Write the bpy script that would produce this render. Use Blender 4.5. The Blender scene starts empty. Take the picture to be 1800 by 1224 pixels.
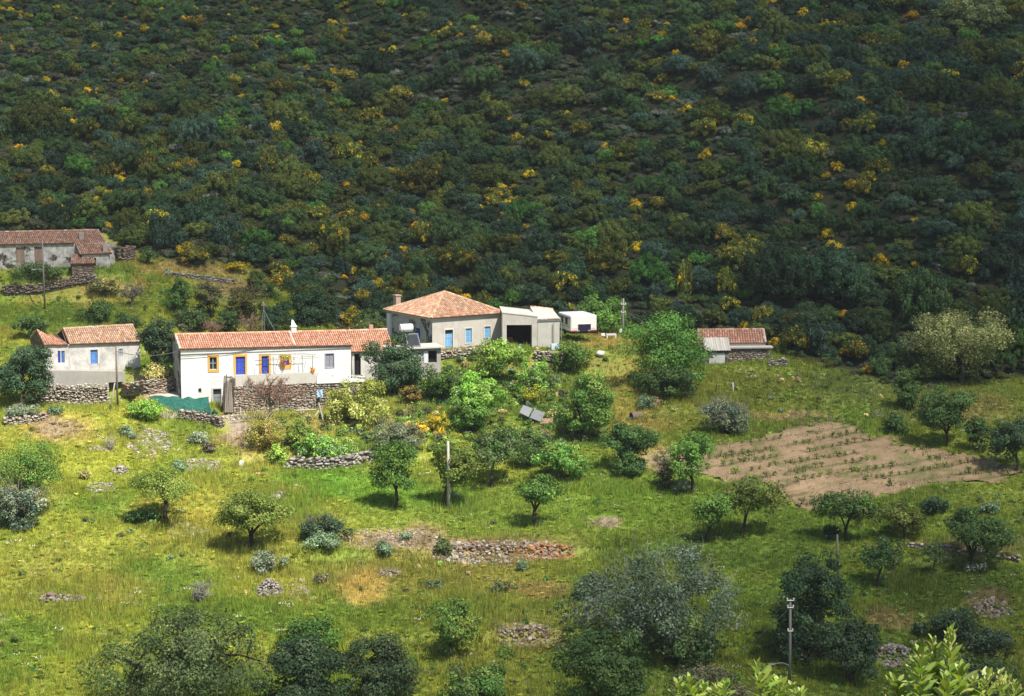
import bpy, math
import numpy as np
from mathutils import Vector

# ------------------------------------------------------------------ camera, sky, sun, exposure
SC = bpy.context.scene
COL = SC.collection
FPX = 4000.0                      # focal length in units of a picture 1800 wide
PITCH = math.atan((612 - 110) / FPX)
CAM = np.array([0.0, 0.0, 40.0])

cam_data = bpy.data.cameras.new("camera")
cam_data.sensor_width = 36.0
cam_data.lens = 36.0 * FPX / 1800.0
cam_data.clip_start = 0.1
cam_data.clip_end = 9000.0
cam = bpy.data.objects.new("camera", cam_data)
COL.objects.link(cam)
cam.location = CAM
cam.rotation_euler = (math.pi / 2 - PITCH, 0, 0)
SC.camera = cam

SUN_EL = math.radians(57.0)
SUN_AZ = math.radians(145.0)      # clockwise from +Y: behind the camera, to the right
SUN_DIR = np.array([math.cos(SUN_EL) * math.sin(SUN_AZ), math.cos(SUN_EL) * math.cos(SUN_AZ), math.sin(SUN_EL)])

world = bpy.data.worlds.new("World")
SC.world = world
world.use_nodes = True
wn = world.node_tree.nodes
wl = world.node_tree.links
wn.clear()
sky = wn.new("ShaderNodeTexSky")
sky.sky_type = 'NISHITA'
sky.sun_disc = False
sky.sun_elevation = SUN_EL
sky.sun_rotation = SUN_AZ
bg = wn.new("ShaderNodeBackground")
bg.inputs["Strength"].default_value = 0.072
wo = wn.new("ShaderNodeOutputWorld")
wl.new(sky.outputs["Color"], bg.inputs["Color"])
wl.new(bg.outputs["Background"], wo.inputs["Surface"])

sun_data = bpy.data.lights.new("sun", 'SUN')
sun_data.energy = 4.6
sun_data.angle = math.radians(0.53)
sun_data.color = (1.0, 0.95, 0.86)
sun = bpy.data.objects.new("sun", sun_data)
COL.objects.link(sun)
sun.location = (60, -60, 140)
sun.rotation_euler = Vector(SUN_DIR).to_track_quat('Z', 'Y').to_euler()

SC.view_settings.view_transform = 'Standard'
SC.view_settings.look = 'None'
SC.view_settings.exposure = 0.85
SC.view_settings.gamma = 1.0
SC.view_settings.use_curve_mapping = False
SC.render.engine = 'CYCLES'
SC.cycles.max_bounces = 5
SC.cycles.diffuse_bounces = 3
SC.cycles.glossy_bounces = 2
SC.cycles.transmission_bounces = 3
SC.cycles.transparent_max_bounces = 12

# ------------------------------------------------------------------ helpers: noise, pixels, ground
R0 = np.random.RandomState


def vnoise(x, y, seed=0):
    x = np.asarray(x, float); y = np.asarray(y, float)
    ix = np.floor(x).astype(np.int64); iy = np.floor(y).astype(np.int64)
    fx = x - ix; fy = y - iy
    fx = fx * fx * (3 - 2 * fx); fy = fy * fy * (3 - 2 * fy)

    def h(a, b):
        n = (a * 374761393 + b * 668265263 + seed * 982451653) & 0xffffffff
        n = ((n ^ (n >> 13)) * 1274126177) & 0xffffffff
        n = (n ^ (n >> 16)) & 0xffff
        return n / 65535.0
    return (h(ix, iy) * (1 - fx) + h(ix + 1, iy) * fx) * (1 - fy) + (h(ix, iy + 1) * (1 - fx) + h(ix + 1, iy + 1) * fx) * fy


def fbm(x, y, seed=0, o=4):
    s = 0.0; a = 0.5; f = 1.0
    for i in range(o):
        s = s + a * vnoise(np.asarray(x) * f + 17.3 * i, np.asarray(y) * f - 9.1 * i, seed + i)
        a *= 0.5; f *= 2.03
    return s / (1 - 0.5 ** o)


def sstep(a, b, x):
    t = np.clip((np.asarray(x, float) - a) / (b - a), 0, 1)
    return t * t * (3 - 2 * t)


def smax(a, b, k):
    h = np.clip(0.5 + 0.5 * (a - b) / k, 0, 1)
    return b * (1 - h) + a * h + k * h * (1 - h)


def smin(a, b, k):
    return -smax(-np.asarray(a), -np.asarray(b), k)


def pt(px, py, D):
    """World point seen at pixel (px, py) of the 1800 wide picture, D metres ahead of the camera."""
    cp, sp = math.cos(PITCH), math.sin(PITCH)
    dx = (px - 900) / FPX; dy = (612 - py) / FPX
    d = np.array([dx, cp + dy * sp, -sp + dy * cp])
    return CAM + d * (D / d[1])


def proj(P):
    """Pixel of world points (N,3)."""
    P = np.asarray(P, float)
    q = P - CAM
    cp, sp = math.cos(PITCH), math.sin(PITCH)
    f = q[..., 1] * cp - q[..., 2] * sp
    u = q[..., 1] * sp + q[..., 2] * cp
    f = np.maximum(f, 1e-3)
    return 900 + FPX * q[..., 0] / f, 612 - FPX * u / f


PADS = [  # x0, x1, y0, y1, z, blend
    (-17, 13.5, 261.5, 284, 40 - 33.15, 3.0),      # hipped house and caravan
    (-50.0, -39.0, 254.0, 264, 40 - 34.7, 1.6),    # weathered house on the left
    (-31.5, -20.0, 243.5, 250.5, 40 - 38.25, 1.6),    # yard before the terrace
    (-52.5, -42.0, 245.5, 254.5, 40 - 37.8, 1.3),   # ground before the weathered house
    (20.5, 31.5, 263.0, 272, 40 - 34.9, 3.0),      # stone hut
    (-68, -49.5, 284.0, 296, 40 - 25.7, 3.0),      # derelict house on the knoll
]


def H0(x, y):
    x = np.asarray(x, float); y = np.asarray(y, float)
    near = -2.3 - 0.34 * np.maximum(y, 0) + 0.02 * np.maximum(-y, 0)
    mid = -75.75 + 0.155 * y
    yc = 275 - 11 * sstep(14, 30, x) - 12 * sstep(30, 42, x) + 2.5 * sstep(46, 56, x)
    yc = yc + 60 * sstep(-20, -36, x)
    crest = (-75.75 + 0.155 * yc) - 0.22 * (y - yc)
    mid = smin(mid, crest, 2.0)
    hr = -36.5 + 0.35 * (y - 290)
    wl_ = sstep(-16, -44, x)
    hl = smax(-31.6 + 0.215 * (y - 272), -26.2 + 0.34 * (y - 298), 2.0)
    hill = hr * (1 - wl_) + hl * wl_
    top = 430 + 40 * fbm(x / 60.0, y * 0 + 3.1, 5)
    hill = np.where(y > top, hill - 0.2 * (y - top), hill)
    # relief on the slope: a gully running down to the right and a low spur beside it
    gx = 30 + (378 - y) * 0.9
    amp = sstep(295, 330, y)
    hill = hill - amp * 11.0 * np.exp(-((x - gx) / 11.0) ** 2) + amp * 6.0 * np.exp(-((x - gx + 24) / 16.0) ** 2)
    hill = hill + sstep(290, 330, y) * (6.0 * (fbm(x / 38.0, y / 60.0, 11, 3) - 0.5) + 2.4 * (fbm(x / 13.0, y / 17.0, 12, 3) - 0.5))
    z = smax(near, mid, 6.0)
    z = smax(z, hill, 3.0)
    return z + 40.0


def H(x, y):
    x = np.asarray(x, float); y = np.asarray(y, float)
    z = H0(x, y)
    far = sstep(150, 176, y)
    z = z + far * (0.9 * (fbm(x / 16.0, y / 9.0, 21, 3) - 0.5) + 0.14 * (fbm(x / 2.6, y / 2.2, 22, 3) - 0.5))
    # terrace steps running across the meadow
    for (ya, slope, x0, x1, hgt) in ((203.0, 0.03, -22, 6, 0.7), (231.5, 0.06, -26, -10, 0.9), (184.0, 0.02, -4, 5, 0.8),
                                     (182.0, -0.05, 30, 46, 0.9), (201.0, 0.0, 36, 52, 0.7)):
        yy = ya + slope * x
        m = sstep(x0 - 6, x0, x) * sstep(x1 + 6, x1, x)
        z = z + m * hgt * (sstep(-0.4, 0.4, y - yy) - 0.5) * np.exp(-((y - yy) / 9.0) ** 2)
    for (x0, x1, y0, y1, zz, b) in PADS:
        m = sstep(x0 - b, x0, x) * sstep(x1 + b, x1, x) * sstep(y0 - b, y0, y) * sstep(y1 + b * 2, y1, y)
        z = z * (1 - m) + zz * m
    return z


_DS = np.arange(150, 620, 0.25)


def at(px, py):
    """Where the line of sight through a pixel meets the ground."""
    cp, sp = math.cos(PITCH), math.sin(PITCH)
    dx = (px - 900) / FPX; dy = (612 - py) / FPX
    d = np.array([dx, cp + dy * sp, -sp + dy * cp]); d = d / d[1]
    X = CAM[0] + d[0] * _DS; Y = CAM[1] + _DS; Z = CAM[2] + d[2] * _DS
    hit = np.nonzero(Z - H(X, Y) < 0)[0]
    if len(hit) == 0:
        k = len(_DS) - 1
        return np.array([X[k], Y[k], float(H(X[k], Y[k]))])
    a = _DS[max(hit[0] - 1, 0)]; b = _DS[hit[0]]
    for _ in range(14):
        m = 0.5 * (a + b)
        if CAM[2] + d[2] * m - float(H(CAM[0] + d[0] * m, CAM[1] + m)) < 0:
            b = m
        else:
            a = m
    x = CAM[0] + d[0] * b; y = CAM[1] + b
    return np.array([x, y, float(H(x, y))])


def srgb(h):
    h = h.lstrip('#')
    c = [int(h[i:i + 2], 16) / 255.0 for i in (0, 2, 4)]
    return tuple(v / 12.92 if v <= 0.04045 else ((v + 0.055) / 1.055) ** 2.4 for v in c)


# ------------------------------------------------------------------ helpers: objects
ORG = {}


def tag(o, label=None, cat=None, group=None, kind=None):
    if label: o["label"] = label
    if cat: o["category"] = cat
    if group: o["group"] = group
    if kind: o["kind"] = kind
    return o


def root(name, loc, label, cat, group=None, kind=None):
    o = bpy.data.objects.new(name, None)
    o.empty_display_size = 0.3
    COL.objects.link(o)
    o.location = tuple(float(v) for v in loc)
    ORG[o.name] = np.array(loc, float)
    return tag(o, label, cat, group, kind)


def mesh_np(name, V, F, T=None, mats=None, smooth=False, vt=None):
    """V (N,3); F list of equal-length index rows or list of arrays; T (nfaces,3) tint per face."""
    me = bpy.data.meshes.new(name)
    V = np.asarray(V, np.float32)
    if isinstance(F, np.ndarray):
        Fs = [F]
    else:
        Fs = F
    n = sum(len(f) for f in Fs)
    tot = np.concatenate([np.full(len(f), f.shape[1], np.int32) for f in Fs])
    idx = np.concatenate([f.astype(np.int32).ravel() for f in Fs])
    me.vertices.add(len(V)); me.vertices.foreach_set("co", V.ravel())
    me.loops.add(len(idx)); me.loops.foreach_set("vertex_index", idx)
    me.polygons.add(n)
    st = np.zeros(n, np.int32); st[1:] = np.cumsum(tot)[:-1]
    me.polygons.foreach_set("loop_start", st)
    if T is not None:
        a = me.attributes.new("tint", 'FLOAT_COLOR', 'FACE')
        c = np.ones((n, 4), np.float32); c[:, :3] = np.asarray(T, np.float32)
        a.data.foreach_set("color", c.ravel())
    if vt is not None:
        a = me.attributes.new("tint", 'FLOAT_COLOR', 'POINT')
        c = np.ones((len(V), 4), np.float32); c[:, :3] = np.asarray(vt, np.float32)
        a.data.foreach_set("color", c.ravel())
    if smooth:
        me.polygons.foreach_set("use_smooth", np.ones(n, bool))
    me.update(calc_edges=True)
    for m in (mats or []):
        me.materials.append(m)
    return me


def link(name, me, parent=None, loc=None):
    o = bpy.data.objects.new(name, me)
    COL.objects.link(o)
    if parent is not None:
        o.parent = parent
        ORG[o.name] = ORG[parent.name]
    else:
        ORG[o.name] = np.zeros(3) if loc is None else np.array(loc, float)
    if loc is not None:
        o.location = tuple(float(v) for v in loc)
    return o


class MB:
    """Collects polygons (world coordinates) for one mesh object."""

    def __init__(s):
        s.v = []; s.f = []; s.t = []

    def poly(s, pts, t=(1, 1, 1)):
        n = len(s.v); s.v += [tuple(p) for p in pts]; s.f.append(list(range(n, n + len(pts)))); s.t.append(t)

    def hexa(s, p, t=(1, 1, 1)):
        """8 points: bottom ring 0-3, top ring 4-7."""
        n = len(s.v); s.v += [tuple(q) for q in p]
        for f in ((3, 2, 1, 0), (4, 5, 6, 7), (0, 1, 5, 4), (1, 2, 6, 5), (2, 3, 7, 6), (3, 0, 4, 7)):
            s.f.append([n + i for i in f]); s.t.append(t)

    def box(s, fr, a0, a1, d0, d1, h0, h1, t=(1, 1, 1)):
        W = fr.W
        s.hexa([W(a0, d0, h0), W(a1, d0, h0), W(a1, d1, h0), W(a0, d1, h0), W(a0, d0, h1), W(a1, d0, h1), W(a1, d1, h1), W(a0, d1, h1)], t)

    def tube(s, P, r, n=6, t=(1, 1, 1), cap=True):
        P = [np.array(p, float) for p in P]
        if not hasattr(r, '__len__'): r = [r] * len(P)
        base = len(s.v)
        for i, p in enumerate(P):
            d = P[min(i + 1, len(P) - 1)] - P[max(i - 1, 0)]
            d = d / (np.linalg.norm(d) + 1e-9)
            a = np.cross(d, (0, 0, 1.0) if abs(d[2]) < 0.9 else (1.0, 0, 0)); a /= np.linalg.norm(a)
            b = np.cross(d, a)
            for k in range(n):
                w = 2 * math.pi * k / n
                s.v.append(tuple(p + (a * math.cos(w) + b * math.sin(w)) * r[i]))
        for i in range(len(P) - 1):
            for k in range(n):
                q = base + i * n
                s.f.append([q + k, q + n + k, q + n + (k + 1) % n, q + (k + 1) % n]); s.t.append(t)
        if cap:
            s.f.append([base + k for k in range(n)]); s.t.append(t)
            q = base + (len(P) - 1) * n
            s.f.append([q + n - 1 - k for k in range(n)]); s.t.append(t)

    def build(s, name, mat, parent=None, smooth=False, loc=None):
        org = ORG[parent.name] if parent is not None else (np.zeros(3) if loc is None else np.array(loc, float))
        me = bpy.data.meshes.new(name)
        me.from_pydata([(v[0] - org[0], v[1] - org[1], v[2] - org[2]) for v in s.v], [], s.f)
        a = me.attributes.new("tint", 'FLOAT_COLOR', 'FACE')
        c = np.ones((len(s.f), 4), np.float32); c[:, :3] = np.array(s.t, np.float32)
        a.data.foreach_set("color", c.ravel())
        if smooth:
            me.polygons.foreach_set("use_smooth", np.ones(len(s.f), bool))
        me.update()
        me.materials.append(mat)
        if parent is not None:
            return link(name, me, parent)
        return link(name, me, None, org)


class Fr:
    """A facade's frame: origin at its lower left corner, a along it, d into the building, h up."""

    def __init__(s, O, deg):
        s.O = np.array(O, float); t = math.radians(deg)
        s.u = np.array([math.cos(t), math.sin(t), 0]); s.v = np.array([-math.sin(t), math.cos(t), 0]); s.z = np.array([0, 0, 1.0])

    def W(s, a, d, h):
        return s.O + s.u * a + s.v * d + s.z * h

    def fit(s, px, py, d=0.0):
        """(a, h) of the pixel on the plane d behind the facade."""
        r = pt(px, py, 100.0) - CAM
        q = s.O + s.v * d
        t = np.dot(q - CAM, s.v) / np.dot(r, s.v)
        p = CAM + r * t - s.O
        return float(np.dot(p, s.u)), float(p[2])

    def fitp(s, px, py, d=0.0):
        a, h = s.fit(px, py, d)
        return s.W(a, d, h)

    def rect(s, x0, y0, x1, y1, d=0.0):
        a0, h1 = s.fit(x0, y0, d); a1, _ = s.fit(x1, y0, d)
        _, h0 = s.fit(0.5 * (x0 + x1), y1, d); _, h1 = s.fit(0.5 * (x0 + x1), y0, d)
        return a0, a1, h0, h1


# ------------------------------------------------------------------ materials
def new_mat(name):
    m = bpy.data.materials.new(name); m.use_nodes = True
    return m, m.node_tree.nodes, m.node_tree.links, m.node_tree.nodes["Principled BSDF"]


def nd(ns, kind, **kw):
    n = ns.new(kind)
    for k, v in kw.items():
        setattr(n, k, v)
    return n


def mixc(ns, ls, fac, a, b, mode='MIX'):
    m = nd(ns, "ShaderNodeMix", data_type='RGBA', blend_type=mode)
    for sock, v in ((m.inputs[0], fac), (m.inputs[6], a), (m.inputs[7], b)):
        if hasattr(v, 'is_linked') or hasattr(v, 'links'):
            ls.new(v, sock)
        elif isinstance(v, (int, float)):
            sock.default_value = v
        else:
            sock.default_value = (*v[:3], 1)
    return m.outputs[2]


def noise(ns, ls, scale, detail=4, rough=0.6, vec=None, dim='3D'):
    t = nd(ns, "ShaderNodeTexNoise")
    t.inputs["Scale"].default_value = scale; t.inputs["Detail"].default_value = detail; t.inputs["Roughness"].default_value = rough
    if vec is not None: ls.new(vec, t.inputs["Vector"])
    return t.outputs["Fac"]


def ramp(ns, ls, fac, a, b, ca=(0, 0, 0), cb=(1, 1, 1)):
    r = nd(ns, "ShaderNodeValToRGB")
    r.color_ramp.elements[0].position = a; r.color_ramp.elements[0].color = (*ca, 1)
    r.color_ramp.elements[1].position = b; r.color_ramp.elements[1].color = (*cb, 1)
    ls.new(fac, r.inputs[0])
    return r.outputs[0]


def bump(ns, ls, bsdf, h, strength=0.4, dist=0.05):
    b = nd(ns, "ShaderNodeBump")
    b.inputs["Strength"].default_value = strength; b.inputs["Distance"].default_value = dist
    ls.new(h, b.inputs["Height"]); ls.new(b.outputs[0], bsdf.inputs["Normal"])


def pos(ns):
    return nd(ns, "ShaderNodeNewGeometry").outputs["Position"]


def foliage_mat(name, attr='GEOMETRY', jitter=0.35, transl=0.3, rough=0.6, rnd=True, spec=.10):
    m, ns, ls, b = new_mat(name)
    a = nd(ns, "ShaderNodeAttribute", attribute_name="tint", attribute_type=attr)
    col = a.outputs["Color"]
    if rnd:
        oi = nd(ns, "ShaderNodeObjectInfo")
        mr = nd(ns, "ShaderNodeMapRange"); mr.inputs[3].default_value = 1 - jitter; mr.inputs[4].default_value = 1 + jitter
        ls.new(oi.outputs["Random"], mr.inputs[0])
        hs = nd(ns, "ShaderNodeHueSaturation")
        ls.new(mr.outputs[0], hs.inputs["Value"]); ls.new(col, hs.inputs["Color"])
        mh = nd(ns, "ShaderNodeMath", operation='WRAP'); mh.inputs[1].default_value = 1; mh.inputs[2].default_value = 0
        mm = nd(ns, "ShaderNodeMath", operation='MULTIPLY'); mm.inputs[1].default_value = 7.13
        ls.new(oi.outputs["Random"], mm.inputs[0]); ls.new(mm.outputs[0], mh.inputs[0])
        mr2 = nd(ns, "ShaderNodeMapRange"); mr2.inputs[3].default_value = 0.48; mr2.inputs[4].default_value = 0.515
        ls.new(mh.outputs[0], mr2.inputs[0]); ls.new(mr2.outputs[0], hs.inputs["Hue"])
        col = hs.outputs[0]
    ls.new(col, b.inputs["Base Color"])
    b.inputs["Roughness"].default_value = rough
    b.inputs["Specular IOR Level"].default_value = spec
    if transl > 0:
        t = nd(ns, "ShaderNodeBsdfTranslucent")
        tc = mixc(ns, ls, 1.0, col, (1.0, 1.0, 0.55), 'MULTIPLY')
        ls.new(tc, t.inputs[0])
        mx = nd(ns, "ShaderNodeMixShader"); mx.inputs[0].default_value = transl
        ls.new(b.outputs[0], mx.inputs[1]); ls.new(t.outputs[0], mx.inputs[2])
        ls.new(mx.outputs[0], ns["Material Output"].inputs[0])
    return m


def tint_mat(name, scale=6.0, amt=0.5, rough=0.9, bmp=0.3, dirt=(0.55, 0.5, 0.42), spec=0.2):
    m, ns, ls, b = new_mat(name)
    a = nd(ns, "ShaderNodeAttribute", attribute_name="tint")
    n1 = noise(ns, ls, scale, 5, 0.65, pos(ns))
    c = mixc(ns, ls, ramp(ns, ls, n1, 0.35, 0.7), mixc(ns, ls, amt, a.outputs["Color"], dirt, 'MULTIPLY'), a.outputs["Color"])
    ls.new(c, b.inputs["Base Color"])
    b.inputs["Roughness"].default_value = rough
    b.inputs["Specular IOR Level"].default_value = spec
    if bmp: bump(ns, ls, b, n1, bmp, 0.05)
    return m


def plaster_mat(name, col, stain, amt=0.5, scale=0.8, patch=None, patch_lo=0.58, rough=0.92, streak=True):
    """Weathered render: broad stains, vertical runs, fine grain; patch = colour where the render has come off."""
    m, ns, ls, b = new_mat(name)
    P = pos(ns)
    n1 = noise(ns, ls, scale, 6, 0.7, P)
    c = mixc(ns, ls, ramp(ns, ls, n1, 0.42, 0.75, (0, 0, 0), (amt, amt, amt)), col, stain)
    if streak:
        mp = nd(ns, "ShaderNodeMapping"); mp.inputs["Scale"].default_value = (3.0, 3.0, 0.25); ls.new(P, mp.inputs[0])
        n2 = noise(ns, ls, 1.3, 4, 0.6, mp.outputs[0])
        c = mixc(ns, ls, ramp(ns, ls, n2, 0.55, 0.8, (0, 0, 0), (amt * .8,) * 3), c, stain)
    n3 = noise(ns, ls, 9.0, 3, 0.6, P)
    c = mixc(ns, ls, 0.22, c, ramp(ns, ls, n3, 0.3, 0.7, (0.55, 0.53, 0.5), (1, 1, 1)), 'MULTIPLY')
    h = n3
    if patch is not None:
        n4 = noise(ns, ls, 0.55, 5, 0.6, P)
        msk = ramp(ns, ls, n4, patch_lo, patch_lo + 0.04)
        vo = nd(ns, "ShaderNodeTexVoronoi"); vo.inputs["Scale"].default_value = 3.2
        ls.new(P, vo.inputs["Vector"])
        st = mixc(ns, ls, ramp(ns, ls, vo.outputs["Distance"], 0.2, 0.55), patch, tuple(v * 0.4 for v in patch))
        bw = nd(ns, "ShaderNodeRGBToBW"); ls.new(vo.outputs["Color"], bw.inputs[0])
        st = mixc(ns, ls, 0.6, st, bw.outputs[0], 'SOFT_LIGHT')
        c = mixc(ns, ls, msk, c, st)
    ls.new(c, b.inputs["Base Color"])
    b.inputs["Roughness"].default_value = rough
    b.inputs["Specular IOR Level"].default_value = 0.15
    bump(ns, ls, b, h, 0.35, 0.03)
    return m


def plain(name, col, rough=0.6, metal=0.0, spec=0.4, var=0.25, scale=3.0):
    m, ns, ls, b = new_mat(name)
    n1 = noise(ns, ls, scale, 5, 0.65, pos(ns))
    c = mixc(ns, ls, ramp(ns, ls, n1, 0.35, 0.7), tuple(v * (1 - var) for v in col), col)
    ls.new(c, b.inputs["Base Color"])
    b.inputs["Roughness"].default_value = rough; b.inputs["Metallic"].default_value = metal
    b.inputs["Specular IOR Level"].default_value = spec
    return m


M = {}
M['leaf'] = foliage_mat("foliage", jitter=0.12)
M['scrub'] = foliage_mat("scrub_foliage", jitter=0.38, transl=0.15, rough=0.65)
M['grass'] = foliage_mat("grass_blades", attr='INSTANCER', rnd=True, jitter=0.2, transl=0.3, rough=0.7)
M['bigleaf'] = foliage_mat("glossy_leaf", jitter=0.25, transl=0.4, rough=0.42, spec=.35)
M['bark'] = tint_mat("bark", 9.0, 0.7, 0.95, 0.5, (0.4, 0.36, 0.32))
M['stone'] = tint_mat("field_stone", 5.0, 0.55, 0.95, 0.5, (0.5, 0.46, 0.4))
M['tile'] = tint_mat("roof_tile", 4.0, 0.45, 0.9, 0.2, (0.55, 0.48, 0.42))
M['wood'] = tint_mat("weathered_wood", 7.0, 0.6, 0.85, 0.3, (0.5, 0.45, 0.4))
M['paint'] = tint_mat("painted_surface", 5.0, 0.3, 0.6, 0.1, (0.75, 0.73, 0.68), 0.35)
M['white'] = plaster_mat("whitewash", (0.80, 0.79, 0.76), (0.50, 0.47, 0.42), 0.5, 0.6)
M['oldwhite'] = plaster_mat("weathered_limewash", (0.66, 0.64, 0.60), (0.30, 0.28, 0.25), 0.95, 0.9, (0.30, 0.27, 0.23), 0.66)
M['cream'] = plaster_mat("cream_render", (0.56, 0.52, 0.46), (0.36, 0.32, 0.27), 0.75, 0.7)
M['greywall'] = plaster_mat("flaking_grey_render", (0.50, 0.48, 0.45), (0.30, 0.28, 0.26), 0.7, 0.8, (0.24, 0.21, 0.18), 0.50)
M['ruinwall'] = plaster_mat("flaking_limewash_on_stone", (0.56, 0.54, 0.50), (0.13, 0.115, 0.10), 1.0, 1.3, (0.16, 0.14, 0.115), 0.56)
M['concrete'] = plaster_mat("bare_concrete", (0.40, 0.38, 0.34), (0.26, 0.24, 0.21), 0.6, 0.7)
M['paleconcrete'] = plaster_mat("pale_concrete", (0.55, 0.52, 0.46), (0.38, 0.35, 0.3), 0.5, 0.8)
M['rubble'] = plaster_mat("rubble_masonry", (0.27, 0.23, 0.19), (0.14, 0.12, 0.10), 0.8, 1.5, (0.24, 0.2, 0.16), 0.3)
M['dark'] = plain("painted_interior_shade", (0.012, 0.011, 0.010), 0.95, var=0.3)  # near-black colour painted in for the shade inside openings
M['glass'] = plain("window_glass", (0.03, 0.035, 0.04), 0.12, spec=0.6, var=0.2)
M['metal'] = plain("galvanised_metal", (0.42, 0.42, 0.40), 0.5, 0.6, var=0.35)
M['caravan'] = plain("caravan_shell", (0.78, 0.77, 0.72), 0.35, spec=0.45, var=0.08, scale=1.2)
M['plasticwhite'] = plain("white_plastic", (0.78, 0.78, 0.76), 0.4, var=0.08)
M['rubber'] = plain("rubber", (0.02, 0.02, 0.02), 0.8)
M['wire'] = plain("cable", (0.10, 0.10, 0.10), 0.6)
M['net'] = plain("green_net", srgb('#226a5c'), 0.8, var=0.6, scale=2.5)

# ------------------------------------------------------------------ the clouds out of view, their cover shaped to shade hill and field
SHADE = [  # pixel of the ground, share of sunlight reaching it, spread in metres
    (60, 20, .30), (300, 60, .26), (600, 60, .26), (900, 60, .26), (1200, 60, .26), (1500, 60, .19), (1760, 60, .13),
    (60, 200, .34), (300, 220, .32), (600, 230, .28), (900, 230, .26), (1200, 220, .26), (1500, 250, .13), (1760, 250, .09),
    (60, 340, .40), (300, 360, .36), (600, 360, .32), (900, 380, .26), (1200, 400, .22), (1500, 420, .15), (1760, 420, .10),
    (60, 440, .55), (130, 470, .5), (60, 490, .36), (200, 500, .32), (130, 530, .30), (300, 480, .30), (350, 490, .28), (420, 520, .24), (500, 500, .20), (600, 520, .26), (760, 505, .24), (1000, 520, .24),
    (60, 560, .30), (160, 555, .30), (250, 550, .30), (340, 555, .28), (420, 550, .26), (520, 555, .24),
    (60, 650, 1.0), (150, 640, 1.0), (330, 690, 1.0), (480, 650, 1.0), (620, 650, 1.0), (750, 610, 1.0), (880, 600, .95), (970, 600, .95), (1030, 592, .95),
    (1150, 640, .50), (1300, 640, .34), (1420, 660, .26), (1600, 690, .28), (1760, 690, .26),
    (60, 780, 1.0), (200, 760, 1.0), (400, 780, 1.0), (600, 760, 1.0), (800, 740, .95), (950, 740, .9), (1060, 740, .7), (1200, 740, .36), (1340, 690, .26), (1400, 740, .42), (1500, 770, .5), (1620, 750, .30), (1760, 800, .24),
    (60, 880, 1.0), (250, 880, 1.0), (450, 880, 1.0), (600, 880, .95), (760, 860, .95), (900, 860, .93), (1050, 860, .86), (1200, 880, .76), (1350, 860, .55), (1500, 850, .62), (1400, 800, .6), (1600, 820, .58), (1700, 880, .22),
    (60, 980, 1.0), (250, 980, 1.0), (450, 980, .95), (650, 970, .85), (850, 950, .86), (1050, 940, .78), (1200, 960, .45), (1400, 960, .32), (1600, 1000, .20), (1760, 1000, .15),
    (60, 1080, .95), (250, 1080, .85), (450, 1080, .75), (650, 1080, .68), (850, 1060, .6), (1050, 1060, .45), (1250, 1060, .28), (1450, 1060, .18), (1650, 1080, .12), (1760, 1100, .12),
    (60, 1180, .7), (250, 1180, .55), (450, 1180, .4), (650, 1180, .36), (850, 1180, .36), (1050, 1180, .3), (1250, 1180, .2), (1450, 1180, .16), (1650, 1180, .14),
]
CLOUD_ALT = 1500.0


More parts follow.
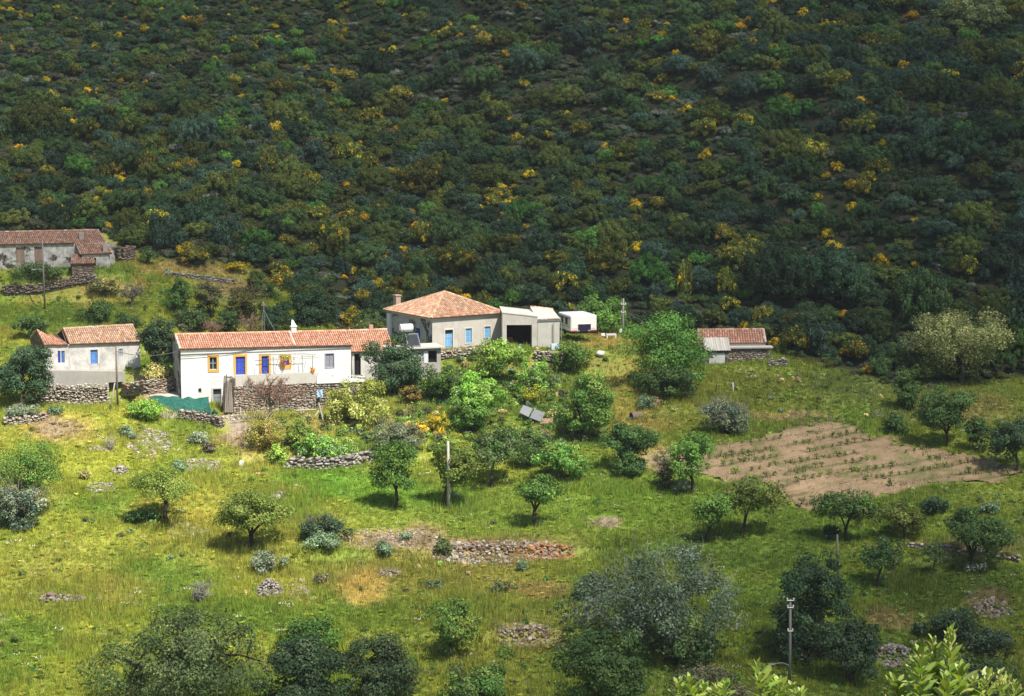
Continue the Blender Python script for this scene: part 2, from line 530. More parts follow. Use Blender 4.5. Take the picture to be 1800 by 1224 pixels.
def build_shade_clouds():
    g = np.array([at(a, b) for a, b, c in SHADE]); val = np.array([c for a, b, c in SHADE])
    sg = np.array([13.0 if b > 570 else (9.0 if b > 430 and a < 560 else 24.0) for a, b, c in SHADE])
    xs = np.arange(-330, 331, 7.5); ys = np.arange(-120, 780, 7.5)
    X, Y = np.meshgrid(xs, ys)
    num = np.zeros_like(X); den = np.zeros_like(X)
    for p, v, s in zip(g, val, sg):
        w = np.exp(-((X - p[0]) ** 2 + (Y - p[1]) ** 2) / (2 * s * s)) + 1e-12
        num += w * v / (s ** .5); den += w / (s ** .5)
    T = num / den
    hl = sstep(283, 296, Y)
    T = np.where(T < .98, T ** .78, T) * (1 - hl * .03)
    near = sstep(150, 110, Y)
    T = T * (1 - near) + 1.0 * near
    edge = sstep(150, 260, np.abs(X)) * sstep(120, 200, Y)
    T = T * (1 - edge) + 0.30 * edge
    T = np.clip(T + 0.10 * (fbm(X / 22.0, Y / 22.0, 71, 3) - 0.5) * (T < .97), 0.04, 1)
    dens = 1 - np.sqrt(np.clip(T, 0.02, 1))  # opacity shaped so each ground spot gets its set share of sun
    base = H0(X, np.maximum(Y, 120.0))
    step = CLOUD_ALT / SUN_DIR[2]
    thick = 20 + 170 * dens ** 1.0 * (0.55 + 0.9 * fbm(X / 45.0, Y / 45.0, 72, 4))
    lowd = step + 14 * (fbm(X / 30.0, Y / 30.0, 73, 3) - 0.5)
    G = np.stack([X, Y, base], -1)
    lo = G + SUN_DIR * lowd[..., None]
    hi = G + SUN_DIR * (lowd + thick)[..., None]
    ny, nx = X.shape
    V = np.concatenate([lo.reshape(-1, 3), hi.reshape(-1, 3)])
    D = np.concatenate([dens.ravel(), dens.ravel()])
    i = np.arange(ny * nx).reshape(ny, nx)
    q = np.stack([i[:-1, :-1], i[:-1, 1:], i[1:, 1:], i[1:, :-1]], -1)
    keep = (np.stack([dens[:-1, :-1], dens[:-1, 1:], dens[1:, 1:], dens[1:, :-1]], -1).max(-1) > 0.012)
    q = q[keep]
    N = ny * nx
    F = [q[:, ::-1], q + N]
    cnt = {}
    for f in q:
        for k in range(4):
            e = (int(f[k]), int(f[(k + 1) % 4]))
            if (e[1], e[0]) in cnt: del cnt[(e[1], e[0])]
            else: cnt[e] = 1
    side = np.array([[a, b, b + N, a + N] for a, b in cnt], np.int64)
    if len(side): F.append(side)
    m, ns, ls, b = new_mat("shade_cloud_cover")
    ns.remove(b)
    at_ = nd(ns, "ShaderNodeAttribute", attribute_name="cover")
    tr = nd(ns, "ShaderNodeBsdfTransparent"); df = nd(ns, "ShaderNodeBsdfDiffuse"); tl = nd(ns, "ShaderNodeBsdfTranslucent")
    df.inputs[0].default_value = (.8, .8, .8, 1); tl.inputs[0].default_value = (.45, .46, .48, 1)
    m1 = nd(ns, "ShaderNodeMixShader"); m1.inputs[0].default_value = 0.5
    ls.new(df.outputs[0], m1.inputs[1]); ls.new(tl.outputs[0], m1.inputs[2])
    m2 = nd(ns, "ShaderNodeMixShader")
    ls.new(at_.outputs["Fac"], m2.inputs[0]); ls.new(tr.outputs[0], m2.inputs[1]); ls.new(m1.outputs[0], m2.inputs[2])
    ls.new(m2.outputs[0], ns["Material Output"].inputs[0])
    me = mesh_np("shade_clouds", V, F, mats=[m], smooth=True)
    a = me.attributes.new("cover", 'FLOAT', 'POINT'); a.data.foreach_set("value", D.astype(np.float32))
    o = link("shade_clouds", me)
    tag(o, kind="structure")


build_shade_clouds()

# ------------------------------------------------------------------ ground
PATCH = [  # pixel centre, radii, albedo, strength: what grows or lies bare there
    (90, 1010, 150, 70, (.36, .27, .06), .75), (330, 885, 90, 45, (.37, .27, .06), .8), (110, 750, 65, 26, (.42, .32, .20), .9),
    (640, 1035, 50, 34, (.40, .31, .14), .85), (140, 820, 160, 60, (.26, .27, .04), .6), (350, 850, 120, 60, (.30, .29, .05), .5),
    (480, 790, 70, 40, (.26, .25, .06), .6), (210, 730, 120, 26, (.31, .31, .05), .7), (130, 1050, 100, 20, (.13, .17, .03), .5),
    (215, 1040, 70, 30, (.34, .25, .07), .6), (60, 870, 60, 20, (.30, .26, .08), .5), (560, 830, 90, 30, (.12, .24, .03), .8),
    (640, 855, 110, 40, (.11, .23, .03), .8), (430, 770, 40, 34, (.40, .31, .21), .85), (410, 745, 26, 18, (.42, .34, .25), .95),
    (590, 790, 90, 26, (.10, .19, .04), .6), (880, 900, 240, 60, (.13, .21, .035), .6), (1120, 880, 160, 60, (.12, .20, .03), .7),
    (860, 800, 60, 40, (.22, .24, .04), .6), (1300, 960, 260, 50, (.08, .14, .025), .7), (1650, 1030, 160, 60, (.06, .10, .02), .8),
    (700, 950, 90, 24, (.33, .25, .18), .85), (800, 965, 60, 22, (.30, .23, .17), .7), (900, 972, 125, 24, (.22, .16, .11), .85), (620, 945, 60, 18, (.27, .22, .12), .6), (920, 1115, 60, 26, (.30, .25, .16), .6),
    (760, 1010, 200, 40, (.20, .17, .05), .45), (940, 1040, 60, 20, (.24, .17, .08), .6), (1060, 912, 36, 7, (.40, .33, .24), .9),
    (1560, 1090, 60, 20, (.24, .17, .12), .6), (1740, 1060, 40, 30, (.22, .15, .11), .6), (1700, 965, 100, 20, (.36, .29, .2), .7),
    (1690, 720, 120, 30, (.22, .19, .08), .7), (1330, 690, 200, 45, (.15, .16, .035), .6), (1150, 640, 60, 60, (.20, .18, .05), .7),
    (1120, 740, 70, 30, (.24, .19, .07), .7), (1400, 750, 170, 26, (.09, .13, .03), .6), (1080, 690, 60, 70, (.24, .22, .06), .7),
    (1500, 680, 110, 30, (.12, .16, .05), .7), (1380, 735, 80, 9, (.34, .27, .17), .8), (1050, 605, 70, 12, (.34, .26, .11), .8),
    (1160, 810, 50, 24, (.36, .28, .18), .8), (990, 830, 60, 50, (.17, .24, .04), .6),
    (150, 525, 130, 12, (.38, .28, .09), .85), (170, 500, 110, 14, (.34, .26, .10), .8), (330, 470, 120, 12, (.30, .22, .13), .7),
    (100, 555, 140, 22, (.10, .17, .03), .8), (90, 480, 100, 12, (.09, .16, .04), .7), (420, 505, 80, 26, (.26, .19, .13), .7),
    (260, 670, 60, 14, (.42, .34, .22), .9), (300, 690, 70, 10, (.46, .38, .27), .9), (800, 690, 160, 40, (.12, .17, .04), .5),
    (560, 745, 60, 14, (.30, .25, .15), .5), (960, 760, 60, 16, (.16, .2, .05), .5), (1480, 480, 26, 50, (.26, .2, .15), .8), (1500, 400, 18, 50, (.2, .16, .12), .6),
    (950, 640, 120, 16, (.24, .2, .09), .5), (800, 625, 60, 12, (.34, .28, .2), .7),
]


def scrub_limit(px):
    """Pixel row above which the hillside scrub begins."""
    return np.interp(px, [-300, 0, 180, 232, 330, 420, 500, 560, 640, 1000, 1100, 1240, 1360, 1470, 1560, 1640, 1800, 2200],
                     [412, 412, 410, 445, 468, 470, 498, 560, 600, 556, 588, 590, 620, 652, 676, 672, 668, 668])


def ground_tint(x, y, z):
    px, py = proj(np.stack([x, y, z], -1))
    n1 = fbm(x / 7.0, y / 7.0, 31, 4); n2 = fbm(x / 2.2, y / 2.2, 32, 3); n3 = fbm(x / 22.0, y / 22.0, 33, 3)
    a = np.array([.21, .25, .04]); b = np.array([.125, .195, .03]); c = np.array([.26, .25, .055])
    w = sstep(.38, .66, n1)[..., None]
    T = a * (1 - w) + b * w
    w = (sstep(.52, .7, n3) * .6)[..., None]
    T = T * (1 - w) + c * w
    # more straw on the left, deeper green to the right and far below
    g = (sstep(350, 1300, px) * .55)[..., None]
    T = T * (1 - g) + np.array([.10, .155, .03]) * g
    jx = px + 60 * (fbm(x / 4.0, y / 4.0, 34, 3) - .5); jy = py + 34 * (fbm(x / 4.0, y / 4.0, 35, 3) - .5)
    for (cx, cy, rx, ry, col, s) in PATCH:
        if col[0] > .29 and col[2] < .1: col = (col[0] * .86, col[1] * 1.0, col[2]); s = s * .62
        d = np.sqrt(((jx - cx) / rx) ** 2 + ((jy - cy) / ry) ** 2)
        m = (sstep(1.25, .45, d) * s)[..., None]
        T = T * (1 - m) + np.array(col) * m
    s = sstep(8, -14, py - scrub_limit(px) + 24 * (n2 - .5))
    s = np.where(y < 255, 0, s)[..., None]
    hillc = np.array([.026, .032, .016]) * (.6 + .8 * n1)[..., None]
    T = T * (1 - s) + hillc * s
    nearm = sstep(160, 120, y)[..., None]
    T = T * (1 - nearm) + np.array([.08, .11, .03]) * nearm
    sm = sstep(.10, .17, T[..., 2:3]); T = T * (np.array([1.62, 1.52, 1.0]) * (1 - sm) + np.array([1.0, .96, 1.0]) * sm); T[..., 2] *= 1 + .45 * sstep(.13, .05, T[..., 2])
    return T * (.82 + .36 * n2)[..., None], s[..., 0]


def build_ground():
    xs = np.concatenate([np.arange(-620, -120, 20), np.arange(-120, -62, 2.0), np.arange(-62, 62, .55), np.arange(62, 120, 2.0), np.arange(120, 621, 20)])
    ys = np.concatenate([np.arange(-60, 150, 7.0), np.arange(150, 170, 2.0), np.arange(170, 300, .55), np.arange(300, 450, 1.8), np.arange(450, 1200, 25)])
    X, Y = np.meshgrid(xs, ys)
    Z = H(X, Y)
    T, _ = ground_tint(X, Y, Z)
    ny, nx = X.shape
    i = np.arange(ny * nx).reshape(ny, nx)
    q = np.stack([i[:-1, :-1], i[:-1, 1:], i[1:, 1:], i[1:, :-1]], -1).reshape(-1, 4)
    m, ns, ls, b = new_mat("meadow_soil")
    a = nd(ns, "ShaderNodeAttribute", attribute_name="tint")
    P = pos(ns)
    n1 = noise(ns, ls, 2.2, 6, 0.7, P); n2 = noise(ns, ls, 9.0, 4, 0.7, P)
    c = mixc(ns, ls, ramp(ns, ls, n1, .3, .72), mixc(ns, ls, 1.0, a.outputs["Color"], (.62, .62, .6), 'MULTIPLY'), a.outputs["Color"])
    c = mixc(ns, ls, ramp(ns, ls, n2, .55, .75, (0, 0, 0), (.35, .35, .35)), c, (.25, .2, .12))
    ls.new(c, b.inputs["Base Color"]); b.inputs["Roughness"].default_value = .95; b.inputs["Specular IOR Level"].default_value = .1
    bump(ns, ls, b, n2, .4, .05)
    me = mesh_np("ground", np.stack([X, Y, Z], -1).reshape(-1, 3), q, vt=T.reshape(-1, 3), mats=[m], smooth=True)
    tag(link("ground", me), kind="structure")


build_ground()

# the ploughed vine field, a sheet with furrows lying on the slope
FIELD = [(1142, 806), (1190, 795), (1271, 788), (1340, 770), (1400, 752), (1470, 744), (1528, 766), (1600, 787), (1712, 802), (1815, 828), (1745, 850),
         (1640, 852), (1540, 878), (1460, 886), (1423, 902), (1372, 880), (1300, 862), (1240, 842), (1170, 828)]
FPER = 2.55                       # spacing of the vine rows, metres


def inside(px, py, poly):
    r = np.zeros(np.shape(px), bool)
    n = len(poly)
    for k in range(n):
        x0, y0 = poly[k]; x1, y1 = poly[(k + 1) % n]
        c = ((y0 > py) != (y1 > py)) & (px < (x1 - x0) * (py - y0) / ((y1 - y0) + 1e-9) + x0)
        r ^= c
    return r


FDIR = (at(1613, 796) - at(1395, 832)); FDIR = FDIR[:2] / np.linalg.norm(FDIR[:2])
FREF = at(1395, 832)


def frow(X, Y):
    """Signed row number of a point of the field (whole numbers lie on the rows) and distance along."""
    s = -(X - FREF[0]) * FDIR[1] + (Y - FREF[1]) * FDIR[0]
    t = (X - FREF[0]) * FDIR[0] + (Y - FREF[1]) * FDIR[1]
    return s / FPER + .10 * (fbm(t / 9.0, s / 9.0, 48, 2) - .5), t


def build_field():
    g = np.array([at(a, b) for a, b in FIELD])
    x0, x1, y0, y1 = g[:, 0].min() - 1, g[:, 0].max() + 1, g[:, 1].min() - 1, g[:, 1].max() + 1
    xs = np.arange(x0, x1, .22); ys = np.arange(y0, y1, .22)
    X, Y = np.meshgrid(xs, ys)
    e = 3.4 * (fbm(X / 2.0, Y / 2.0, 41, 4) - .5), 3.4 * (fbm(X / 2.0, Y / 2.0, 42, 4) - .5)
    ins = inside(X + e[0], Y + e[1], [tuple(p[:2]) for p in g])
    k_, t_ = frow(X, Y)
    Z = H(X, Y) + .12 + .07 * np.cos(k_ * 2 * math.pi) + .035 * np.cos(k_ * 6 * math.pi) + .17 * (fbm(X / .5, Y / .5, 44, 3) - .5)
    i = np.arange(X.size).reshape(X.shape)
    q = np.stack([i[:-1, :-1], i[:-1, 1:], i[1:, 1:], i[1:, :-1]], -1)
    q = q[ins[:-1, :-1]]
    used = np.unique(q); mp = np.zeros(X.size, int); mp[used] = np.arange(len(used))
    n = fbm(X / 3.0, Y / 3.0, 45, 4); n2 = fbm(X / .7, Y / .7, 46, 3)
    T = np.array([.345, .245, .148]) * (.72 + .5 * n)[..., None] * (.8 + .4 * n2)[..., None]
    rw = (sstep(.16, .05, np.abs(k_ - np.round(k_))) * .75 * sstep(.35, .6, fbm(t_ / 3.0, np.round(k_) * 7.7, 49, 2)))[..., None]
    T = T * (1 - rw) + np.array([.12, .13, .05]) * rw
    gg = (sstep(.52, .72, fbm(X / 1.6, Y / 1.6, 47, 3)) * .6)[..., None]
    T = T * (1 - gg) + np.array([.13, .16, .05]) * gg
    V = np.stack([X, Y, Z], -1).reshape(-1, 3)[used]
    m, ns, ls, b = new_mat("ploughed_soil")
    a = nd(ns, "ShaderNodeAttribute", attribute_name="tint"); P = pos(ns)
    n1 = noise(ns, ls, 5.0, 5, .7, P)
    c = mixc(ns, ls, ramp(ns, ls, n1, .3, .7), mixc(ns, ls, 1.0, a.outputs["Color"], (.6, .56, .52), 'MULTIPLY'), a.outputs["Color"])
    ls.new(c, b.inputs["Base Color"]); b.inputs["Roughness"].default_value = .97; b.inputs["Specular IOR Level"].default_value = .1
    bump(ns, ls, b, n1, .6, .1)
    me = mesh_np("vine_field_soil", V, mp[q], vt=T.reshape(-1, 3)[used], mats=[m], smooth=True)
    tag(link("vine_field_soil", me), kind="structure")


build_field()

# ------------------------------------------------------------------ foliage and stone generators
PAL = dict(
    almond=[(.11, .16, .03), (.08, .125, .025), (.15, .19, .045)],
    yellowgreen=[(.17, .19, .03), (.13, .15, .025), (.21, .22, .05)],
    bright=[(.15, .25, .035), (.11, .19, .03), (.20, .28, .06)],
    green=[(.06, .125, .025), (.05, .10, .022), (.085, .15, .03)],
    deep=[(.035, .075, .022), (.045, .085, .025), (.06, .10, .03)],
    dark=[(.025, .05, .024), (.032, .06, .027), (.045, .068, .034)],
    citrus=[(.022, .05, .022), (.035, .07, .028), (.06, .09, .045)],
    oak=[(.062, .088, .032), (.048, .07, .026), (.095, .115, .045)],
    pale=[(.26, .27, .11), (.19, .21, .08), (.11, .13, .045)],
    lemon=[(.19, .21, .04), (.12, .15, .03), (.26, .27, .09)],
    rust=[(.16, .10, .025), (.11, .10, .02), (.08, .09, .02)],
    grey=[(.12, .14, .08), (.09, .11, .06), (.155, .17, .11)],
    silver=[(.17, .20, .125), (.12, .15, .09), (.22, .245, .17)],
    teal=[(.11, .165, .085), (.085, .13, .07), (.15, .20, .12)],
    bluegrey=[(.045, .076, .05), (.06, .09, .062), (.036, .06, .038)],
    olive=[(.085, .10, .022), (.065, .08, .02), (.11, .12, .03)],
    heath=[(.095, .082, .05), (.13, .11, .075), (.055, .062, .034)],
    ash=[(.13, .125, .10), (.17, .165, .135), (.07, .075, .05)],
    broom=[(.54, .33, .014), (.48, .28, .012), (.09, .11, .02)],
    scrubgreen=[(.05, .09, .028), (.04, .07, .024), (.07, .10, .035)],
    lime=[(.08, .16, .03), (.06, .12, .025), (.10, .19, .04)],
    straw=[(.34, .27, .11), (.27, .22, .08), (.4, .33, .16)],
)


def unit(rng, n):
    d = rng.normal(size=(n, 3)); return d / (np.linalg.norm(d, axis=1)[:, None] + 1e-9)


def leaf_quads(rng, p, nrm, size, aspect=.55):
    n = len(p)
    r = unit(rng, n)
    t = np.cross(nrm, r); t /= (np.linalg.norm(t, axis=1)[:, None] + 1e-9)
    b = np.cross(nrm, t)
    s = size[:, None] * .5
    V = np.empty((n, 4, 3))
    V[:, 0] = p - t * s; V[:, 1] = p + b * s * aspect; V[:, 2] = p + t * s; V[:, 3] = p - b * s * aspect
    F = np.arange(n * 4).reshape(n, 4)
    return V.reshape(-1, 3), F


def crown(rng, c, rad, n, leaf, pal, clump=.3, cut=-1.0, rough=.3, fill=.45, weights=None, up=.4, droop=0.0, gain=1.85, lobes=7):
    """Leaf clumps through a crown's volume: (V, F, T, clump centres). rad = (rx, ry, rz)."""
    rad = np.array(rad, float); c = np.array(c, float)
    ncl = int(max(8, min(170, 5.0 / clump ** 2)))
    d = unit(rng, ncl * 3); d = d[d[:, 2] > cut][:ncl]
    lob = unit(rng, 7); la = rng.uniform(-1, 1, 7)
    nl = lobes; ld = unit(rng, nl * 4); ld = ld[ld[:, 2] > max(cut, -.85)][:nl]; lr = rng.uniform(.42, .68, len(ld))
    env = 1 + rough * (np.maximum(d @ lob.T, 0) ** 3 @ la)
    rr = fill + (1 - fill) * rng.rand(len(d)) ** .6
    if lobes:
        li = rng.choice(len(ld), len(d), p=lr ** 2 / (lr ** 2).sum())
        cc = c + (ld[li] * (1.02 - lr[li])[:, None] * (.75 + .25 * env[:, None]) + d * (lr[li] * rr)[:, None] * (1 - .4 * clump)) * rad
    else:
        cc = c + d * (rr * env * (1 - .62 * clump))[:, None] * rad
    cr = clump * rng.uniform(.55, 1.15, len(d)) * rad.mean()
    w = cr ** 2; k = rng.choice(len(d), n, p=w / w.sum())
    dd = unit(rng, n)
    r = cr[k] * (.35 + .65 * rng.rand(n) ** .5)
    p = cc[k] + dd * r[:, None] * np.array([1, 1, .75])
    if droop: p[:, 2] -= droop * np.maximum(0, np.linalg.norm((p - c)[:, :2], axis=1) / rad[0] - .6) * rad[2]
    outw = (p - c) / rad; outw /= (np.linalg.norm(outw, axis=1)[:, None] + 1e-9)
    nr = dd * .6 + outw * .45 + np.array([0, 0, up]) + unit(rng, n) * .75
    nr /= np.linalg.norm(nr, axis=1)[:, None]
    V, F = leaf_quads(rng, p, nr, leaf * rng.uniform(.6, 1.35, n))
    pa = np.array(pal) * gain
    cl_col = rng.choice(len(pa), len(d), p=weights)
    mixk = np.where(rng.rand(n) < .62, cl_col[k], rng.choice(len(pa), n, p=weights))
    T = pa[mixk] * np.exp(rng.normal(0, .16, len(d)))[k][:, None] * np.exp(rng.normal(0, .22, n))[:, None]
    return V, F, T, cc, cr


def branchy(rng, mb, base, crown_c, tips, r0, fork, lean=(0, 0), limbs=3, col=(.09, .075, .06), twig=.02):
    """A trunk that forks into limbs and carries each tip."""
    base = np.array(base, float)
    top = base + np.array([lean[0], lean[1], fork])
    mid = base + (top - base) * .5 + np.array([rng.uniform(-.1, .1), rng.uniform(-.1, .1), 0]) * fork
    c = lambda: tuple(np.array(col) * rng.uniform(.75, 1.25))
    mb.tube([base - (0, 0, .3), base + (0, 0, .05), mid, top], [r0 * 1.5, r0 * 1.15, r0 * .9, r0 * .85], 7, c())
    tips = np.array(tips)
    ang = np.arctan2(tips[:, 1] - top[1], tips[:, 0] - top[0])
    off = rng.uniform(0, 6.28)
    grp = np.floor(((ang + off) % (2 * math.pi)) / (2 * math.pi) * limbs).astype(int)
    for gi in range(limbs):
        tt = tips[grp == gi]
        if not len(tt): continue
        m = tt.mean(0)
        knee = top + (m - top) * .45 + np.array([rng.uniform(-.12, .12), rng.uniform(-.12, .12), .06]) * np.linalg.norm(m - top)
        b2 = top + (m - top) * .75
        rl = r0 * .62
        mb.tube([top - (0, 0, r0 * .4), top + (knee - top) * .5 + (0, 0, .02), knee, b2], [rl, rl * .85, rl * .7, rl * .5], 6, c())
        for t in tt:
            s = knee if rng.rand() < .5 else b2
            q = s + (t - s) * .5 + np.array([rng.uniform(-.1, .1), rng.uniform(-.1, .1), rng.uniform(-.05, .12)]) * np.linalg.norm(t - s)
            mb.tube([s, q, t], [rl * .42, rl * .3, twig], 4, c(), cap=False)


SEED = [100]


def rng_():
    SEED[0] += 1
    return R0(SEED[0])


def tree(name, label, base, box, pal, fork=.33, trunk=.16, leaf=.26, dens=1.0, limbs=3, clump=.3, cat="tree", group=None, lean=0.0, rough=.35, fill=.4,
         mat=None, barkcol=(.085, .07, .055), depth=1.0, cut=-1.0, tips=16, off=0.0):
    """base: pixel of the trunk's foot; box: pixel box of the crown."""
    rng = rng_()
    P = at(*base)
    mpp = (P[1] - CAM[1]) / FPX
    x0, y0, x1, y1 = box
    rx = (x1 - x0) * .56 * mpp; rz = (y1 - y0) * .53 * mpp
    cx = (.5 * (x0 + x1) - base[0]) * mpp; cz = (base[1] - .5 * (y0 + y1)) * mpp
    cz = max(cz, rz * .8)
    ry = rx * depth
    n = int(max(500, min(16000, 3.14 * rx * rz * 235 * dens * (.26 / leaf) ** 2)))
    c = np.array([cx, off, cz])
    if name == 'almond_tree' and cut < -.9: cut = -.85
    V, F, T, cc, cr = crown(rng, c, (rx, ry, rz), n, leaf, PAL[pal] if isinstance(pal, str) else pal, clump, cut, rough, fill)
    R = root(name, P, label, cat, group)
    me = mesh_np("crown", V, F, T, [mat or M['leaf']])
    link("crown", me, R)
    mb = MB()
    k = rng.choice(len(cc), min(tips, len(cc)), replace=False)
    fk = max(.25, min(fork * (cz + rz), cz - rz * .25))
    branchy(rng, mb, P, P + c, P + cc[k], trunk, fk, (cx * .35 + lean, 0), limbs, barkcol)
    mb.build("trunk", M['bark'], R, smooth=True)
    return R


def shrub(name, label, box, pal, leaf=.22, dens=1.0, clump=.32, cat="shrub", group=None, rough=.3, twigs=0, twigcol=(.2, .18, .15), depth=.9, fill=.45, weights=None, mat=None, sink=.12):
    """A bush standing on the ground; box: its pixel box."""
    rng = rng_()
    x0, y0, x1, y1 = box
    P = at(.5 * (x0 + x1), y1 - .10 * (y1 - y0))
    mpp = (P[1] - CAM[1]) / FPX
    rx = (x1 - x0) * .5 * mpp; hz = (y1 - y0) * mpp * .97
    rz = hz * .58
    n = int(max(260, min(15000, 3.14 * rx * rz * 250 * dens * (.26 / leaf) ** 2)))
    c = np.array([0, 0, hz - rz])
    V, F, T, cc, cr = crown(rng, c, (rx, rx * depth, rz), n, leaf, PAL[pal] if isinstance(pal, str) else pal, clump, -1, rough, fill, weights)
    k = V.reshape(-1, 4, 3)[:, :, 2].min(1) > -.25
    V = V.reshape(-1, 4, 3)[k].reshape(-1, 3); T = T[k]; F = np.arange(len(V)).reshape(-1, 4)
    R = root(name, P, label, cat, group)
    link("foliage", mesh_np("foliage", V, F, T, [mat or M['leaf']]), R)
    mb = MB()
    for q in cc[rng.choice(len(cc), min(9, len(cc)), replace=False)]:
        b = P + np.array([rng.uniform(-.2, .2) * rx, rng.uniform(-.2, .2) * rx, -.2])
        m = b + (P + q - b) * .5 + np.array([rng.uniform(-.2, .2), rng.uniform(-.2, .2), .1])
        mb.tube([b, m, P + q], [.06, .04, .015], 4, (.08, .065, .05), cap=False)
    mb.build("stems", M['bark'], R)
    if twigs:
        tw = MB()
        for _ in range(twigs):
            d = unit(rng, 1)[0]; d[2] = abs(d[2]) * 1.1 + .1; d /= np.linalg.norm(d)
            s = P + c + d * np.array([rx, rx * depth, rz]) * rng.uniform(.55, .85)
            L = rng.uniform(.25, .5) * min(rz, 2.6)
            e = s + (d + unit(rng, 1)[0] * .9) * L
            tw.tube([s, (s + e) / 2 + unit(rng, 1)[0] * .3 * L, e], [.028, .02, .01], 3, tuple(np.array(twigcol) * rng.uniform(.7, 1.3)), cap=False)
        tw.build("bare_twigs", M['bark'], R)["kind"] = "stuff"
    return R


# --- rocks
def _ico():
    t = (1 + 5 ** .5) / 2
    v = np.array([(-1, t, 0), (1, t, 0), (-1, -t, 0), (1, -t, 0), (0, -1, t), (0, 1, t), (0, -1, -t), (0, 1, -t), (t, 0, -1), (t, 0, 1), (-t, 0, -1), (-t, 0, 1)], float)
    v /= np.linalg.norm(v[0])
    f = np.array([(0, 11, 5), (0, 5, 1), (0, 1, 7), (0, 7, 10), (0, 10, 11), (1, 5, 9), (5, 11, 4), (11, 10, 2), (10, 7, 6), (7, 1, 8), (3, 9, 4), (3, 4, 2), (3, 2, 6), (3, 6, 8), (3, 8, 9), (4, 9, 5), (2, 4, 11), (6, 2, 10), (8, 6, 7), (9, 8, 1)])
    return v, f


ICO_V, ICO_F = _ico()


def rock_shape(rng):
    v = ICO_V * (1 + rng.uniform(-.28, .28, (12, 1))) + rng.uniform(-.12, .12, (12, 3))
    v = np.sign(v) * np.abs(v) ** .55          # squarer, broken faces
    return v


def rot3(rng, tilt=.35):
    a, b, c = rng.uniform(0, 6.283), rng.normal(0, tilt), rng.normal(0, tilt)
    ca, sa, cb, sb, cc, sc = math.cos(a), math.sin(a), math.cos(b), math.sin(b), math.cos(c), math.sin(c)
    return np.array([[ca, -sa, 0], [sa, ca, 0], [0, 0, 1]]) @ np.array([[1, 0, 0], [0, cb, -sb], [0, sb, cb]]) @ np.array([[cc, 0, sc], [0, 1, 0], [-sc, 0, cc]])


STONE_PAL = [(.34, .30, .25), (.27, .235, .20), (.40, .37, .32), (.30, .24, .18), (.22, .2, .18)]
_rocks = {}


def rock_mesh(pal_key, pal, i):
    k = (pal_key, i)
    if k not in _rocks:
        rng = R0(900 + i)
        _rocks[k] = mesh_np("stone", rock_shape(rng), ICO_F, np.array([pal[i % len(pal)]] * 20) * rng.uniform(.85, 1.15, (20, 1)), [M['stone']])
    return _rocks[k]


def stones(R, items, single=40, pal=STONE_PAL, pal_key='std', rng=None, small_name="small_stones"):
    """items: (centre, half sizes (3), rotation matrix). The largest become parts, the rest one part."""
    items = sorted(items, key=lambda q: -q[1][0] * q[1][2])
    org = ORG[R.name]
    for j, (c, h, m) in enumerate(items[:single]):
        o = link("stone", rock_mesh(pal_key, pal, j % 8), R)
        from mathutils import Matrix
        mm = m @ np.diag(h)
        o.matrix_local = Matrix([[*mm[0], c[0] - org[0]], [*mm[1], c[1] - org[1]], [*mm[2], c[2] - org[2]], [0, 0, 0, 1]])
    rest = items[single:]
    if rest:
        Vs = []; Fs = []; Ts = []
        for j, (c, h, m) in enumerate(rest):
            v = (rock_shape(rng) * np.array(h)) @ m.T + c - org
            Fs.append(ICO_F + 12 * j); Vs.append(v)
            Ts.append(np.array([pal[rng.randint(len(pal))]] * 20) * rng.uniform(.8, 1.2))
        o = link(small_name, mesh_np(small_name, np.concatenate(Vs), np.concatenate(Fs), np.concatenate(Ts), [M['stone']]), R)
        o["kind"] = "stuff"


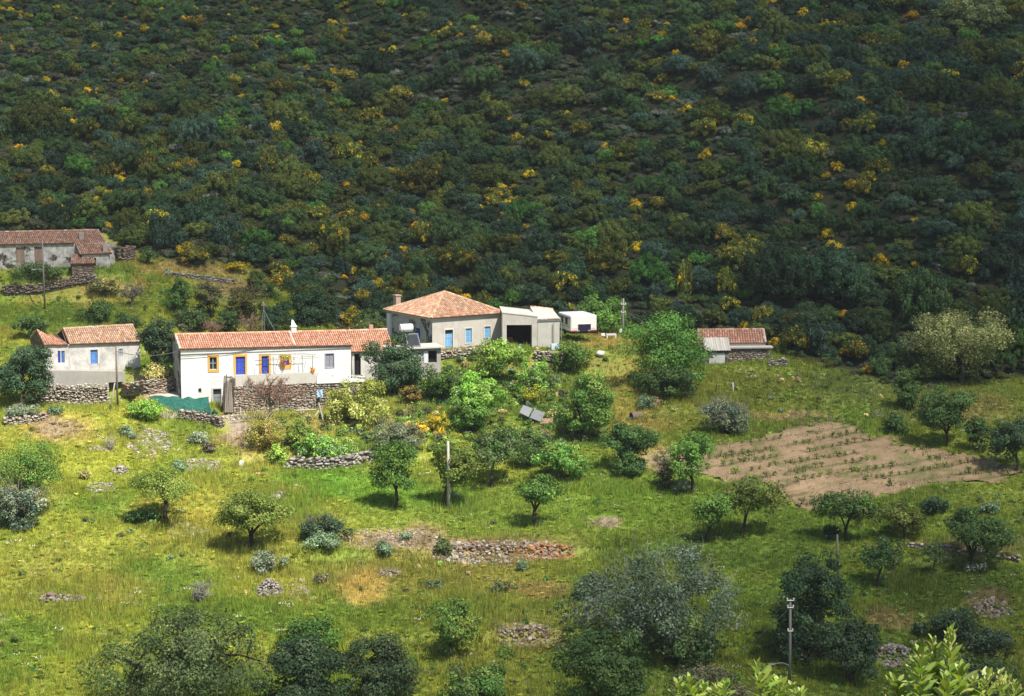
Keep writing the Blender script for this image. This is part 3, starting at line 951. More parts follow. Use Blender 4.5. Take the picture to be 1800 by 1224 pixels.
def stone_wall(label, pts, h, thick=.5, size=.32, single=30, pal=STONE_PAL, pal_key='std', name="dry_stone_wall", flat=.55, ruin=.25, cat="stone wall", core=(.12, .10, .08), hend=None):
    """A dry stone wall along pixels of its foot; h in metres."""
    rng = rng_()
    G = [at(*p) for p in pts]
    R = root(name, G[0], label, cat)
    items = []
    mb = MB()
    L = sum(np.linalg.norm(G[i + 1] - G[i]) for i in range(len(G) - 1)); run = 0
    for i in range(len(G) - 1):
        a, b = G[i], G[i + 1]; l = np.linalg.norm(b - a); u = (b - a) / l
        side = np.array([u[1], -u[0], 0.0]); side /= np.linalg.norm(side)
        hh0 = h + ((hend - h) * run / L if hend is not None else 0); hh1 = h + ((hend - h) * (run + l) / L if hend is not None else 0)
        q = []
        for (p, hh) in ((a, hh0), (b, hh1)):
            q.append((p, hh))
        k = .30 * thick
        (pa, ha), (pb, hb) = q
        mb.hexa([pa + side * k - (0, 0, .4), pb + side * k - (0, 0, .4), pb - side * k - (0, 0, .4), pa - side * k - (0, 0, .4),
                 pa + side * k + (0, 0, ha * .8), pb + side * k + (0, 0, hb * .8), pb - side * k + (0, 0, hb * .8), pa - side * k + (0, 0, ha * .8)], core)
        rows = max(2, int(round(h / (size * flat * .85))))
        for r in range(rows):
            s = -rng.rand() * size
            while s < l:
                w = size * rng.uniform(.4, 1.35)
                hh = hh0 + (hh1 - hh0) * s / l
                hz = hh / rows
                if not (r >= rows - 1 and rng.rand() < ruin) and not (r == rows - 2 and rng.rand() < ruin * .4):
                    for sd in ((1,) if h > 1.2 else (1, -1)):
                        c = a + u * (s + w * .5) + side * sd * thick * .36 * rng.uniform(.7, 1.25) + np.array([0, 0, hz * (r + .5 + rng.normal(0, .3))])
                        m = np.stack([u, np.cross((0, 0, 1.0), u), (0, 0, 1.0)], 1) @ rot3(R0(rng.randint(1 << 30)), .12) if False else np.stack([u, -side, np.array([0, 0, 1.0])], 1)
                        j = rng.normal(0, .10, 3)
                        rj = np.array([[1, -j[0], j[1]], [j[0], 1, -j[2]], [-j[1], j[2], 1]])
                        items.append((c, (w * .5, thick * .26 * rng.uniform(.8, 1.3), hz * .5 * rng.uniform(.6, 1.35)), m @ rj))
                s += w * .98
        run += l
    mb.build("core", M['stone'], R)
    stones(R, items, single, pal, pal_key, rng)
    return R


def rubble(label, cx, cy, rx, ry, n, size=.28, single=12, pal=STONE_PAL, pal_key='std', name="rubble_heap", heap=0.0, cat="rubble", big=1.8):
    rng = rng_()
    P = at(cx, cy)
    R = root(name, P, label, cat)
    items = []
    ux = (at(cx + rx, cy) - at(cx - rx, cy)) / 2; uy = (at(cx, cy - ry) - at(cx, cy + ry)) / 2
    for _ in range(int(n * 1.9)):
        a = rng.uniform(0, 6.283); r = rng.rand() ** .55
        p = P + ux * (math.cos(a) * r) + uy * (math.sin(a) * r)
        p[2] = float(H(p[0], p[1]))
        s = .66 * size * math.exp(rng.normal(0, .28))
        if rng.rand() < .05: s *= 1.4
        z = heap * max(0, 1 - r * r) * rng.rand()
        items.append((p + np.array([0, 0, s * .22 + z]), (s * .6, s * .5 * rng.uniform(.6, 1.2), s * rng.uniform(.18, .4)), rot3(rng)))
    stones(R, items, single, pal, pal_key, rng)
    return R


# --- scatter of instances: one object
def scatter(name, protos, P, rot, scl, idx, tint, label=None):
    P = np.asarray(P, np.float32)
    me = bpy.data.meshes.new(name)
    me.vertices.add(len(P)); me.vertices.foreach_set("co", P.ravel())
    for nm, typ, key, arr in (("rot", 'FLOAT_VECTOR', "vector", rot), ("scl", 'FLOAT_VECTOR', "vector", scl)):
        a = me.attributes.new(nm, typ, 'POINT'); a.data.foreach_set(key, np.asarray(arr, np.float32).ravel())
    a = me.attributes.new("idx", 'INT', 'POINT'); a.data.foreach_set("value", np.asarray(idx, np.int32))
    if tint is not None:
        a = me.attributes.new("tint", 'FLOAT_COLOR', 'POINT')
        c = np.ones((len(P), 4), np.float32); c[:, :3] = tint
        a.data.foreach_set("color", c.ravel())
    o = link(name, me)
    col = bpy.data.collections.new(name + "_kinds")
    for i, m in enumerate(protos):
        ob = bpy.data.objects.new("%s_kind_%02d" % (name, i), m); col.objects.link(ob)
    ng = bpy.data.node_groups.new(name, 'GeometryNodeTree')
    ng.interface.new_socket(name="Geometry", in_out='INPUT', socket_type='NodeSocketGeometry')
    ng.interface.new_socket(name="Geometry", in_out='OUTPUT', socket_type='NodeSocketGeometry')
    n = ng.nodes; l = ng.links
    gi = n.new("NodeGroupInput"); go = n.new("NodeGroupOutput")
    ip = n.new("GeometryNodeInstanceOnPoints")
    ci = n.new("GeometryNodeCollectionInfo"); ci.inputs["Collection"].default_value = col
    ci.inputs["Separate Children"].default_value = True; ci.inputs["Reset Children"].default_value = True

    def na(nm, typ):
        q = n.new("GeometryNodeInputNamedAttribute"); q.data_type = typ; q.inputs["Name"].default_value = nm
        return q.outputs["Attribute"]
    l.new(gi.outputs[0], ip.inputs["Points"]); l.new(ci.outputs[0], ip.inputs["Instance"])
    ip.inputs["Pick Instance"].default_value = True
    l.new(na("idx", 'INT'), ip.inputs["Instance Index"]); l.new(na("rot", 'FLOAT_VECTOR'), ip.inputs["Rotation"]); l.new(na("scl", 'FLOAT_VECTOR'), ip.inputs["Scale"])
    l.new(ip.outputs[0], go.inputs[0])
    md = o.modifiers.new("scatter", 'NODES'); md.node_group = ng
    tag(o, label, kind="stuff")
    return o

# ------------------------------------------------------------------ building helpers
def wall_face(mb, fr, a0, a1, h0, hL, hR, ops=(), d=0.0, reveal=.22, t=(1, 1, 1)):
    """One face with real openings; ops: (a0, a1, h0, h1[, reveal])."""
    hm = min(hL, hR)
    A = sorted({a0, a1, *[o[0] for o in ops], *[o[1] for o in ops]}); Hh = sorted({h0, hm, *[o[2] for o in ops], *[min(o[3], hm) for o in ops]})
    A = [a for a in A if a0 - 1e-6 <= a <= a1 + 1e-6]; Hh = [h for h in Hh if h0 - 1e-6 <= h <= hm + 1e-6]
    for i in range(len(A) - 1):
        for j in range(len(Hh) - 1):
            ca, ch = (A[i] + A[i + 1]) / 2, (Hh[j] + Hh[j + 1]) / 2
            if any(o[0] < ca < o[1] and o[2] < ch < o[3] for o in ops): continue
            mb.poly([fr.W(A[i], d, Hh[j]), fr.W(A[i + 1], d, Hh[j]), fr.W(A[i + 1], d, Hh[j + 1]), fr.W(A[i], d, Hh[j + 1])], t)
    if abs(hL - hR) > 1e-4:
        mb.poly([fr.W(a0, d, hm), fr.W(a1, d, hm)] + ([fr.W(a1, d, hR)] if hR > hL else [fr.W(a0, d, hL)]), t)
    for o in ops:
        r = o[4] if len(o) > 4 else reveal
        b0, b1, g0, g1 = o[:4]; W = fr.W
        mb.poly([W(b0, d, g0), W(b0, d, g1), W(b0, d + r, g1), W(b0, d + r, g0)], t)
        mb.poly([W(b1, d, g1), W(b1, d, g0), W(b1, d + r, g0), W(b1, d + r, g1)], t)
        mb.poly([W(b0, d, g1), W(b1, d, g1), W(b1, d + r, g1), W(b0, d + r, g1)], t)
        mb.poly([W(b1, d, g0), W(b0, d, g0), W(b0, d + r, g0), W(b1, d + r, g0)], t)


def tile_row(mb, A, up, n, u, L, pitch, pal, rng, w=.19, k=.42):
    rows = max(1, int(round(L / k)))
    kk = L / rows
    for j in range(rows):
        p0 = A + up * (j * kk - .05); p1 = A + up * ((j + 1) * kk + .02)
        o = u * rng.normal(0, .008)
        c = tuple(np.array(pal[rng.randint(len(pal))]) * rng.uniform(.72, 1.2))
        l0, l1 = .055 + rng.normal(0, .008), .02
        hw, hh = w * .5 * rng.uniform(.92, 1.08), .085
        q = []
        for (p, l, s) in ((p0, l0, 1.05), (p1, l1, .9)):
            q.append([p + o - u * hw * s + n * (l - .03), p + o - u * hw * .55 * s + n * (l + hh * .8), p + o + u * hw * .55 * s + n * (l + hh * .8), p + o + u * hw * s + n * (l - .03)])
        for i in range(3):
            mb.poly([q[0][i], q[0][i + 1], q[1][i + 1], q[1][i]], c)
        mb.poly([q[0][3], q[0][2], q[0][1], q[0][0]], tuple(np.array(c) * .6))


def roof_plane(parent, e0, e1, r1, r0, pal, rng, pitch=.25, under=(.30, .16, .11), thick=.10, missing=0.0, name="roof_tiles", mb=None, slab=None):
    """A tiled slope; e0-e1 the eave from left to right, r0, r1 the ridge ends (equal for a hip)."""
    e0, e1, r0, r1 = [np.array(p, float) for p in (e0, e1, r0, r1)]
    n = np.cross(e1 - e0, (r0 + r1) / 2 - e0); n /= np.linalg.norm(n)
    if n[2] < 0: n = -n
    own = mb is None
    if own: mb = MB()
    L = np.linalg.norm(e1 - e0); u = (e1 - e0) / L
    tri = np.linalg.norm(r1 - r0) < .05
    nc = max(2, int(round(L / pitch)))
    for i in range(nc):
        s = (i + .5) / nc
        A = e0 + (e1 - e0) * s
        if tri:
            ap = r0 - e0; s0 = np.dot(ap, u) / L; hv = ap - u * np.dot(ap, u); Hh = np.linalg.norm(hv); up = hv / Hh
            B = A + up * Hh * (s / s0 if s < s0 else (1 - s) / (1 - s0))
        else:
            B = r0 + (r1 - r0) * s
        l = np.linalg.norm(B - A)
        if l < .2: continue
        if missing and rng.rand() < missing: continue
        tile_row(mb, A + n * .01, (B - A) / l, n, u, l, pitch, pal, rng, w=pitch * .74)
    if slab is not None:
        pts = [e0, e1, r0] if tri else [e0, e1, r1, r0]
        k = len(pts)
        lo = [p - n * thick for p in pts]
        slab.poly(pts, under); slab.poly(lo[::-1], under)
        for i in range(k):
            slab.poly([lo[i], lo[(i + 1) % k], pts[(i + 1) % k], pts[i]], under)
    if own:
        o = mb.build(name, M['tile'], parent); o["kind"] = "stuff"


def ridge_caps(mb, P, Q, pal, rng, r=.15):
    P = np.array(P, float); Q = np.array(Q, float); L = np.linalg.norm(Q - P); d = (Q - P) / L
    s = np.cross(d, (0, 0, 1.0)); s /= np.linalg.norm(s); n = np.cross(s, d)
    k = max(1, int(L / .42)); kk = L / k
    for i in range(k):
        c = tuple(np.array(pal[rng.randint(len(pal))]) * rng.uniform(.8, 1.2))
        a = P + d * kk * i; b = P + d * (kk * (i + 1) + .04)
        q = []
        for (p, l) in ((a, .05), (b, .03)):
            q.append([p - s * r + n * (l - .06), p - s * r * .6 + n * (l + r * .5), p + s * r * .6 + n * (l + r * .5), p + s * r + n * (l - .06)])
        for j in range(3):
            mb.poly([q[0][j], q[0][j + 1], q[1][j + 1], q[1][j]], c)
        mb.poly(q[0][::-1], c)


def surround(fr, inner, outer, parent, col, d=0.0, proud=.05, sill=True):
    a0, a1, h0, h1 = inner; b0, b1, g0, g1 = outer
    mb = MB()
    mb.box(fr, b0, a0, d - proud, d + .04, g0, g1, col); mb.box(fr, a1, b1, d - proud, d + .04, g0, g1, col)
    mb.box(fr, a0, a1, d - proud, d + .04, h1, g1, col)
    if sill and g0 < h0 - .01: mb.box(fr, a0, a1, d - proud, d + .04, g0, h0, col)
    return mb.build("surround", M['paint'], parent)


def shutters(fr, r, parent, col, d=0.0, slats=6, gap=.02, leaves=2, name="shutter"):
    a0, a1, h0, h1 = r
    w = (a1 - a0) / leaves
    for i in range(leaves):
        mb = MB()
        x0, x1 = a0 + w * i + gap, a0 + w * (i + 1) - gap
        s = .07
        mb.box(fr, x0, x0 + s, d, d + .05, h0, h1, col); mb.box(fr, x1 - s, x1, d, d + .05, h0, h1, col)
        k = (h1 - h0) / slats
        for j in range(slats):
            mb.box(fr, x0 + s, x1 - s, d + .012, d + .04, h0 + k * j + .012, h0 + k * (j + 1) - .012, tuple(np.array(col) * (.85 + .2 * ((j * 7) % 3) / 2)))
        mb.build(name, M['paint'], parent)


def window(R, fr, px, col, d=0.0, sur=None, glass=True, kind='shut', depth=.12, name="window", label=None):
    """px: pixel rectangle of the opening; sur: (outer pixel rectangle, colour)."""
    r = fr.rect(*px, d)
    mb = MB(); s = .05
    a0, a1, h0, h1 = r
    mb.box(fr, a0, a0 + s, d + depth - .02, d + depth + .06, h0, h1, col); mb.box(fr, a1 - s, a1, d + depth - .02, d + depth + .06, h0, h1, col)
    mb.box(fr, a0 + s, a1 - s, d + depth - .02, d + depth + .06, h0, h0 + s, col); mb.box(fr, a0 + s, a1 - s, d + depth - .02, d + depth + .06, h1 - s, h1, col)
    if kind == 'glass':
        m = (a0 + a1) / 2
        mb.box(fr, m - .03, m + .03, d + depth - .01, d + depth + .05, h0 + s, h1 - s, col)
        mb.box(fr, a0 + s, m - .03, d + depth - .005, d + depth + .045, (h0 + h1) / 2 - .02, (h0 + h1) / 2 + .02, col)
        mb.box(fr, m + .03, a1 - s, d + depth - .005, d + depth + .045, (h0 + h1) / 2 - .02, (h0 + h1) / 2 + .02, col)
    o = mb.build(name, M['paint'], R)
    if label: o["label"] = label
    g = MB(); g.box(fr, a0, a1, d + depth + .07, d + depth + .09, h0, h1, (1, 1, 1)); g.build("pane", M['glass'], o)
    if kind == 'shut':
        shutters(fr, (a0 + s, a1 - s, h0 + s, h1 - s), o, col, d + depth - .03)
    if sur:
        surround(fr, r, fr.rect(*sur[0], d), o, sur[1], d)
    return r


def door(R, fr, px, col, d=0.0, sur=None, planks=4, depth=.12, label=None, top=None):
    r = fr.rect(*px, d); a0, a1, h0, h1 = r
    hh = h1 if top is None else h1 - top * (h1 - h0)
    mb = MB(); w = (a1 - a0) / planks
    for i in range(planks):
        c = tuple(np.array(col) * (.86 + .22 * ((i * 5) % 3) / 2))
        mb.box(fr, a0 + w * i + .008, a0 + w * (i + 1) - .008, d + depth, d + depth + .05, h0, hh, c)
    mb.box(fr, a0, a1, d + depth + .052, d + depth + .07, h0, hh, tuple(np.array(col) * .6))
    for g in (.25, .75):
        q = h0 + (hh - h0) * g
        mb.box(fr, a0 + .01, a1 - .01, d + depth - .02, d + depth - .002, q - .05, q + .05, tuple(np.array(col) * .9))
    o = mb.build("door", M['paint'], R)
    if label: o["label"] = label
    k = MB(); k.box(fr, a1 - .14, a1 - .09, d + depth - .08, d + depth - .022, h0 + .9, h0 + 1.05, (.12, .1, .08)); k.build("handle", M['metal'], o)
    if top is not None:
        t = MB(); t.box(fr, a0, a1, d + depth, d + depth + .04, hh + .03, h1, (.10, .10, .10)); t.build("fanlight", M['glass'], o)
    if sur: surround(fr, r, fr.rect(*sur[0], d), o, sur[1], d, sill=False)
    return r


def face_stones(R, fr, d, a0, a1, h0, h1, size=.34, single=40, pal=STONE_PAL, pal_key='std', rng=None, ops=(), bulge=.10, small_name="small_stones"):
    rng = rng or rng_()
    items = []; h = h0
    while h < h1 - .05:
        hh = min(size * rng.uniform(.35, .7), h1 - h)
        a = a0 - rng.rand() * size * .5
        while a < a1:
            w = size * rng.uniform(.5, 1.7)
            x0, x1 = max(a, a0), min(a + w, a1)
            ca, ch = (x0 + x1) / 2, h + hh / 2
            if x1 - x0 > .05 and not any(o[0] < ca < o[1] and o[2] < ch < o[3] for o in ops):
                j = rng.normal(0, .06, 3)
                rj = np.array([[1, -j[0], j[1]], [j[0], 1, -j[2]], [-j[1], j[2], 1]])
                m = np.stack([fr.u, fr.v, fr.z], 1) @ rj
                items.append((fr.W(ca, d, ch + rng.normal(0, .04)), ((x1 - x0) * .5, bulge * rng.uniform(.6, 1.6), hh * .5 * rng.uniform(.7, 1.25)), m))
            a += w
        h += hh
    stones(R, items, single, pal, pal_key, rng, small_name)


SALMON = [(.62, .31, .20), (.65, .35, .235), (.57, .27, .165), (.67, .41, .29), (.60, .33, .22)]
PALETILE = [(.60, .40, .26), (.54, .33, .20), (.62, .46, .32), (.49, .29, .18), (.62, .48, .35)]
OLDTILE = [(.36, .20, .135), (.30, .17, .115), (.42, .26, .185), (.25, .17, .125), (.40, .30, .23)]
REDTILE = [(.44, .20, .13), (.38, .17, .11), (.50, .27, .20), (.36, .22, .17), (.48, .33, .26)]
BLUE = srgb('#3c4fb0'); SKYBLUE = srgb('#7fb2dc'); ORANGE = (.72, .38, .08); GREYPAINT = (.30, .31, .36)

# ------------------------------------------------------------------ the long whitewashed farmhouse
def white_house():
    rng = rng_()
    fr = Fr(pt(319, 702, 248), 17.0)
    R = root("farmhouse", fr.O, "long whitewashed farmhouse with salmon tiled roof and orange framed openings", "house")
    aR, hR = fr.fit(616.5, 606.5); _, hL = fr.fit(319, 613)
    dp = 6.0
    px = dict(w1=(368, 628, 381, 650), d1=(414, 627, 431, 659), d2=(459.5, 626, 472.5, 659), w4=(496.5, 626, 508, 642), w5=(572, 622, 586.5, 646), low=(374.5, 684, 388.5, 713), niche=(348.5, 683, 354, 691))
    ops = [fr.rect(*px[k]) for k in px]
    w = MB()
    wall_face(w, fr, 0, aR, -1.2, hL, hR, ops, reveal=.22)
    rl = fr.fitp(309, 589, dp / 2); rr = fr.fitp(601, 582.5, dp / 2)
    hrL, hrR = rl[2] - fr.O[2] - .12, rr[2] - fr.O[2] - .12
    w.poly([fr.W(aR, 0, -1.2), fr.W(aR, dp, -1.2), fr.W(aR, dp, hR), fr.W(aR, dp / 2, hrR), fr.W(aR, 0, hR)])
    w.poly([fr.W(aR, dp, -1.2), fr.W(0, dp, -1.2), fr.W(0, dp, hL), fr.W(aR, dp, hR)])
    w.build("wall", M['white'], R)
    g = MB()
    g.poly([fr.W(0, dp, -1.2), fr.W(0, 0, -1.2), fr.W(0, 0, hL), fr.W(0, dp / 2, hrL), fr.W(0, dp, hL)])
    o = g.build("gable_wall", M['greywall'], R); o["label"] = "bare grey stone gable wall"
    # roof
    e0 = fr.W(-.1, -.28, hL - .02); e1 = fr.W(aR + .1, -.28, hR - .02)
    r0 = fr.W(-.1, dp / 2, hrL + .14); r1 = fr.W(aR + .1, dp / 2, hrR + .14)
    b0 = fr.W(-.1, dp + .28, hL - .02); b1 = fr.W(aR + .1, dp + .28, hR - .02)
    slab = MB(); t = MB()
    roof_plane(None, e0, e1, r1, r0, SALMON, rng, mb=t, slab=slab)
    roof_plane(None, b1, b0, r0, r1, SALMON, rng, mb=t, slab=slab)
    ro = slab.build("roof", M['tile'], R)
    ridge_caps(t, r0 + (0, 0, .05), r1 + (0, 0, .05), SALMON, rng)
    s = .665
    ridge_caps(t, e0 + (e1 - e0) * s + (0, 0, .1), r0 + (r1 - r0) * s + (0, 0, .1), [(.66, .55, .47), (.6, .48, .4)], rng, .13)
    ridge_caps(t, e0 + (0, 0, .04), r0 + (0, 0, .04), [(.6, .52, .46), (.55, .4, .32)], rng, .13)
    t.build("roof_tiles", M['tile'], ro)["kind"] = "stuff"
    c = fr.fitp(516, 584, dp / 2)
    f2 = Fr(c, 17)
    ch = MB(); ch.box(f2, -.28, .28, -.25, .25, -.5, .6, (.8, .78, .74)); ch.box(f2, -.36, .36, -.33, .33, .6, .72, (.8, .78, .74))
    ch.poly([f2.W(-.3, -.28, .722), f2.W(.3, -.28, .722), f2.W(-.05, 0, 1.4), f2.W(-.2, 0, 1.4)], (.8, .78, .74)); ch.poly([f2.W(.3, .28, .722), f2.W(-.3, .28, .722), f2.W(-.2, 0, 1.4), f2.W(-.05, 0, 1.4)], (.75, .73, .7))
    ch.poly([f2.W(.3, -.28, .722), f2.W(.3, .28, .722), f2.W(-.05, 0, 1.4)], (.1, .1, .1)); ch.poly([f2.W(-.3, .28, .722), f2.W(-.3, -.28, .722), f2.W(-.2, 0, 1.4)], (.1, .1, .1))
    ch.build("chimney", M['paint'], ro)
    f = MB(); f.box(fr, .0, aR, -.12, -.004, min(hL, hR) - .34, min(hL, hR) - .2, (.7, .68, .64)); f.build("cornice", M['paint'], R)
    window(R, fr, px['w1'], (.42, .5, .5), sur=((364.8, 624.5, 384.8, 654.5), ORANGE), kind='glass', label="window with pale muntins in an orange surround")
    door(R, fr, px['d1'], BLUE, sur=((410, 623, 434.5, 659), ORANGE), label="blue door in an orange surround, nearest the window")
    door(R, fr, px['d2'], tuple(v * .8 for v in BLUE), sur=((455, 622, 476, 659), ORANGE), label="darker blue door in an orange surround, behind the arbour")
    window(R, fr, px['w4'], tuple(v * .8 for v in BLUE), sur=((492.5, 622, 512, 649), ORANGE), label="small blue shuttered window in an orange surround")
    window(R, fr, px['w5'], GREYPAINT, sur=((570.6, 621, 587.8, 647), (.36, .37, .42)), label="grey shuttered window without orange paint")
    door(R, fr, px['low'], (.25, .28, .28), sur=((371.5, 682, 390, 713), (.5, .49, .46)), label="weathered grey cellar door", top=.32)
    n = MB(); a = fr.rect(*px['niche']); n.box(fr, a[0], a[1], .2, .22, a[2], a[3], (.12, .09, .07)); n.build("niche_hatch", M['wood'], R)
    # weathered strip of kerb under the doors
    return fr, hL


frC, hLC = white_house()


def terrace():
    rng = rng_()
    d = -3.1
    a0, _ = frC.fit(408.5, 700, d); a1, _ = frC.fit(555.5, 700, d)
    hd = frC.fit(423, 659)[1]; hp1 = frC.fit(480, 657.5, d)[1]; hp0 = frC.fit(480, 676.5, d)[1]
    R = root("terrace", frC.W(a0, d, 0), "stone built terrace with a bare concrete parapet before the whitewashed house", "terrace")
    m = MB()
    m.box(frC, a0, a1, d + .06, -.01, -2.6, hd - .03, (.16, .13, .11)); m.build("core", M['stone'], R)
    k = MB(); k.box(frC, a0 + .3, a1 - .02, d + .36, -.012, hd - .027, hd, (.45, .43, .38)); k.build("floor_slab", M['concrete'], R)
    p = MB(); p.box(frC, a0 + .35, a1, d - .02, d + .22, hp0, hp1, (1, 1, 1)); p.build("parapet", M['paleconcrete'], R)
    face_stones(R, frC, d, a0, a1, -2.4, hp0 - .02, .36, 90, rng=rng, pal=[(.40, .35, .29), (.32, .27, .22), (.45, .41, .35), (.38, .28, .21), (.28, .24, .21)], pal_key='terrace')
    fl = Fr(frC.W(a0, 0, 0), 17 - 90)
    face_stones(R, fl, 0, .1, -d - .1, -2.4, hd, .36, 0, rng=rng)
    # right hand, lower length of the wall
    R2 = root("retaining_wall", frC.W(a1 + .1, d + .4, 0), "low stone retaining wall under the white ramp, half hidden by lemon bushes", "stone wall")
    b1, _ = frC.fit(640, 680, d + .5)
    m = MB(); m.box(frC, a1 + .05, b1, d + .56, -.02, -2.5, hp0 - .2, (.16, .13, .11)); m.build("core", M['stone'], R2)
    face_stones(R2, frC, d + .5, a1 + .05, b1, -2.4, hp0 - .15, .4, 20, rng=rng)
    R3 = root("ramp_wall", frC.W(a1 + .1, d + .5, 0), "white painted ramp wall with a grey rail right of the terrace", "wall")
    a, hb = frC.fit(556, 673, d + .5); b, hb2 = frC.fit(641, 677, d + .5)
    _, ht = frC.fit(556, 660, d + .5); _, ht2 = frC.fit(641, 667, d + .5)
    m = MB(); W = frC.W
    m.hexa([W(a, d + .3, hp0 - .14), W(b, d + .3, hp0 - .14), W(b, d + .52, hp0 - .14), W(a, d + .52, hp0 - .14), W(a, d + .3, ht), W(b, d + .3, ht2), W(b, d + .52, ht2), W(a, d + .52, ht)])
    m.build("wall", M['white'], R3)
    r = MB()
    r.tube([W(a, d + .35, ht + .28), W(b, d + .35, ht2 + .28)], .035, 5, (.45, .44, .42))
    for q in (.02, .33, .66, .98):
        p0 = W(a + (b - a) * q, d + .35, ht + (ht2 - ht) * q - .02)
        r.tube([p0, p0 + (0, 0, .3)], .035, 5, (.45, .44, .42))
    r.build("rail", M['metal'], R3)
    # arbour of thin poles
    R4 = root("arbour", frC.W(a0 + 3, d + 1, hd), "open arbour of thin grey poles over the terrace", "arbour")
    for (x, y0, y1, dd) in ((481, 662, 627, d + .5), (517, 661, 627, d + .5), (549.5, 660, 625, d + .5), (456, 659, 626, -1.0), (532, 658, 624, -.8)):
        q, g = frC.fit(x, y0, dd); _, g1 = frC.fit(x, y1, dd)
        mm = MB(); mm.tube([frC.W(q, dd, hd), frC.W(q + rng.uniform(-.05, .05), dd, g1)], .045, 5, (.34, .31, .27)); mm.build("post", M['wood'], R4)
    for (xa, ya, xb, yb, dd) in ((443, 624, 556, 623.5, d + .5), (448, 634, 560, 629, d + .9), (470, 630, 556, 626, -1.6), (455, 623, 540, 621, -.8)):
        mm = MB(); mm.tube([frC.fitp(xa, ya, dd), frC.fitp((xa + xb) / 2, (ya + yb) / 2 + .6, dd), frC.fitp(xb, yb, dd)], .035, 5, (.36, .33, .29)); mm.build("rail", M['wood'], R4)
    for x in (470, 495, 520, 545):
        mm = MB(); mm.tube([frC.fitp(x, 625, d + .5), frC.fitp(x - 3, 622, -.5)], .03, 4, (.36, .33, .29)); mm.build("crosspiece", M['wood'], R4)
    return a0, a1, d, hd, hp1, hp0


TER = terrace()


def annex_house():
    rng = rng_()
    fr = Fr(pt(619, 660, 256.2), 17.0)
    R = root("outbuilding", fr.O, "tile roofed outbuilding with a dark open doorway beside the whitewashed farmhouse", "outbuilding")
    aR, hR = fr.fit(690, 617); _, hL = fr.fit(619, 618.5)
    o = fr.rect(622.5, 622, 634, 660)
    w = MB(); wall_face(w, fr, 0, aR, -1.5, hL, hR, [o], reveal=.3)
    w.poly([fr.W(0, 7, -1.5), fr.W(0, 0, -1.5), fr.W(0, 0, hL), fr.W(0, 3.5, hL + 1.5), fr.W(0, 7, hL)])
    w.poly([fr.W(aR, 0, -1.5), fr.W(aR, 7, -1.5), fr.W(aR, 7, hR), fr.W(aR, 3.5, hR + 1.5), fr.W(aR, 0, hR)])
    w.build("wall", M['oldwhite'], R)
    k = MB(); k.box(fr, o[0], o[1], .31, .36, o[2], o[3]); k.build("doorway", M['dark'], R)  # flat dark sheet standing in for the shade beyond the door
    surround(fr, o, (o[0] - .12, o[1] + .22, o[2], o[3] + .14), R, (.62, .62, .6), sill=False)
    e0 = fr.W(-.35, -.3, hL); e1 = fr.W(aR + .2, -.3, hR)
    r0 = fr.fitp(606, 581.5, 3.5); r1 = fr.W(aR + .2, 3.5, r0[2] - fr.O[2])
    t = MB(); s = MB()
    roof_plane(None, e0, e1, r1, r0, SALMON[:3] + PALETILE[:2], rng, mb=t, slab=s)
    roof_plane(None, fr.W(aR + .2, 7.3, hR), fr.W(-.35, 7.3, hL), r0, r1, PALETILE, rng, mb=t, slab=s)
    ro = s.build("roof", M['tile'], R); ridge_caps(t, r0, r1, PALETILE, rng)
    t.build("roof_tiles", M['tile'], ro)["kind"] = "stuff"
    c = fr.fitp(652, 578, 3.5); f2 = Fr(c, 17)
    ch = MB(); ch.box(f2, -.22, .22, -.2, .2, -.5, .45, (.5, .3, .22)); ch.build("chimney", M['paint'], ro)


annex_house()


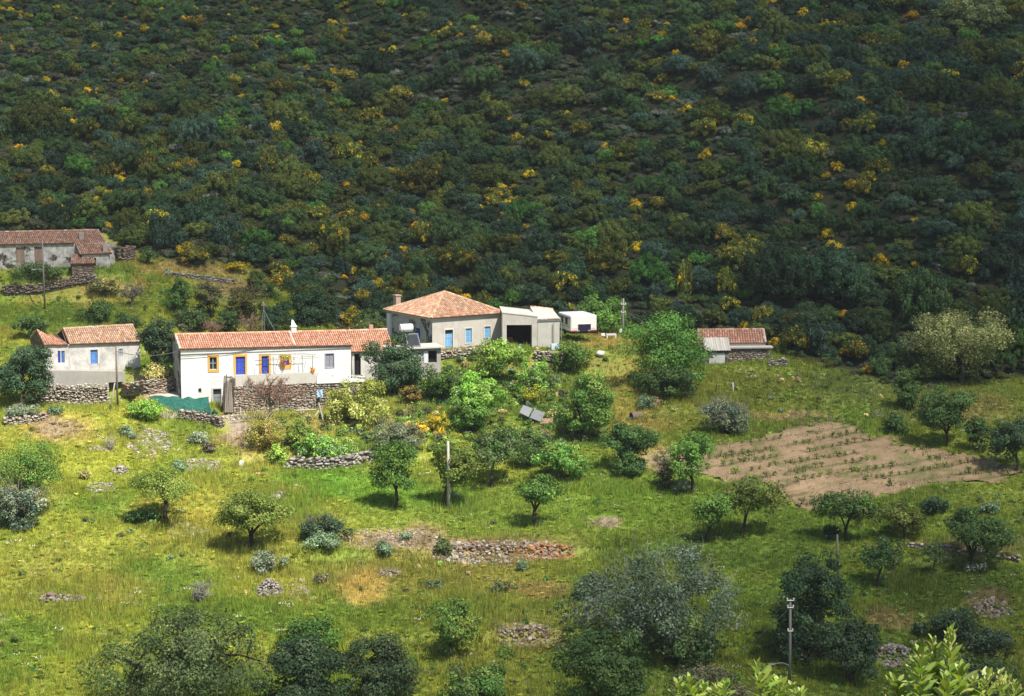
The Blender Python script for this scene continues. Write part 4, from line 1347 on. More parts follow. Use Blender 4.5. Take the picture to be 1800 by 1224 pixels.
# ------------------------------------------------------------------ the house with the hipped roof
def hip_house():
    rng = rng_()
    th = 33.0
    fr = Fr(pt(760, 622, 262), th)
    R = root("hipped_house", fr.O, "cream rendered house with a pyramid tiled roof and pale blue shutters", "house")
    wR, hR = fr.fit(883, 550); _, hF = fr.fit(760, 559)
    wL = 10.4
    fl = Fr(fr.W(0, wL, 0), th - 90)
    hB = hF
    # facade with blue door and two windows
    px = dict(d=(782, 580, 796, 616), w1=(818, 577.5, 829, 603), w2=(851.5, 574, 862, 594))
    ops = [fr.rect(*px[k]) for k in px]
    w = MB(); wall_face(w, fr, 0, wR, -2, hF, hF, ops)
    w.poly([fr.W(wR, 0, -2), fr.W(wR, wL, -2), fr.W(wR, wL, hF), fr.W(wR, 0, hF)]); w.poly([fr.W(wR, wL, -2), fr.W(0, wL, -2), fr.W(0, wL, hF), fr.W(wR, wL, hF)])
    w.build("wall", M['cream'], R)
    g = MB(); o2 = fl.rect(730.5, 577, 738.5, 601)
    wall_face(g, fl, 0, wL, -2, hF, hF, [o2])
    o = g.build("side_wall", M['greywall'], R); o["label"] = "side wall with flaking grey render over rubble"
    door(R, fr, px['d'], SKYBLUE, sur=((780.5, 577.5, 797.5, 616), (.66, .62, .56)), top=.2)
    window(R, fr, px['w1'], SKYBLUE, sur=((816.5, 576, 830.5, 604.5), (.6, .57, .52)), label="sky blue shuttered window nearest the door")
    window(R, fr, px['w2'], SKYBLUE, sur=((850, 572.5, 863.5, 595.5), (.6, .57, .52)), label="sky blue shuttered window nearest the open garage")
    window(R, fl, (730.5, 577, 738.5, 601), tuple(v * .8 for v in BLUE), kind='shut', label="narrow blue window in the grey side wall")
    # low cornice
    c = MB(); c.box(fr, -.06, wR + .06, -.08, -.003, hF - .28, hF - .12, (.62, .58, .5)); c.box(fl, 0, wL + .05, -.08, -.003, hF - .28, hF - .12, (.62, .6, .56)); c.build("cornice", M['paint'], R)
    # roof
    ov = .35
    C = [fr.W(-ov, -ov, hF), fr.W(wR + ov, -ov, hF), fr.W(wR + ov, wL + ov, hF), fr.W(-ov, wL + ov, hF)]
    cen = fr.W(wR / 2, wL / 2, 0)
    ap = pt(775.5, 513, cen[1]); ap[0] = cen[0]
    t = MB(); s = MB(); pal = PALETILE + SALMON[:3] + PALETILE[:2]
    for i in range(4):
        roof_plane(None, C[i], C[(i + 1) % 4], ap, ap, pal, rng, mb=t, slab=s)
    ro = s.build("roof", M['tile'], R)
    for i in range(4):
        ridge_caps(t, C[i] + (0, 0, .06), ap + (0, 0, .04), PALETILE, rng, .15)
    t.build("roof_tiles", M['tile'], ro)["kind"] = "stuff"
    q = fl.fitp(698, 536, 2.2); f2 = Fr(q, th)
    m = MB(); m.box(f2, -.33, .33, -.33, .33, -.9, 1.1, (.52, .36, .28)); m.box(f2, -.42, .42, -.42, .42, 1.1, 1.22, (.5, .38, .3)); m.build("chimney", M['paint'], ro)
    # white pilaster near the far corner of the side wall
    a0, _ = fl.fit(683, 570); a1, _ = fl.fit(689, 570)
    m = MB(); m.box(fl, a0, a1, -.25, -.002, -2, hF - .35); m.build("white_pilaster", M['white'], R)
    # flat roofed garage wing
    fg = Fr(pt(884, 618, 263.6), 3.0)
    aG, hG1 = fg.fit(945, 557.5); _, hG0 = fg.fit(884, 550.5)
    op = fg.rect(890.5, 571.5, 935, 618) + (2.6,)
    m = MB(); wall_face(m, fg, -.05, aG, -1.5, hG0, hG1, [op])
    W = fg.W
    m.poly([W(aG, 0, -1.5), W(aG, 6.5, -1.5), W(aG, 6.5, hG1), W(aG, 0, hG1)]); m.poly([W(-.05, 6.5, -1.5), W(-.05, 0, -1.5), W(-.05, 0, hG0), W(-.05, 6.5, hG0)])
    m.poly([W(aG, 6.5, -1.5), W(-.05, 6.5, -1.5), W(-.05, 6.5, hG0), W(aG, 6.5, hG1)])
    o = m.build("garage_wall", M['cream'], R)
    k = MB(); k.box(fg, op[0] - .05, op[1] + .05, 2.61, 2.66, op[2], op[3]); k.build("garage_shade_panel", M['dark'], R)  # dark back sheet, garage shade put into its colour
    k = MB()
    k.box(fg, op[0] + .1, op[0] + .85, 1.2, 2.2, op[2], op[2] + .9, (.22, .1, .06)); k.box(fg, op[0] + .15, op[0] + .8, 1.25, 2.1, op[2] + .92, op[2] + 1.5, (.16, .08, .05))
    k.build("stacked_crates", M['wood'], R)
    m = MB(); m.hexa([W(-.1, -.05, hG0), W(aG + .05, -.05, hG1), W(aG + .05, 6.6, hG1), W(-.1, 6.6, hG0), W(-.1, -.05, hG0 + .1), W(aG + .05, -.05, hG1 + .1), W(aG + .05, 6.6, hG1 + .1), W(-.1, 6.6, hG0 + .1)])
    m.build("flat_roof", M['paleconcrete'], R)
    # end bay under a low tiled slope
    fe = Fr(fg.W(aG + .01, -.05, 0), 8.0)
    aE, hE1 = fe.fit(984, 563.5); _, hE0 = fe.fit(945.5, 565)
    m = MB(); wall_face(m, fe, .0, aE, -1.5, hE0, hE1, [])
    W = fe.W
    m.poly([W(aE, 0, -1.5), W(aE, 6, -1.5), W(aE, 6, hE1 + .55), W(aE, 0, hE1)]); m.poly([W(aE, 6, -1.5), W(0, 6, -1.5), W(0, 6, hE0 + .95), W(aE, 6, hE1 + .55)])
    m.poly([W(0, 6, -1.5), W(0, 0, -1.5), W(0, 0, hE0), W(0, 6, hE0 + .95)])
    m.build("bay_wall", M['paleconcrete'], R)
    t = MB(); s = MB()
    m = MB(); lo = [W(.01, -.12, hE0 + .01), W(aE + .12, -.12, hE1 + .01), W(aE + .12, 6.1, hE1 + .57), W(.01, 6.1, hE0 + .97)]
    m.hexa(lo + [p + np.array([0, 0, .1]) for p in lo]); ro2 = m.build("lean_to_roof", M['paleconcrete'], R)
    ridge_caps(t, lo[3] + (0, 0, .1), lo[2] + (0, 0, .1), PALETILE, rng, .16)
    for i in range(14):
        q = lo[0] + (lo[1] - lo[0]) * (i + .5) / 14 + np.array([0, 0, .1]); up = (lo[3] - lo[0]) / np.linalg.norm(lo[3] - lo[0])
        tile_row(t, q, up, np.array([0, 0, 1.0]), fe.u, .45, .3, [(.5, .44, .37), (.42, .36, .3)], rng, w=.2)
    t.build("edge_tiles", M['tile'], ro2)["kind"] = "stuff"
    m = MB(); m.box(fe, aE + .12, aE + .2, -.3, -.22, -1.2, hE1 - .1, (.5, .48, .45)); m.box(fe, aE - .8, aE - .72, -.3, -.22, -1.2, hE1 - .1, (.5, .48, .45)); m.build("porch_posts", M['metal'], R)
    return fr, fl


frE, flE = hip_house()


def solar_heater():
    # low shed with the heater's tank and panel in front of the grey side wall
    rng = rng_()
    fr = Fr(pt(738, 646, 256.5), 20)
    R = root("shed", fr.O, "low grey concrete shed behind the dark citrus tree", "shed")
    aR, hR = fr.fit(775, 611); _, hL = fr.fit(738, 613)
    o = fr.rect(753, 617, 768, 638)
    m = MB(); wall_face(m, fr, -3.5, aR, -1.5, hL, hR, [o], reveal=.4)
    W = fr.W
    m.poly([W(aR, 0, -1.5), W(aR, 3, -1.5), W(aR, 3, hR), W(aR, 0, hR)]); m.poly([W(-3.5, 3, -1.5), W(-3.5, 0, -1.5), W(-3.5, 0, hL), W(-3.5, 3, hL)]); m.poly([W(aR, 3, -1.5), W(-3.5, 3, -1.5), W(-3.5, 3, hL), W(aR, 3, hR)])
    m.build("wall", M['concrete'], R)
    k = MB(); k.box(fr, o[0], o[1], .41, .45, o[2], o[3]); k.build("doorway", M['dark'], R)  # dark sheet painted as the unlit inside of the shed
    k = MB(); k.box(fr, o[0] - .55, o[0] - .08, -.06, -.004, o[2], o[3], (.62, .66, .68)); k.build("door", M['paint'], R)
    k = MB(); k.box(fr, -3.7, aR + .35, -.45, 3.2, hR + .005, hR + .16, (1, 1, 1)); k.build("roof", M['paleconcrete'], R)
    S = root("solar_water_heater", W(-1.4, 1, hR + .16), "solar water heater with a white tank and dark panel on the shed roof", "water heater")
    a, h = fr.fit(703, 577, 1.6); b, _ = fr.fit(725, 577, 1.6)
    t = MB(); n = 14; rr = .46
    t.tube([W(a, 1.6, h), W(a + .06, 1.6, h), W(b - .06, 1.6, h), W(b, 1.6, h)], [rr * .85, rr, rr, rr * .85], n, (.82, .82, .8)); t.build("tank", M['plasticwhite'], S, smooth=False)
    q = MB(); x0, hh1 = fr.fit(712, 587, 1.2); x1, _ = fr.fit(735, 587, 1.2); _, hh0 = fr.fit(720, 611, .1)
    hh0 = max(hh0, hR + .2)
    q.hexa([W(x0, .1, hh0), W(x1, .1, hh0), W(x1, .18, hh0 - .03), W(x0, .18, hh0 - .03), W(x0, 1.3, hh1), W(x1, 1.3, hh1), W(x1, 1.38, hh1 - .06), W(x0, 1.38, hh1 - .06)], (.2, .2, .2)); q.build("panel_frame", M['wood'], S)
    e = .08
    def L(s, k): return W(x0 + (x1 - x0) * s, .1 + 1.2 * k, hh0 + (hh1 - hh0) * k) + np.array([0, 0, .012])
    g = MB(); g.poly([L(e, e) + (0, -.01, 0), L(1 - e, e) + (0, -.01, 0), L(1 - e, 1 - e) + (0, -.01, 0), L(e, 1 - e) + (0, -.01, 0)]); g.build("collector", M['glass'], S)
    l = MB()
    for x in (a + .3, b - .3): l.tube([W(x, 1.6, hR + .16), W(x, 1.6, h - rr * .9)], .04, 5, (.6, .6, .58)); l.tube([W(x, 2.1, hR + .16), W(x, 1.6, h - rr * .9)], .03, 5, (.6, .6, .58))
    l.build("stand", M['metal'], S)


solar_heater()


# ------------------------------------------------------------------ the weathered house on the left
def left_house():
    rng = rng_()
    fr = Fr(pt(80, 650, 253.0), 26.0)
    R = root("weathered_house", fr.O, "small weathered white house with half its tiled roof fallen in", "house")
    aR, hR = fr.fit(246, 601); _, hL = fr.fit(80, 607)
    aM, _ = fr.fit(121, 604)
    dp = 6.4
    px = dict(w1=(101.5, 617, 106, 638), w2=(107.5, 617, 113.5, 638), d=(158.5, 615, 171.5, 640), w3=(209, 613.5, 215.5, 626))
    ops = [fr.rect(*px[k]) for k in px]
    w = MB(); wall_face(w, fr, 0, aR, -3.0, hL, hR, ops)
    rR = fr.fitp(226, 572, dp / 2)
    hr = rR[2] - fr.O[2]
    W = fr.W
    w.poly([W(aR, 0, -3), W(aR, dp, -3), W(aR, dp, hR), W(aR, dp / 2, hr - .1), W(aR, 0, hR)]); w.poly([W(aR, dp, -3), W(0, dp, -3), W(0, dp, hL), W(aR, dp, hR)])
    w.build("wall", M['oldwhite'], R)
    g = MB(); hgl = hL + 1.35
    g.poly([W(0, dp, -3), W(0, 0, -3), W(0, 0, hL), W(0, dp / 2, hgl), W(0, dp, hL)])
    g.build("gable_wall", M['rubble'], R)
    window(R, fr, px['w1'], tuple(v * .8 for v in BLUE)); window(R, fr, px['w2'], srgb('#5f86c4'))
    door(R, fr, px['d'], srgb('#5f8fd0'), sur=((156, 612.5, 174, 640), (.66, .63, .58)))
    window(R, fr, px['w3'], (.4, .44, .5))
    t = MB(); s = MB()
    e0 = W(aM, -.25, hL + (hR - hL) * aM / aR + .02); e1 = W(aR + .15, -.25, hR + .02); r0 = W(aM + .2, dp / 2, hr + .02); r1 = W(aR + .15, dp / 2, hr + .05)
    roof_plane(None, e0, e1, r1, r0, PALETILE, rng, mb=t, slab=s)
    roof_plane(None, W(aR + .15, dp + .25, hR), W(aM, dp + .25, hL), r0, r1, PALETILE, rng, mb=t, slab=s)
    # sagging, fallen left part
    f0 = W(-.1, -.2, hL + .02); f1 = W(aM - .15, -.2, hL - .05); g0 = W(-.1, dp / 2, hgl + .1); g1 = W(aM * .75, dp / 2, hgl - .75)
    mid = (f0 + f1) / 2; gm = (g0 + g1) / 2 - (0, 0, .25)
    roof_plane(None, f0, mid, gm, g0, SALMON, rng, mb=t, slab=s)
    roof_plane(None, mid + (0, 0, -.03), f1, g1, gm + (0, 0, -.03), SALMON, rng, mb=t, slab=s, missing=.2)
    roof_plane(None, W(aM * .6, dp + .2, hL), W(-.1, dp + .2, hL), g0, gm, SALMON, rng, mb=t, slab=s)
    ro = s.build("roof", M['tile'], R)
    ridge_caps(t, r0, r1, PALETILE, rng)
    t.build("roof_tiles", M['tile'], ro)["kind"] = "stuff"
    for i in range(5):
        b = MB(); x = aM - .9 + i * .28
        b.tube([W(x, .3 + .2 * i, hL + .1), W(x + rng.uniform(-.5, .6), dp / 2, hr - .1 - .15 * (4 - i))], .06, 5, (.16, .12, .09)); b.build("rafter", M['wood'], ro)
    m = MB(); m.box(fr, -.02, aR + .05, -.1, -.003, hL - .18, hL - .03, (.6, .57, .5)); m.build("cornice", M['paint'], R)
    # concrete front with a dark store below
    f2 = Fr(fr.W(-.3, -1.4, 0), 24)
    R2 = root("concrete_retaining_wall", f2.O, "bare grey concrete retaining wall with a dark store opening under the weathered house", "retaining wall")
    a1, h1 = f2.fit(212, 667); _, h0 = f2.fit(76, 655)
    o = f2.rect(191, 672, 216, 712) + (2.0,)
    aE, _ = f2.fit(220, 672)
    hz = f2.fit(150, 648)[1]
    m = MB(); wall_face(m, f2, 0, aE, -4.2, hz, hz - .6, [o])
    W = f2.W
    m.poly([W(0, 0, hz), W(aE, 0, hz - .6), W(aE, 1.6, hz - .6), W(0, 1.6, hz)]); m.poly([W(aE, 0, -4), W(aE, 1.6, -4), W(aE, 1.6, hz - .6), W(aE, 0, hz - .6)]); m.poly([W(0, 1.6, -4), W(0, 0, -4), W(0, 0, hz), W(0, 1.6, hz)])
    m.build("wall", M['concrete'], R2)
    k = MB(); k.box(f2, o[0] - .02, o[1] + .02, 2.01, 2.05, -4.2, o[3]); k.build("store_shade_panel", M['dark'], R2)  # dark sheet closing the store, its shade painted on
    # leaning plank and post in the opening
    return f2


f2B = left_house()


# ------------------------------------------------------------------ the derelict house on the knoll
def derelict_house():
    rng = rng_()
    fr = Fr(pt(-14, 470, 283.5), 16.0)
    R = root("derelict_house", fr.O, "long derelict stone house with streaked walls and rusty tiled roof on the knoll", "house")
    aR, hR = fr.fit(128, 429); _, hL = fr.fit(-14, 431)
    dp = 7.0
    d1 = fr.rect(28, 435.5, 42.5, 464); d2 = fr.rect(60, 434, 75, 463)
    w = MB(); wall_face(w, fr, -3, aR + 5.2, -1.5, hL, hL, [d1, d2], reveal=.18)
    W = fr.W
    hr = fr.fitp(100, 406.5, dp / 2)[2] - fr.O[2]
    aE = fr.fit(190, 430, dp / 2)[0] - .9
    w.poly([W(aE, 0, -1.5), W(aE, dp, -1.5), W(aE, dp, hL), W(aE, dp / 2, hr - .1), W(aE, 0, hL)]); w.poly([W(aE, dp, -1.5), W(-3, dp, -1.5), W(-3, dp, hL), W(aE, dp, hL)])
    w.build("wall", M['ruinwall'], R)
    for (r, l) in ((d1, "bleached brown plank door, further from the wing"), (d2, "bleached brown plank door, nearer the wing")):
        mb = MB(); n = 5; ww = (r[1] - r[0]) / n
        for i in range(n): mb.box(fr, r[0] + ww * i + .01, r[0] + ww * (i + 1) - .01, .15, .2, r[2], r[3], tuple(np.array((.36, .26, .20)) * rng.uniform(.8, 1.15)))
        o = mb.build("door", M['wood'], R); o["label"] = l
    t = MB(); s = MB()
    aV = fr.fit(172, 406, dp / 2)[0]
    e0 = W(-3.2, -.25, hL + .05); e1 = W(aR + .2, -.25, hL + .05); r0 = W(-3.2, dp / 2, hr); r1 = W(aR - .2, dp / 2, hr)
    roof_plane(None, e0, e1, r1, r0, OLDTILE, rng, mb=t, slab=s)
    # the wing's slope comes further down and forward
    dw = -2.4
    q0, h0 = fr.fit(140, 447, dw); q1, h1 = fr.fit(197, 446, dw)
    roof_plane(None, W(q0, dw - .2, h0), W(q1, dw - .2, h0), W(aV, dp / 2, hr + .02), W(aR - .18, dp / 2, hr + .02), OLDTILE, rng, mb=t, slab=s, missing=.02)
    roof_plane(None, W(aV, dp + .3, hL), W(-3.2, dp + .3, hL), r0, W(aV, dp / 2, hr), OLDTILE, rng, mb=t, slab=s)
    ro = s.build("roof", M['tile'], R)
    ridge_caps(t, r0 + (0, 0, .05), W(aV, dp / 2, hr) + (0, 0, .05), OLDTILE + [(.5, .46, .4)], rng, .14)
    ridge_caps(t, W(q1, dw - .2, h0) + (0, 0, .06), W(aV, dp / 2, hr) + (0, 0, .06), OLDTILE + [(.5, .46, .4)], rng, .13)
    t.build("roof_tiles", M['tile'], ro)["kind"] = "stuff"
    f2 = Fr(W(q0 + .3, dw, 0), 16.0); wW = q1 - q0 - .6
    m = MB(); wall_face(m, f2, 0, wW, -1.6, h0 - .05, h0 - .05, [(wW * .36, wW * .5, h0 - 1.5, h0 - .5)])
    m.poly([f2.W(wW, 0, -1.6), f2.W(wW, 4, -1.6), f2.W(wW, 4, h0 + 1.3), f2.W(wW, 0, h0 - .05)]); m.poly([f2.W(0, 4, -1.6), f2.W(0, 0, -1.6), f2.W(0, 0, h0 - .05), f2.W(0, 4, h0 + 1.3)])
    m.build("wing_wall", M['ruinwall'], R)
    k = MB(); k.box(f2, wW * .36, wW * .5, .23, .26, h0 - 1.5, h0 - .5); k.build("window_shade_panel", M['dark'], R)  # dark sheet in place of the shaded room behind
    c = fr.fitp(185, 446, dw + .3); f3 = Fr(c, 16)
    m = MB(); m.box(f3, -.28, .28, -.25, .25, -.3, 1.35, (.42, .36, .30)); m.build("chimney", M['stone'], ro)
    c = fr.fitp(143, 416, 1.2); f3 = Fr(c, 16)
    m = MB(); m.box(f3, -.3, .3, -.25, .25, -.4, .55, (.36, .32, .28)); m.build("roof_vent", M['stone'], ro)
    # small outhouse
    fo = Fr(at(126, 499), 14.0)
    R2 = root("stone_outhouse", fo.O, "tiny rubble outhouse with its own tiled roof before the derelict house", "outhouse")
    a1, h1 = fo.fit(166, 463)
    m = MB(); wall_face(m, fo, .06, a1 - .06, -1, h1 - .1, h1 - .1, []); m.poly([fo.W(.06, 3, -1), fo.W(.06, .0, -1), fo.W(.06, .0, h1 - .1), fo.W(.06, 3, h1 + .8)]); m.poly([fo.W(a1 - .06, 0, -1), fo.W(a1 - .06, 3, -1), fo.W(a1 - .06, 3, h1 + .8), fo.W(a1 - .06, 0, h1 - .1)])
    m.build("wall", M['rubble'], R2)
    face_stones(R2, fo, .02, .05, a1 - .05, -.6, h1 - .15, .42, 0, pal=[(.26, .2, .16), (.2, .16, .13), (.32, .26, .21), (.24, .17, .12)], pal_key='brown')
    t = MB(); s = MB(); roof_plane(None, fo.W(-.2, -.25, h1), fo.W(a1 + .2, -.25, h1), fo.W(a1 - .1, 2.3, h1 + .95), fo.W(.3, 2.3, h1 + .95), OLDTILE, rng, mb=t, slab=s)
    ro = s.build("roof", M['tile'], R2); t.build("roof_tiles", M['tile'], ro)["kind"] = "stuff"


derelict_house()
BROWNST = [(.26, .20, .16), (.20, .165, .135), (.32, .26, .21), (.24, .17, .12), (.36, .32, .27)]
GREYST = [(.36, .33, .29), (.28, .255, .225), (.44, .41, .36), (.22, .2, .18), (.40, .34, .28)]
PALEST = [(.46, .41, .34), (.38, .34, .28), (.52, .48, .41), (.34, .28, .22), (.42, .34, .26)]
ORANGEST = [(.42, .17, .06), (.46, .20, .07), (.32, .16, .09), (.28, .2, .15), (.48, .25, .11), (.36, .31, .26)]


def stone_hut():
    rng = rng_()
    fr = Fr(pt(1282, 645, 264.5), 4.0)
    R = root("stone_hut", fr.O, "rubble stone hut with a red tiled roof and a corrugated lean-to", "hut")
    aR, hT = fr.fit(1354, 611); aL, _ = fr.fit(1243, 612)
    W = fr.W; dp = 4.5
    m = MB(); wall_face(m, fr, 0.02, aR - .02, -1, hT - .08, hT - .08, []); m.poly([W(aR - .03, 0, -1), W(aR - .03, dp, -1), W(aR - .03, dp, hT + 1.2), W(aR - .03, 0, hT - .08)]); m.poly([W(aR, dp, -1), W(aL, dp, -1), W(aL, dp, hT + 1.2), W(aR, dp, hT + 1.2)])
    m.build("wall", M['rubble'], R)
    face_stones(R, fr, .0, .0, aR, -.9, hT - .1, .36, 0, pal=BROWNST + PALEST[:2], pal_key='hut')
    l = MB(); l.box(fr, -.05, aR + .3, -.35, 1.0, hT - .05, hT + .12); l.build("concrete_ledge", M['paleconcrete'], R)
    t = MB(); s = MB()
    ae, he = fr.fit(1346, 603, .9); a0, _ = fr.fit(1240, 603, .9); ar, hr = fr.fit(1342, 579.5, 3.0); b0, _ = fr.fit(1240, 580, 3.0)
    roof_plane(None, W(a0 - 1.0, .9, he), W(ae, .9, he), W(ar, 3.0, hr), W(b0 - 1.0, 3.0, hr), REDTILE, rng, mb=t, slab=s, pitch=.3)
    roof_plane(None, W(ar, 5.0, he), W(b0 - 1.0, 5.0, he), W(b0 - 1, 3.0, hr), W(ar, 3.0, hr), REDTILE, rng, mb=t, slab=s, pitch=.3)
    ro = s.build("roof", M['tile'], R); ridge_caps(t, W(b0 - 1, 3, hr + .05), W(ar, 3, hr + .05), REDTILE, rng)
    ridge_caps(t, W(ae, .9, he + .05), W(ar, 3, hr + .05), [(.55, .45, .36)], rng, .14)
    t.build("roof_tiles", M['tile'], ro)["kind"] = "stuff"
    u = MB(); u.poly([W(aR - .2, 1.0, hT + .1), W(aR - .2, dp, hT + .1), W(ar, dp, he), W(ar, 3.0, hr - .1), W(ar, .95, he)], (.3, .26, .22)); u.poly([W(a0 - 1, .92, hT - .3), W(ae, .92, hT - .3), W(ae, .92, he), W(a0 - 1, .92, he)], (.3, .26, .22)); u.build("upper_wall", M['stone'], R)
    # lean-to with ribbed sheets
    fl = Fr(fr.W(0, -1.4, 0), 4.0)
    l1, hh = fl.fit(1283, 616); l0, _ = fl.fit(1236, 616)
    o = fl.rect(1247, 621, 1275, 648)
    m = MB(); wall_face(m, fl, l0, l1, -1, hh - .05, hh - .05, [o]); m.poly([fl.W(l1, 0, -1), fl.W(l1, 1.4, -1), fl.W(l1, 1.4, hh + .6), fl.W(l1, 0, hh - .05)]); m.poly([fl.W(l0, 1.4, -1), fl.W(l0, 0, -1), fl.W(l0, 0, hh - .05), fl.W(l0, 1.4, hh + .6)])
    m.build("lean_to_wall", M['rubble'], R)
    mb = MB(); n = 5; ww = (o[1] - o[0]) / n
    for i in range(n): mb.box(fl, o[0] + ww * i + .008, o[0] + ww * (i + 1) - .008, .06, .1, o[2], o[3], tuple(np.array((.60, .60, .58)) * rng.uniform(.88, 1.08)))
    mb.build("door", M['paint'], R)
    c = MB(); _, hb = fl.fit(1262, 594, 1.7); k = 22
    x0, x1 = fl.fit(1243, 614)[0] - .3, fl.fit(1284, 614)[0]
    for i in range(k):
        xa, xb = x0 + (x1 - x0) * i / k, x0 + (x1 - x0) * (i + 1) / k
        za, zb = (.0, .07) if i % 2 == 0 else (.07, .0)
        q = [fl.W(xa, -.25, hh + za), fl.W(xb, -.25, hh + zb), fl.W(xb, 1.7, hb + zb), fl.W(xa, 1.7, hb + za)]
        cc = tuple(np.array((.56, .54, .48)) * rng.uniform(.8, 1.1))
        c.poly(q, cc); c.poly([p - np.array([0, 0, .03]) for p in q[::-1]], cc); c.poly([q[0] - np.array([0, 0, .03]), q[1] - np.array([0, 0, .03]), q[1], q[0]], cc)
    c.build("ribbed_sheet_roof", M['wood'], R)


stone_hut()


# ------------------------------------------------------------------ caravan and table
def caravan():
    import bmesh
    fr = Fr(pt(1003, 590.5, 268.0), 18.0)
    w, hT = fr.fit(1049.5, 553.5); Ld = 4.6
    R = root("caravan", fr.O, "white touring caravan with a dark rear window parked beside the cream house", "caravan")

    def block(x0, x1, y0, y1, z0, z1, r, name, mat):
        bm = bmesh.new(); bmesh.ops.create_cube(bm, size=1)
        for v in bm.verts:
            v.co = Vector(((x0 + x1) / 2 + v.co.x * (x1 - x0), (y0 + y1) / 2 + v.co.y * (y1 - y0), (z0 + z1) / 2 + v.co.z * (z1 - z0)))
        bmesh.ops.bevel(bm, geom=list(bm.edges), offset=r, segments=3, profile=.5, affect='EDGES')
        for v in bm.verts:
            p = fr.W(v.co.x, v.co.y, v.co.z) - fr.O; v.co = Vector(p)
        me = bpy.data.meshes.new(name); bm.to_mesh(me); bm.free(); me.materials.append(mat)
        return link(name, me, R)
    block(0, w, 0, Ld, .42, hT, .2, "body", M['caravan'])
    block(.06, w - .06, .1, Ld - .1, .22, .46, .05, "underframe", M['rubber'])
    b = MB(); r = fr.rect(1016, 570, 1038.5, 580.5)
    b.box(fr, r[0] - .05, r[1] + .05, -.03, -.001, r[2] - .05, r[3] + .05, (.7, .7, .68)); o = b.build("rear_window", M['plasticwhite'], R)
    g = MB(); g.box(fr, r[0], r[1], -.045, -.032, r[2], r[3]); mt = plain("tinted_acrylic", (.035, .025, .06), .15, spec=.5); g.build("pane", mt, o)
    fs = Fr(fr.W(0, Ld, 0), 18 - 90)
    for k, px in enumerate(((991, 565.5, 995.5, 573.5), (1000.2 - 0, 568, 1004.0 - .5, 578.5))):
        b = MB(); y = (.36, .68)[k] * Ld; ww = (.26, .38)[k]
        b.box(fs, y - ww, y + ww, -.03, -.001, hT * .50, hT * .50 + .85, (.1, .1, .11)); b.build("side_window", M['glass'], R)
    b = MB(); b.box(fs, .2, Ld - .22, -.018, -.002, hT * .82, hT * .82 + .07, (.2, .2, .22)); b.box(fs, .2, Ld - .22, -.016, -.002, hT * .40, hT * .40 + .04, (.35, .36, .38)); b.build("trim_stripe", M['rubber'], R)
    b = MB(); b.box(fr, .2, w - .2, -.02, -.002, hT * .33, hT * .33 + .03, (.5, .5, .5)); b.build("moulding", M['metal'], R)
    for x in (.12, w - .75):
        b = MB(); b.box(fr, x, x + .63, -.05, .0 - .002, .44, .62, (.30, .03, .03)); b.build("tail_light", M['paint'], R)
    b = MB(); b.box(fr, w * .34, w * .66, -.04, -.002, .44, .62, (.12, .12, .12)); b.build("number_panel", M['rubber'], R)
    for x in (.1, w - .1):
        b = MB(); c = fr.W(x, Ld * .5, .3); b.tube([c - fr.u * .1, c + fr.u * .1], .31, 12, (.03, .03, .03)); b.build("wheel", M['rubber'], R)
    T = at(1074, 597); ft = Fr(T, 8)
    R2 = root("garden_table", T, "white plastic garden table standing on the grass right of the caravan", "table")
    b = MB(); b.box(ft, -.6, .6, -.4, .4, .62, .67, (.8, .8, .8)); b.box(ft, -.56, .56, -.37, -.34, .52, .62, (.8, .8, .8)); b.build("top", M['plasticwhite'], R2)
    for x in (-.52, .52):
        for y in (-.32, .32):
            b = MB(); b.hexa([ft.W(x + i, y + j, -.15) for i, j in ((-.04, -.04), (.04, -.04), (.04, .04), (-.04, .04))] + [ft.W(x + i, y + j, .618) for i, j in ((-.08, -.05), (.08, -.05), (.08, .05), (-.08, .05))]); b.build("leg", M['plasticwhite'], R2)
    # upturned chair beside it
    T = at(1062, 595); fc = Fr(T, 30)
    R3 = root("garden_chair", T, "grey plastic garden chair lying on the grass between table and caravan", "chair")
    b = MB(); b.box(fc, -.25, .25, -.25, .25, .3, .35, (.4, .42, .42)); b.build("seat", M['plasticwhite'], R3)
    b = MB(); b.box(fc, -.25, .25, .26, .30, -.05, .6, (.4, .42, .42)); b.build("backrest", M['plasticwhite'], R3)
    for x in (-.22, .22):
        for y in (-.22, .2):
            b = MB(); b.box(fc, x - .02, x + .02, y - .02, y + .02, -.1, .298); b.build("leg", M['plasticwhite'], R3)


caravan()

# ------------------------------------------------------------------ dry stone walls and rubble
stone_wall("dry stone wall of tumbled tan stones below the weathered house", [(70, 714), (120, 714), (189, 712)], 2.5, .9, .40, 80, PALEST, 'pale', ruin=.35)
stone_wall("stepped stone wall of flat slabs between the weathered house and the whitewashed one", [(222, 697), (258, 692), (312, 684)], 1.5, .8, .5, 40, PALEST + [(.44, .26, .16)], 'palered', flat=.35)
stone_wall("small curved stone wall under the green net", [(318, 738), (345, 742), (372, 746), (390, 752)], 1.1, .6, .36, 30, BROWNST + PALEST[:2], 'brown2')
stone_wall("grey dry stone terrace wall under the vegetable patch", [(505, 824), (560, 826), (605, 824), (652, 814)], 1.15, .8, .48, 70, GREYST, 'grey', ruin=.3, hend=1.4)
stone_wall("low dark stone wall below the derelict house", [(8, 516), (70, 513), (138, 498), (168, 497)], 1.0, .7, .42, 20, BROWNST, 'brown')
stone_wall("ruined roofless stone wall at the right end of the derelict house", [(193, 459), (214, 463), (233, 459)], 2.4, .8, .4, 30, BROWNST + [(.33, .18, .12)], 'brown3', hend=2.0)
stone_wall("low broken stone wall on the crest of the grassy knoll", [(292, 486), (330, 489), (372, 494), (412, 500)], .6, .6, .42, 12, GREYST, 'grey')
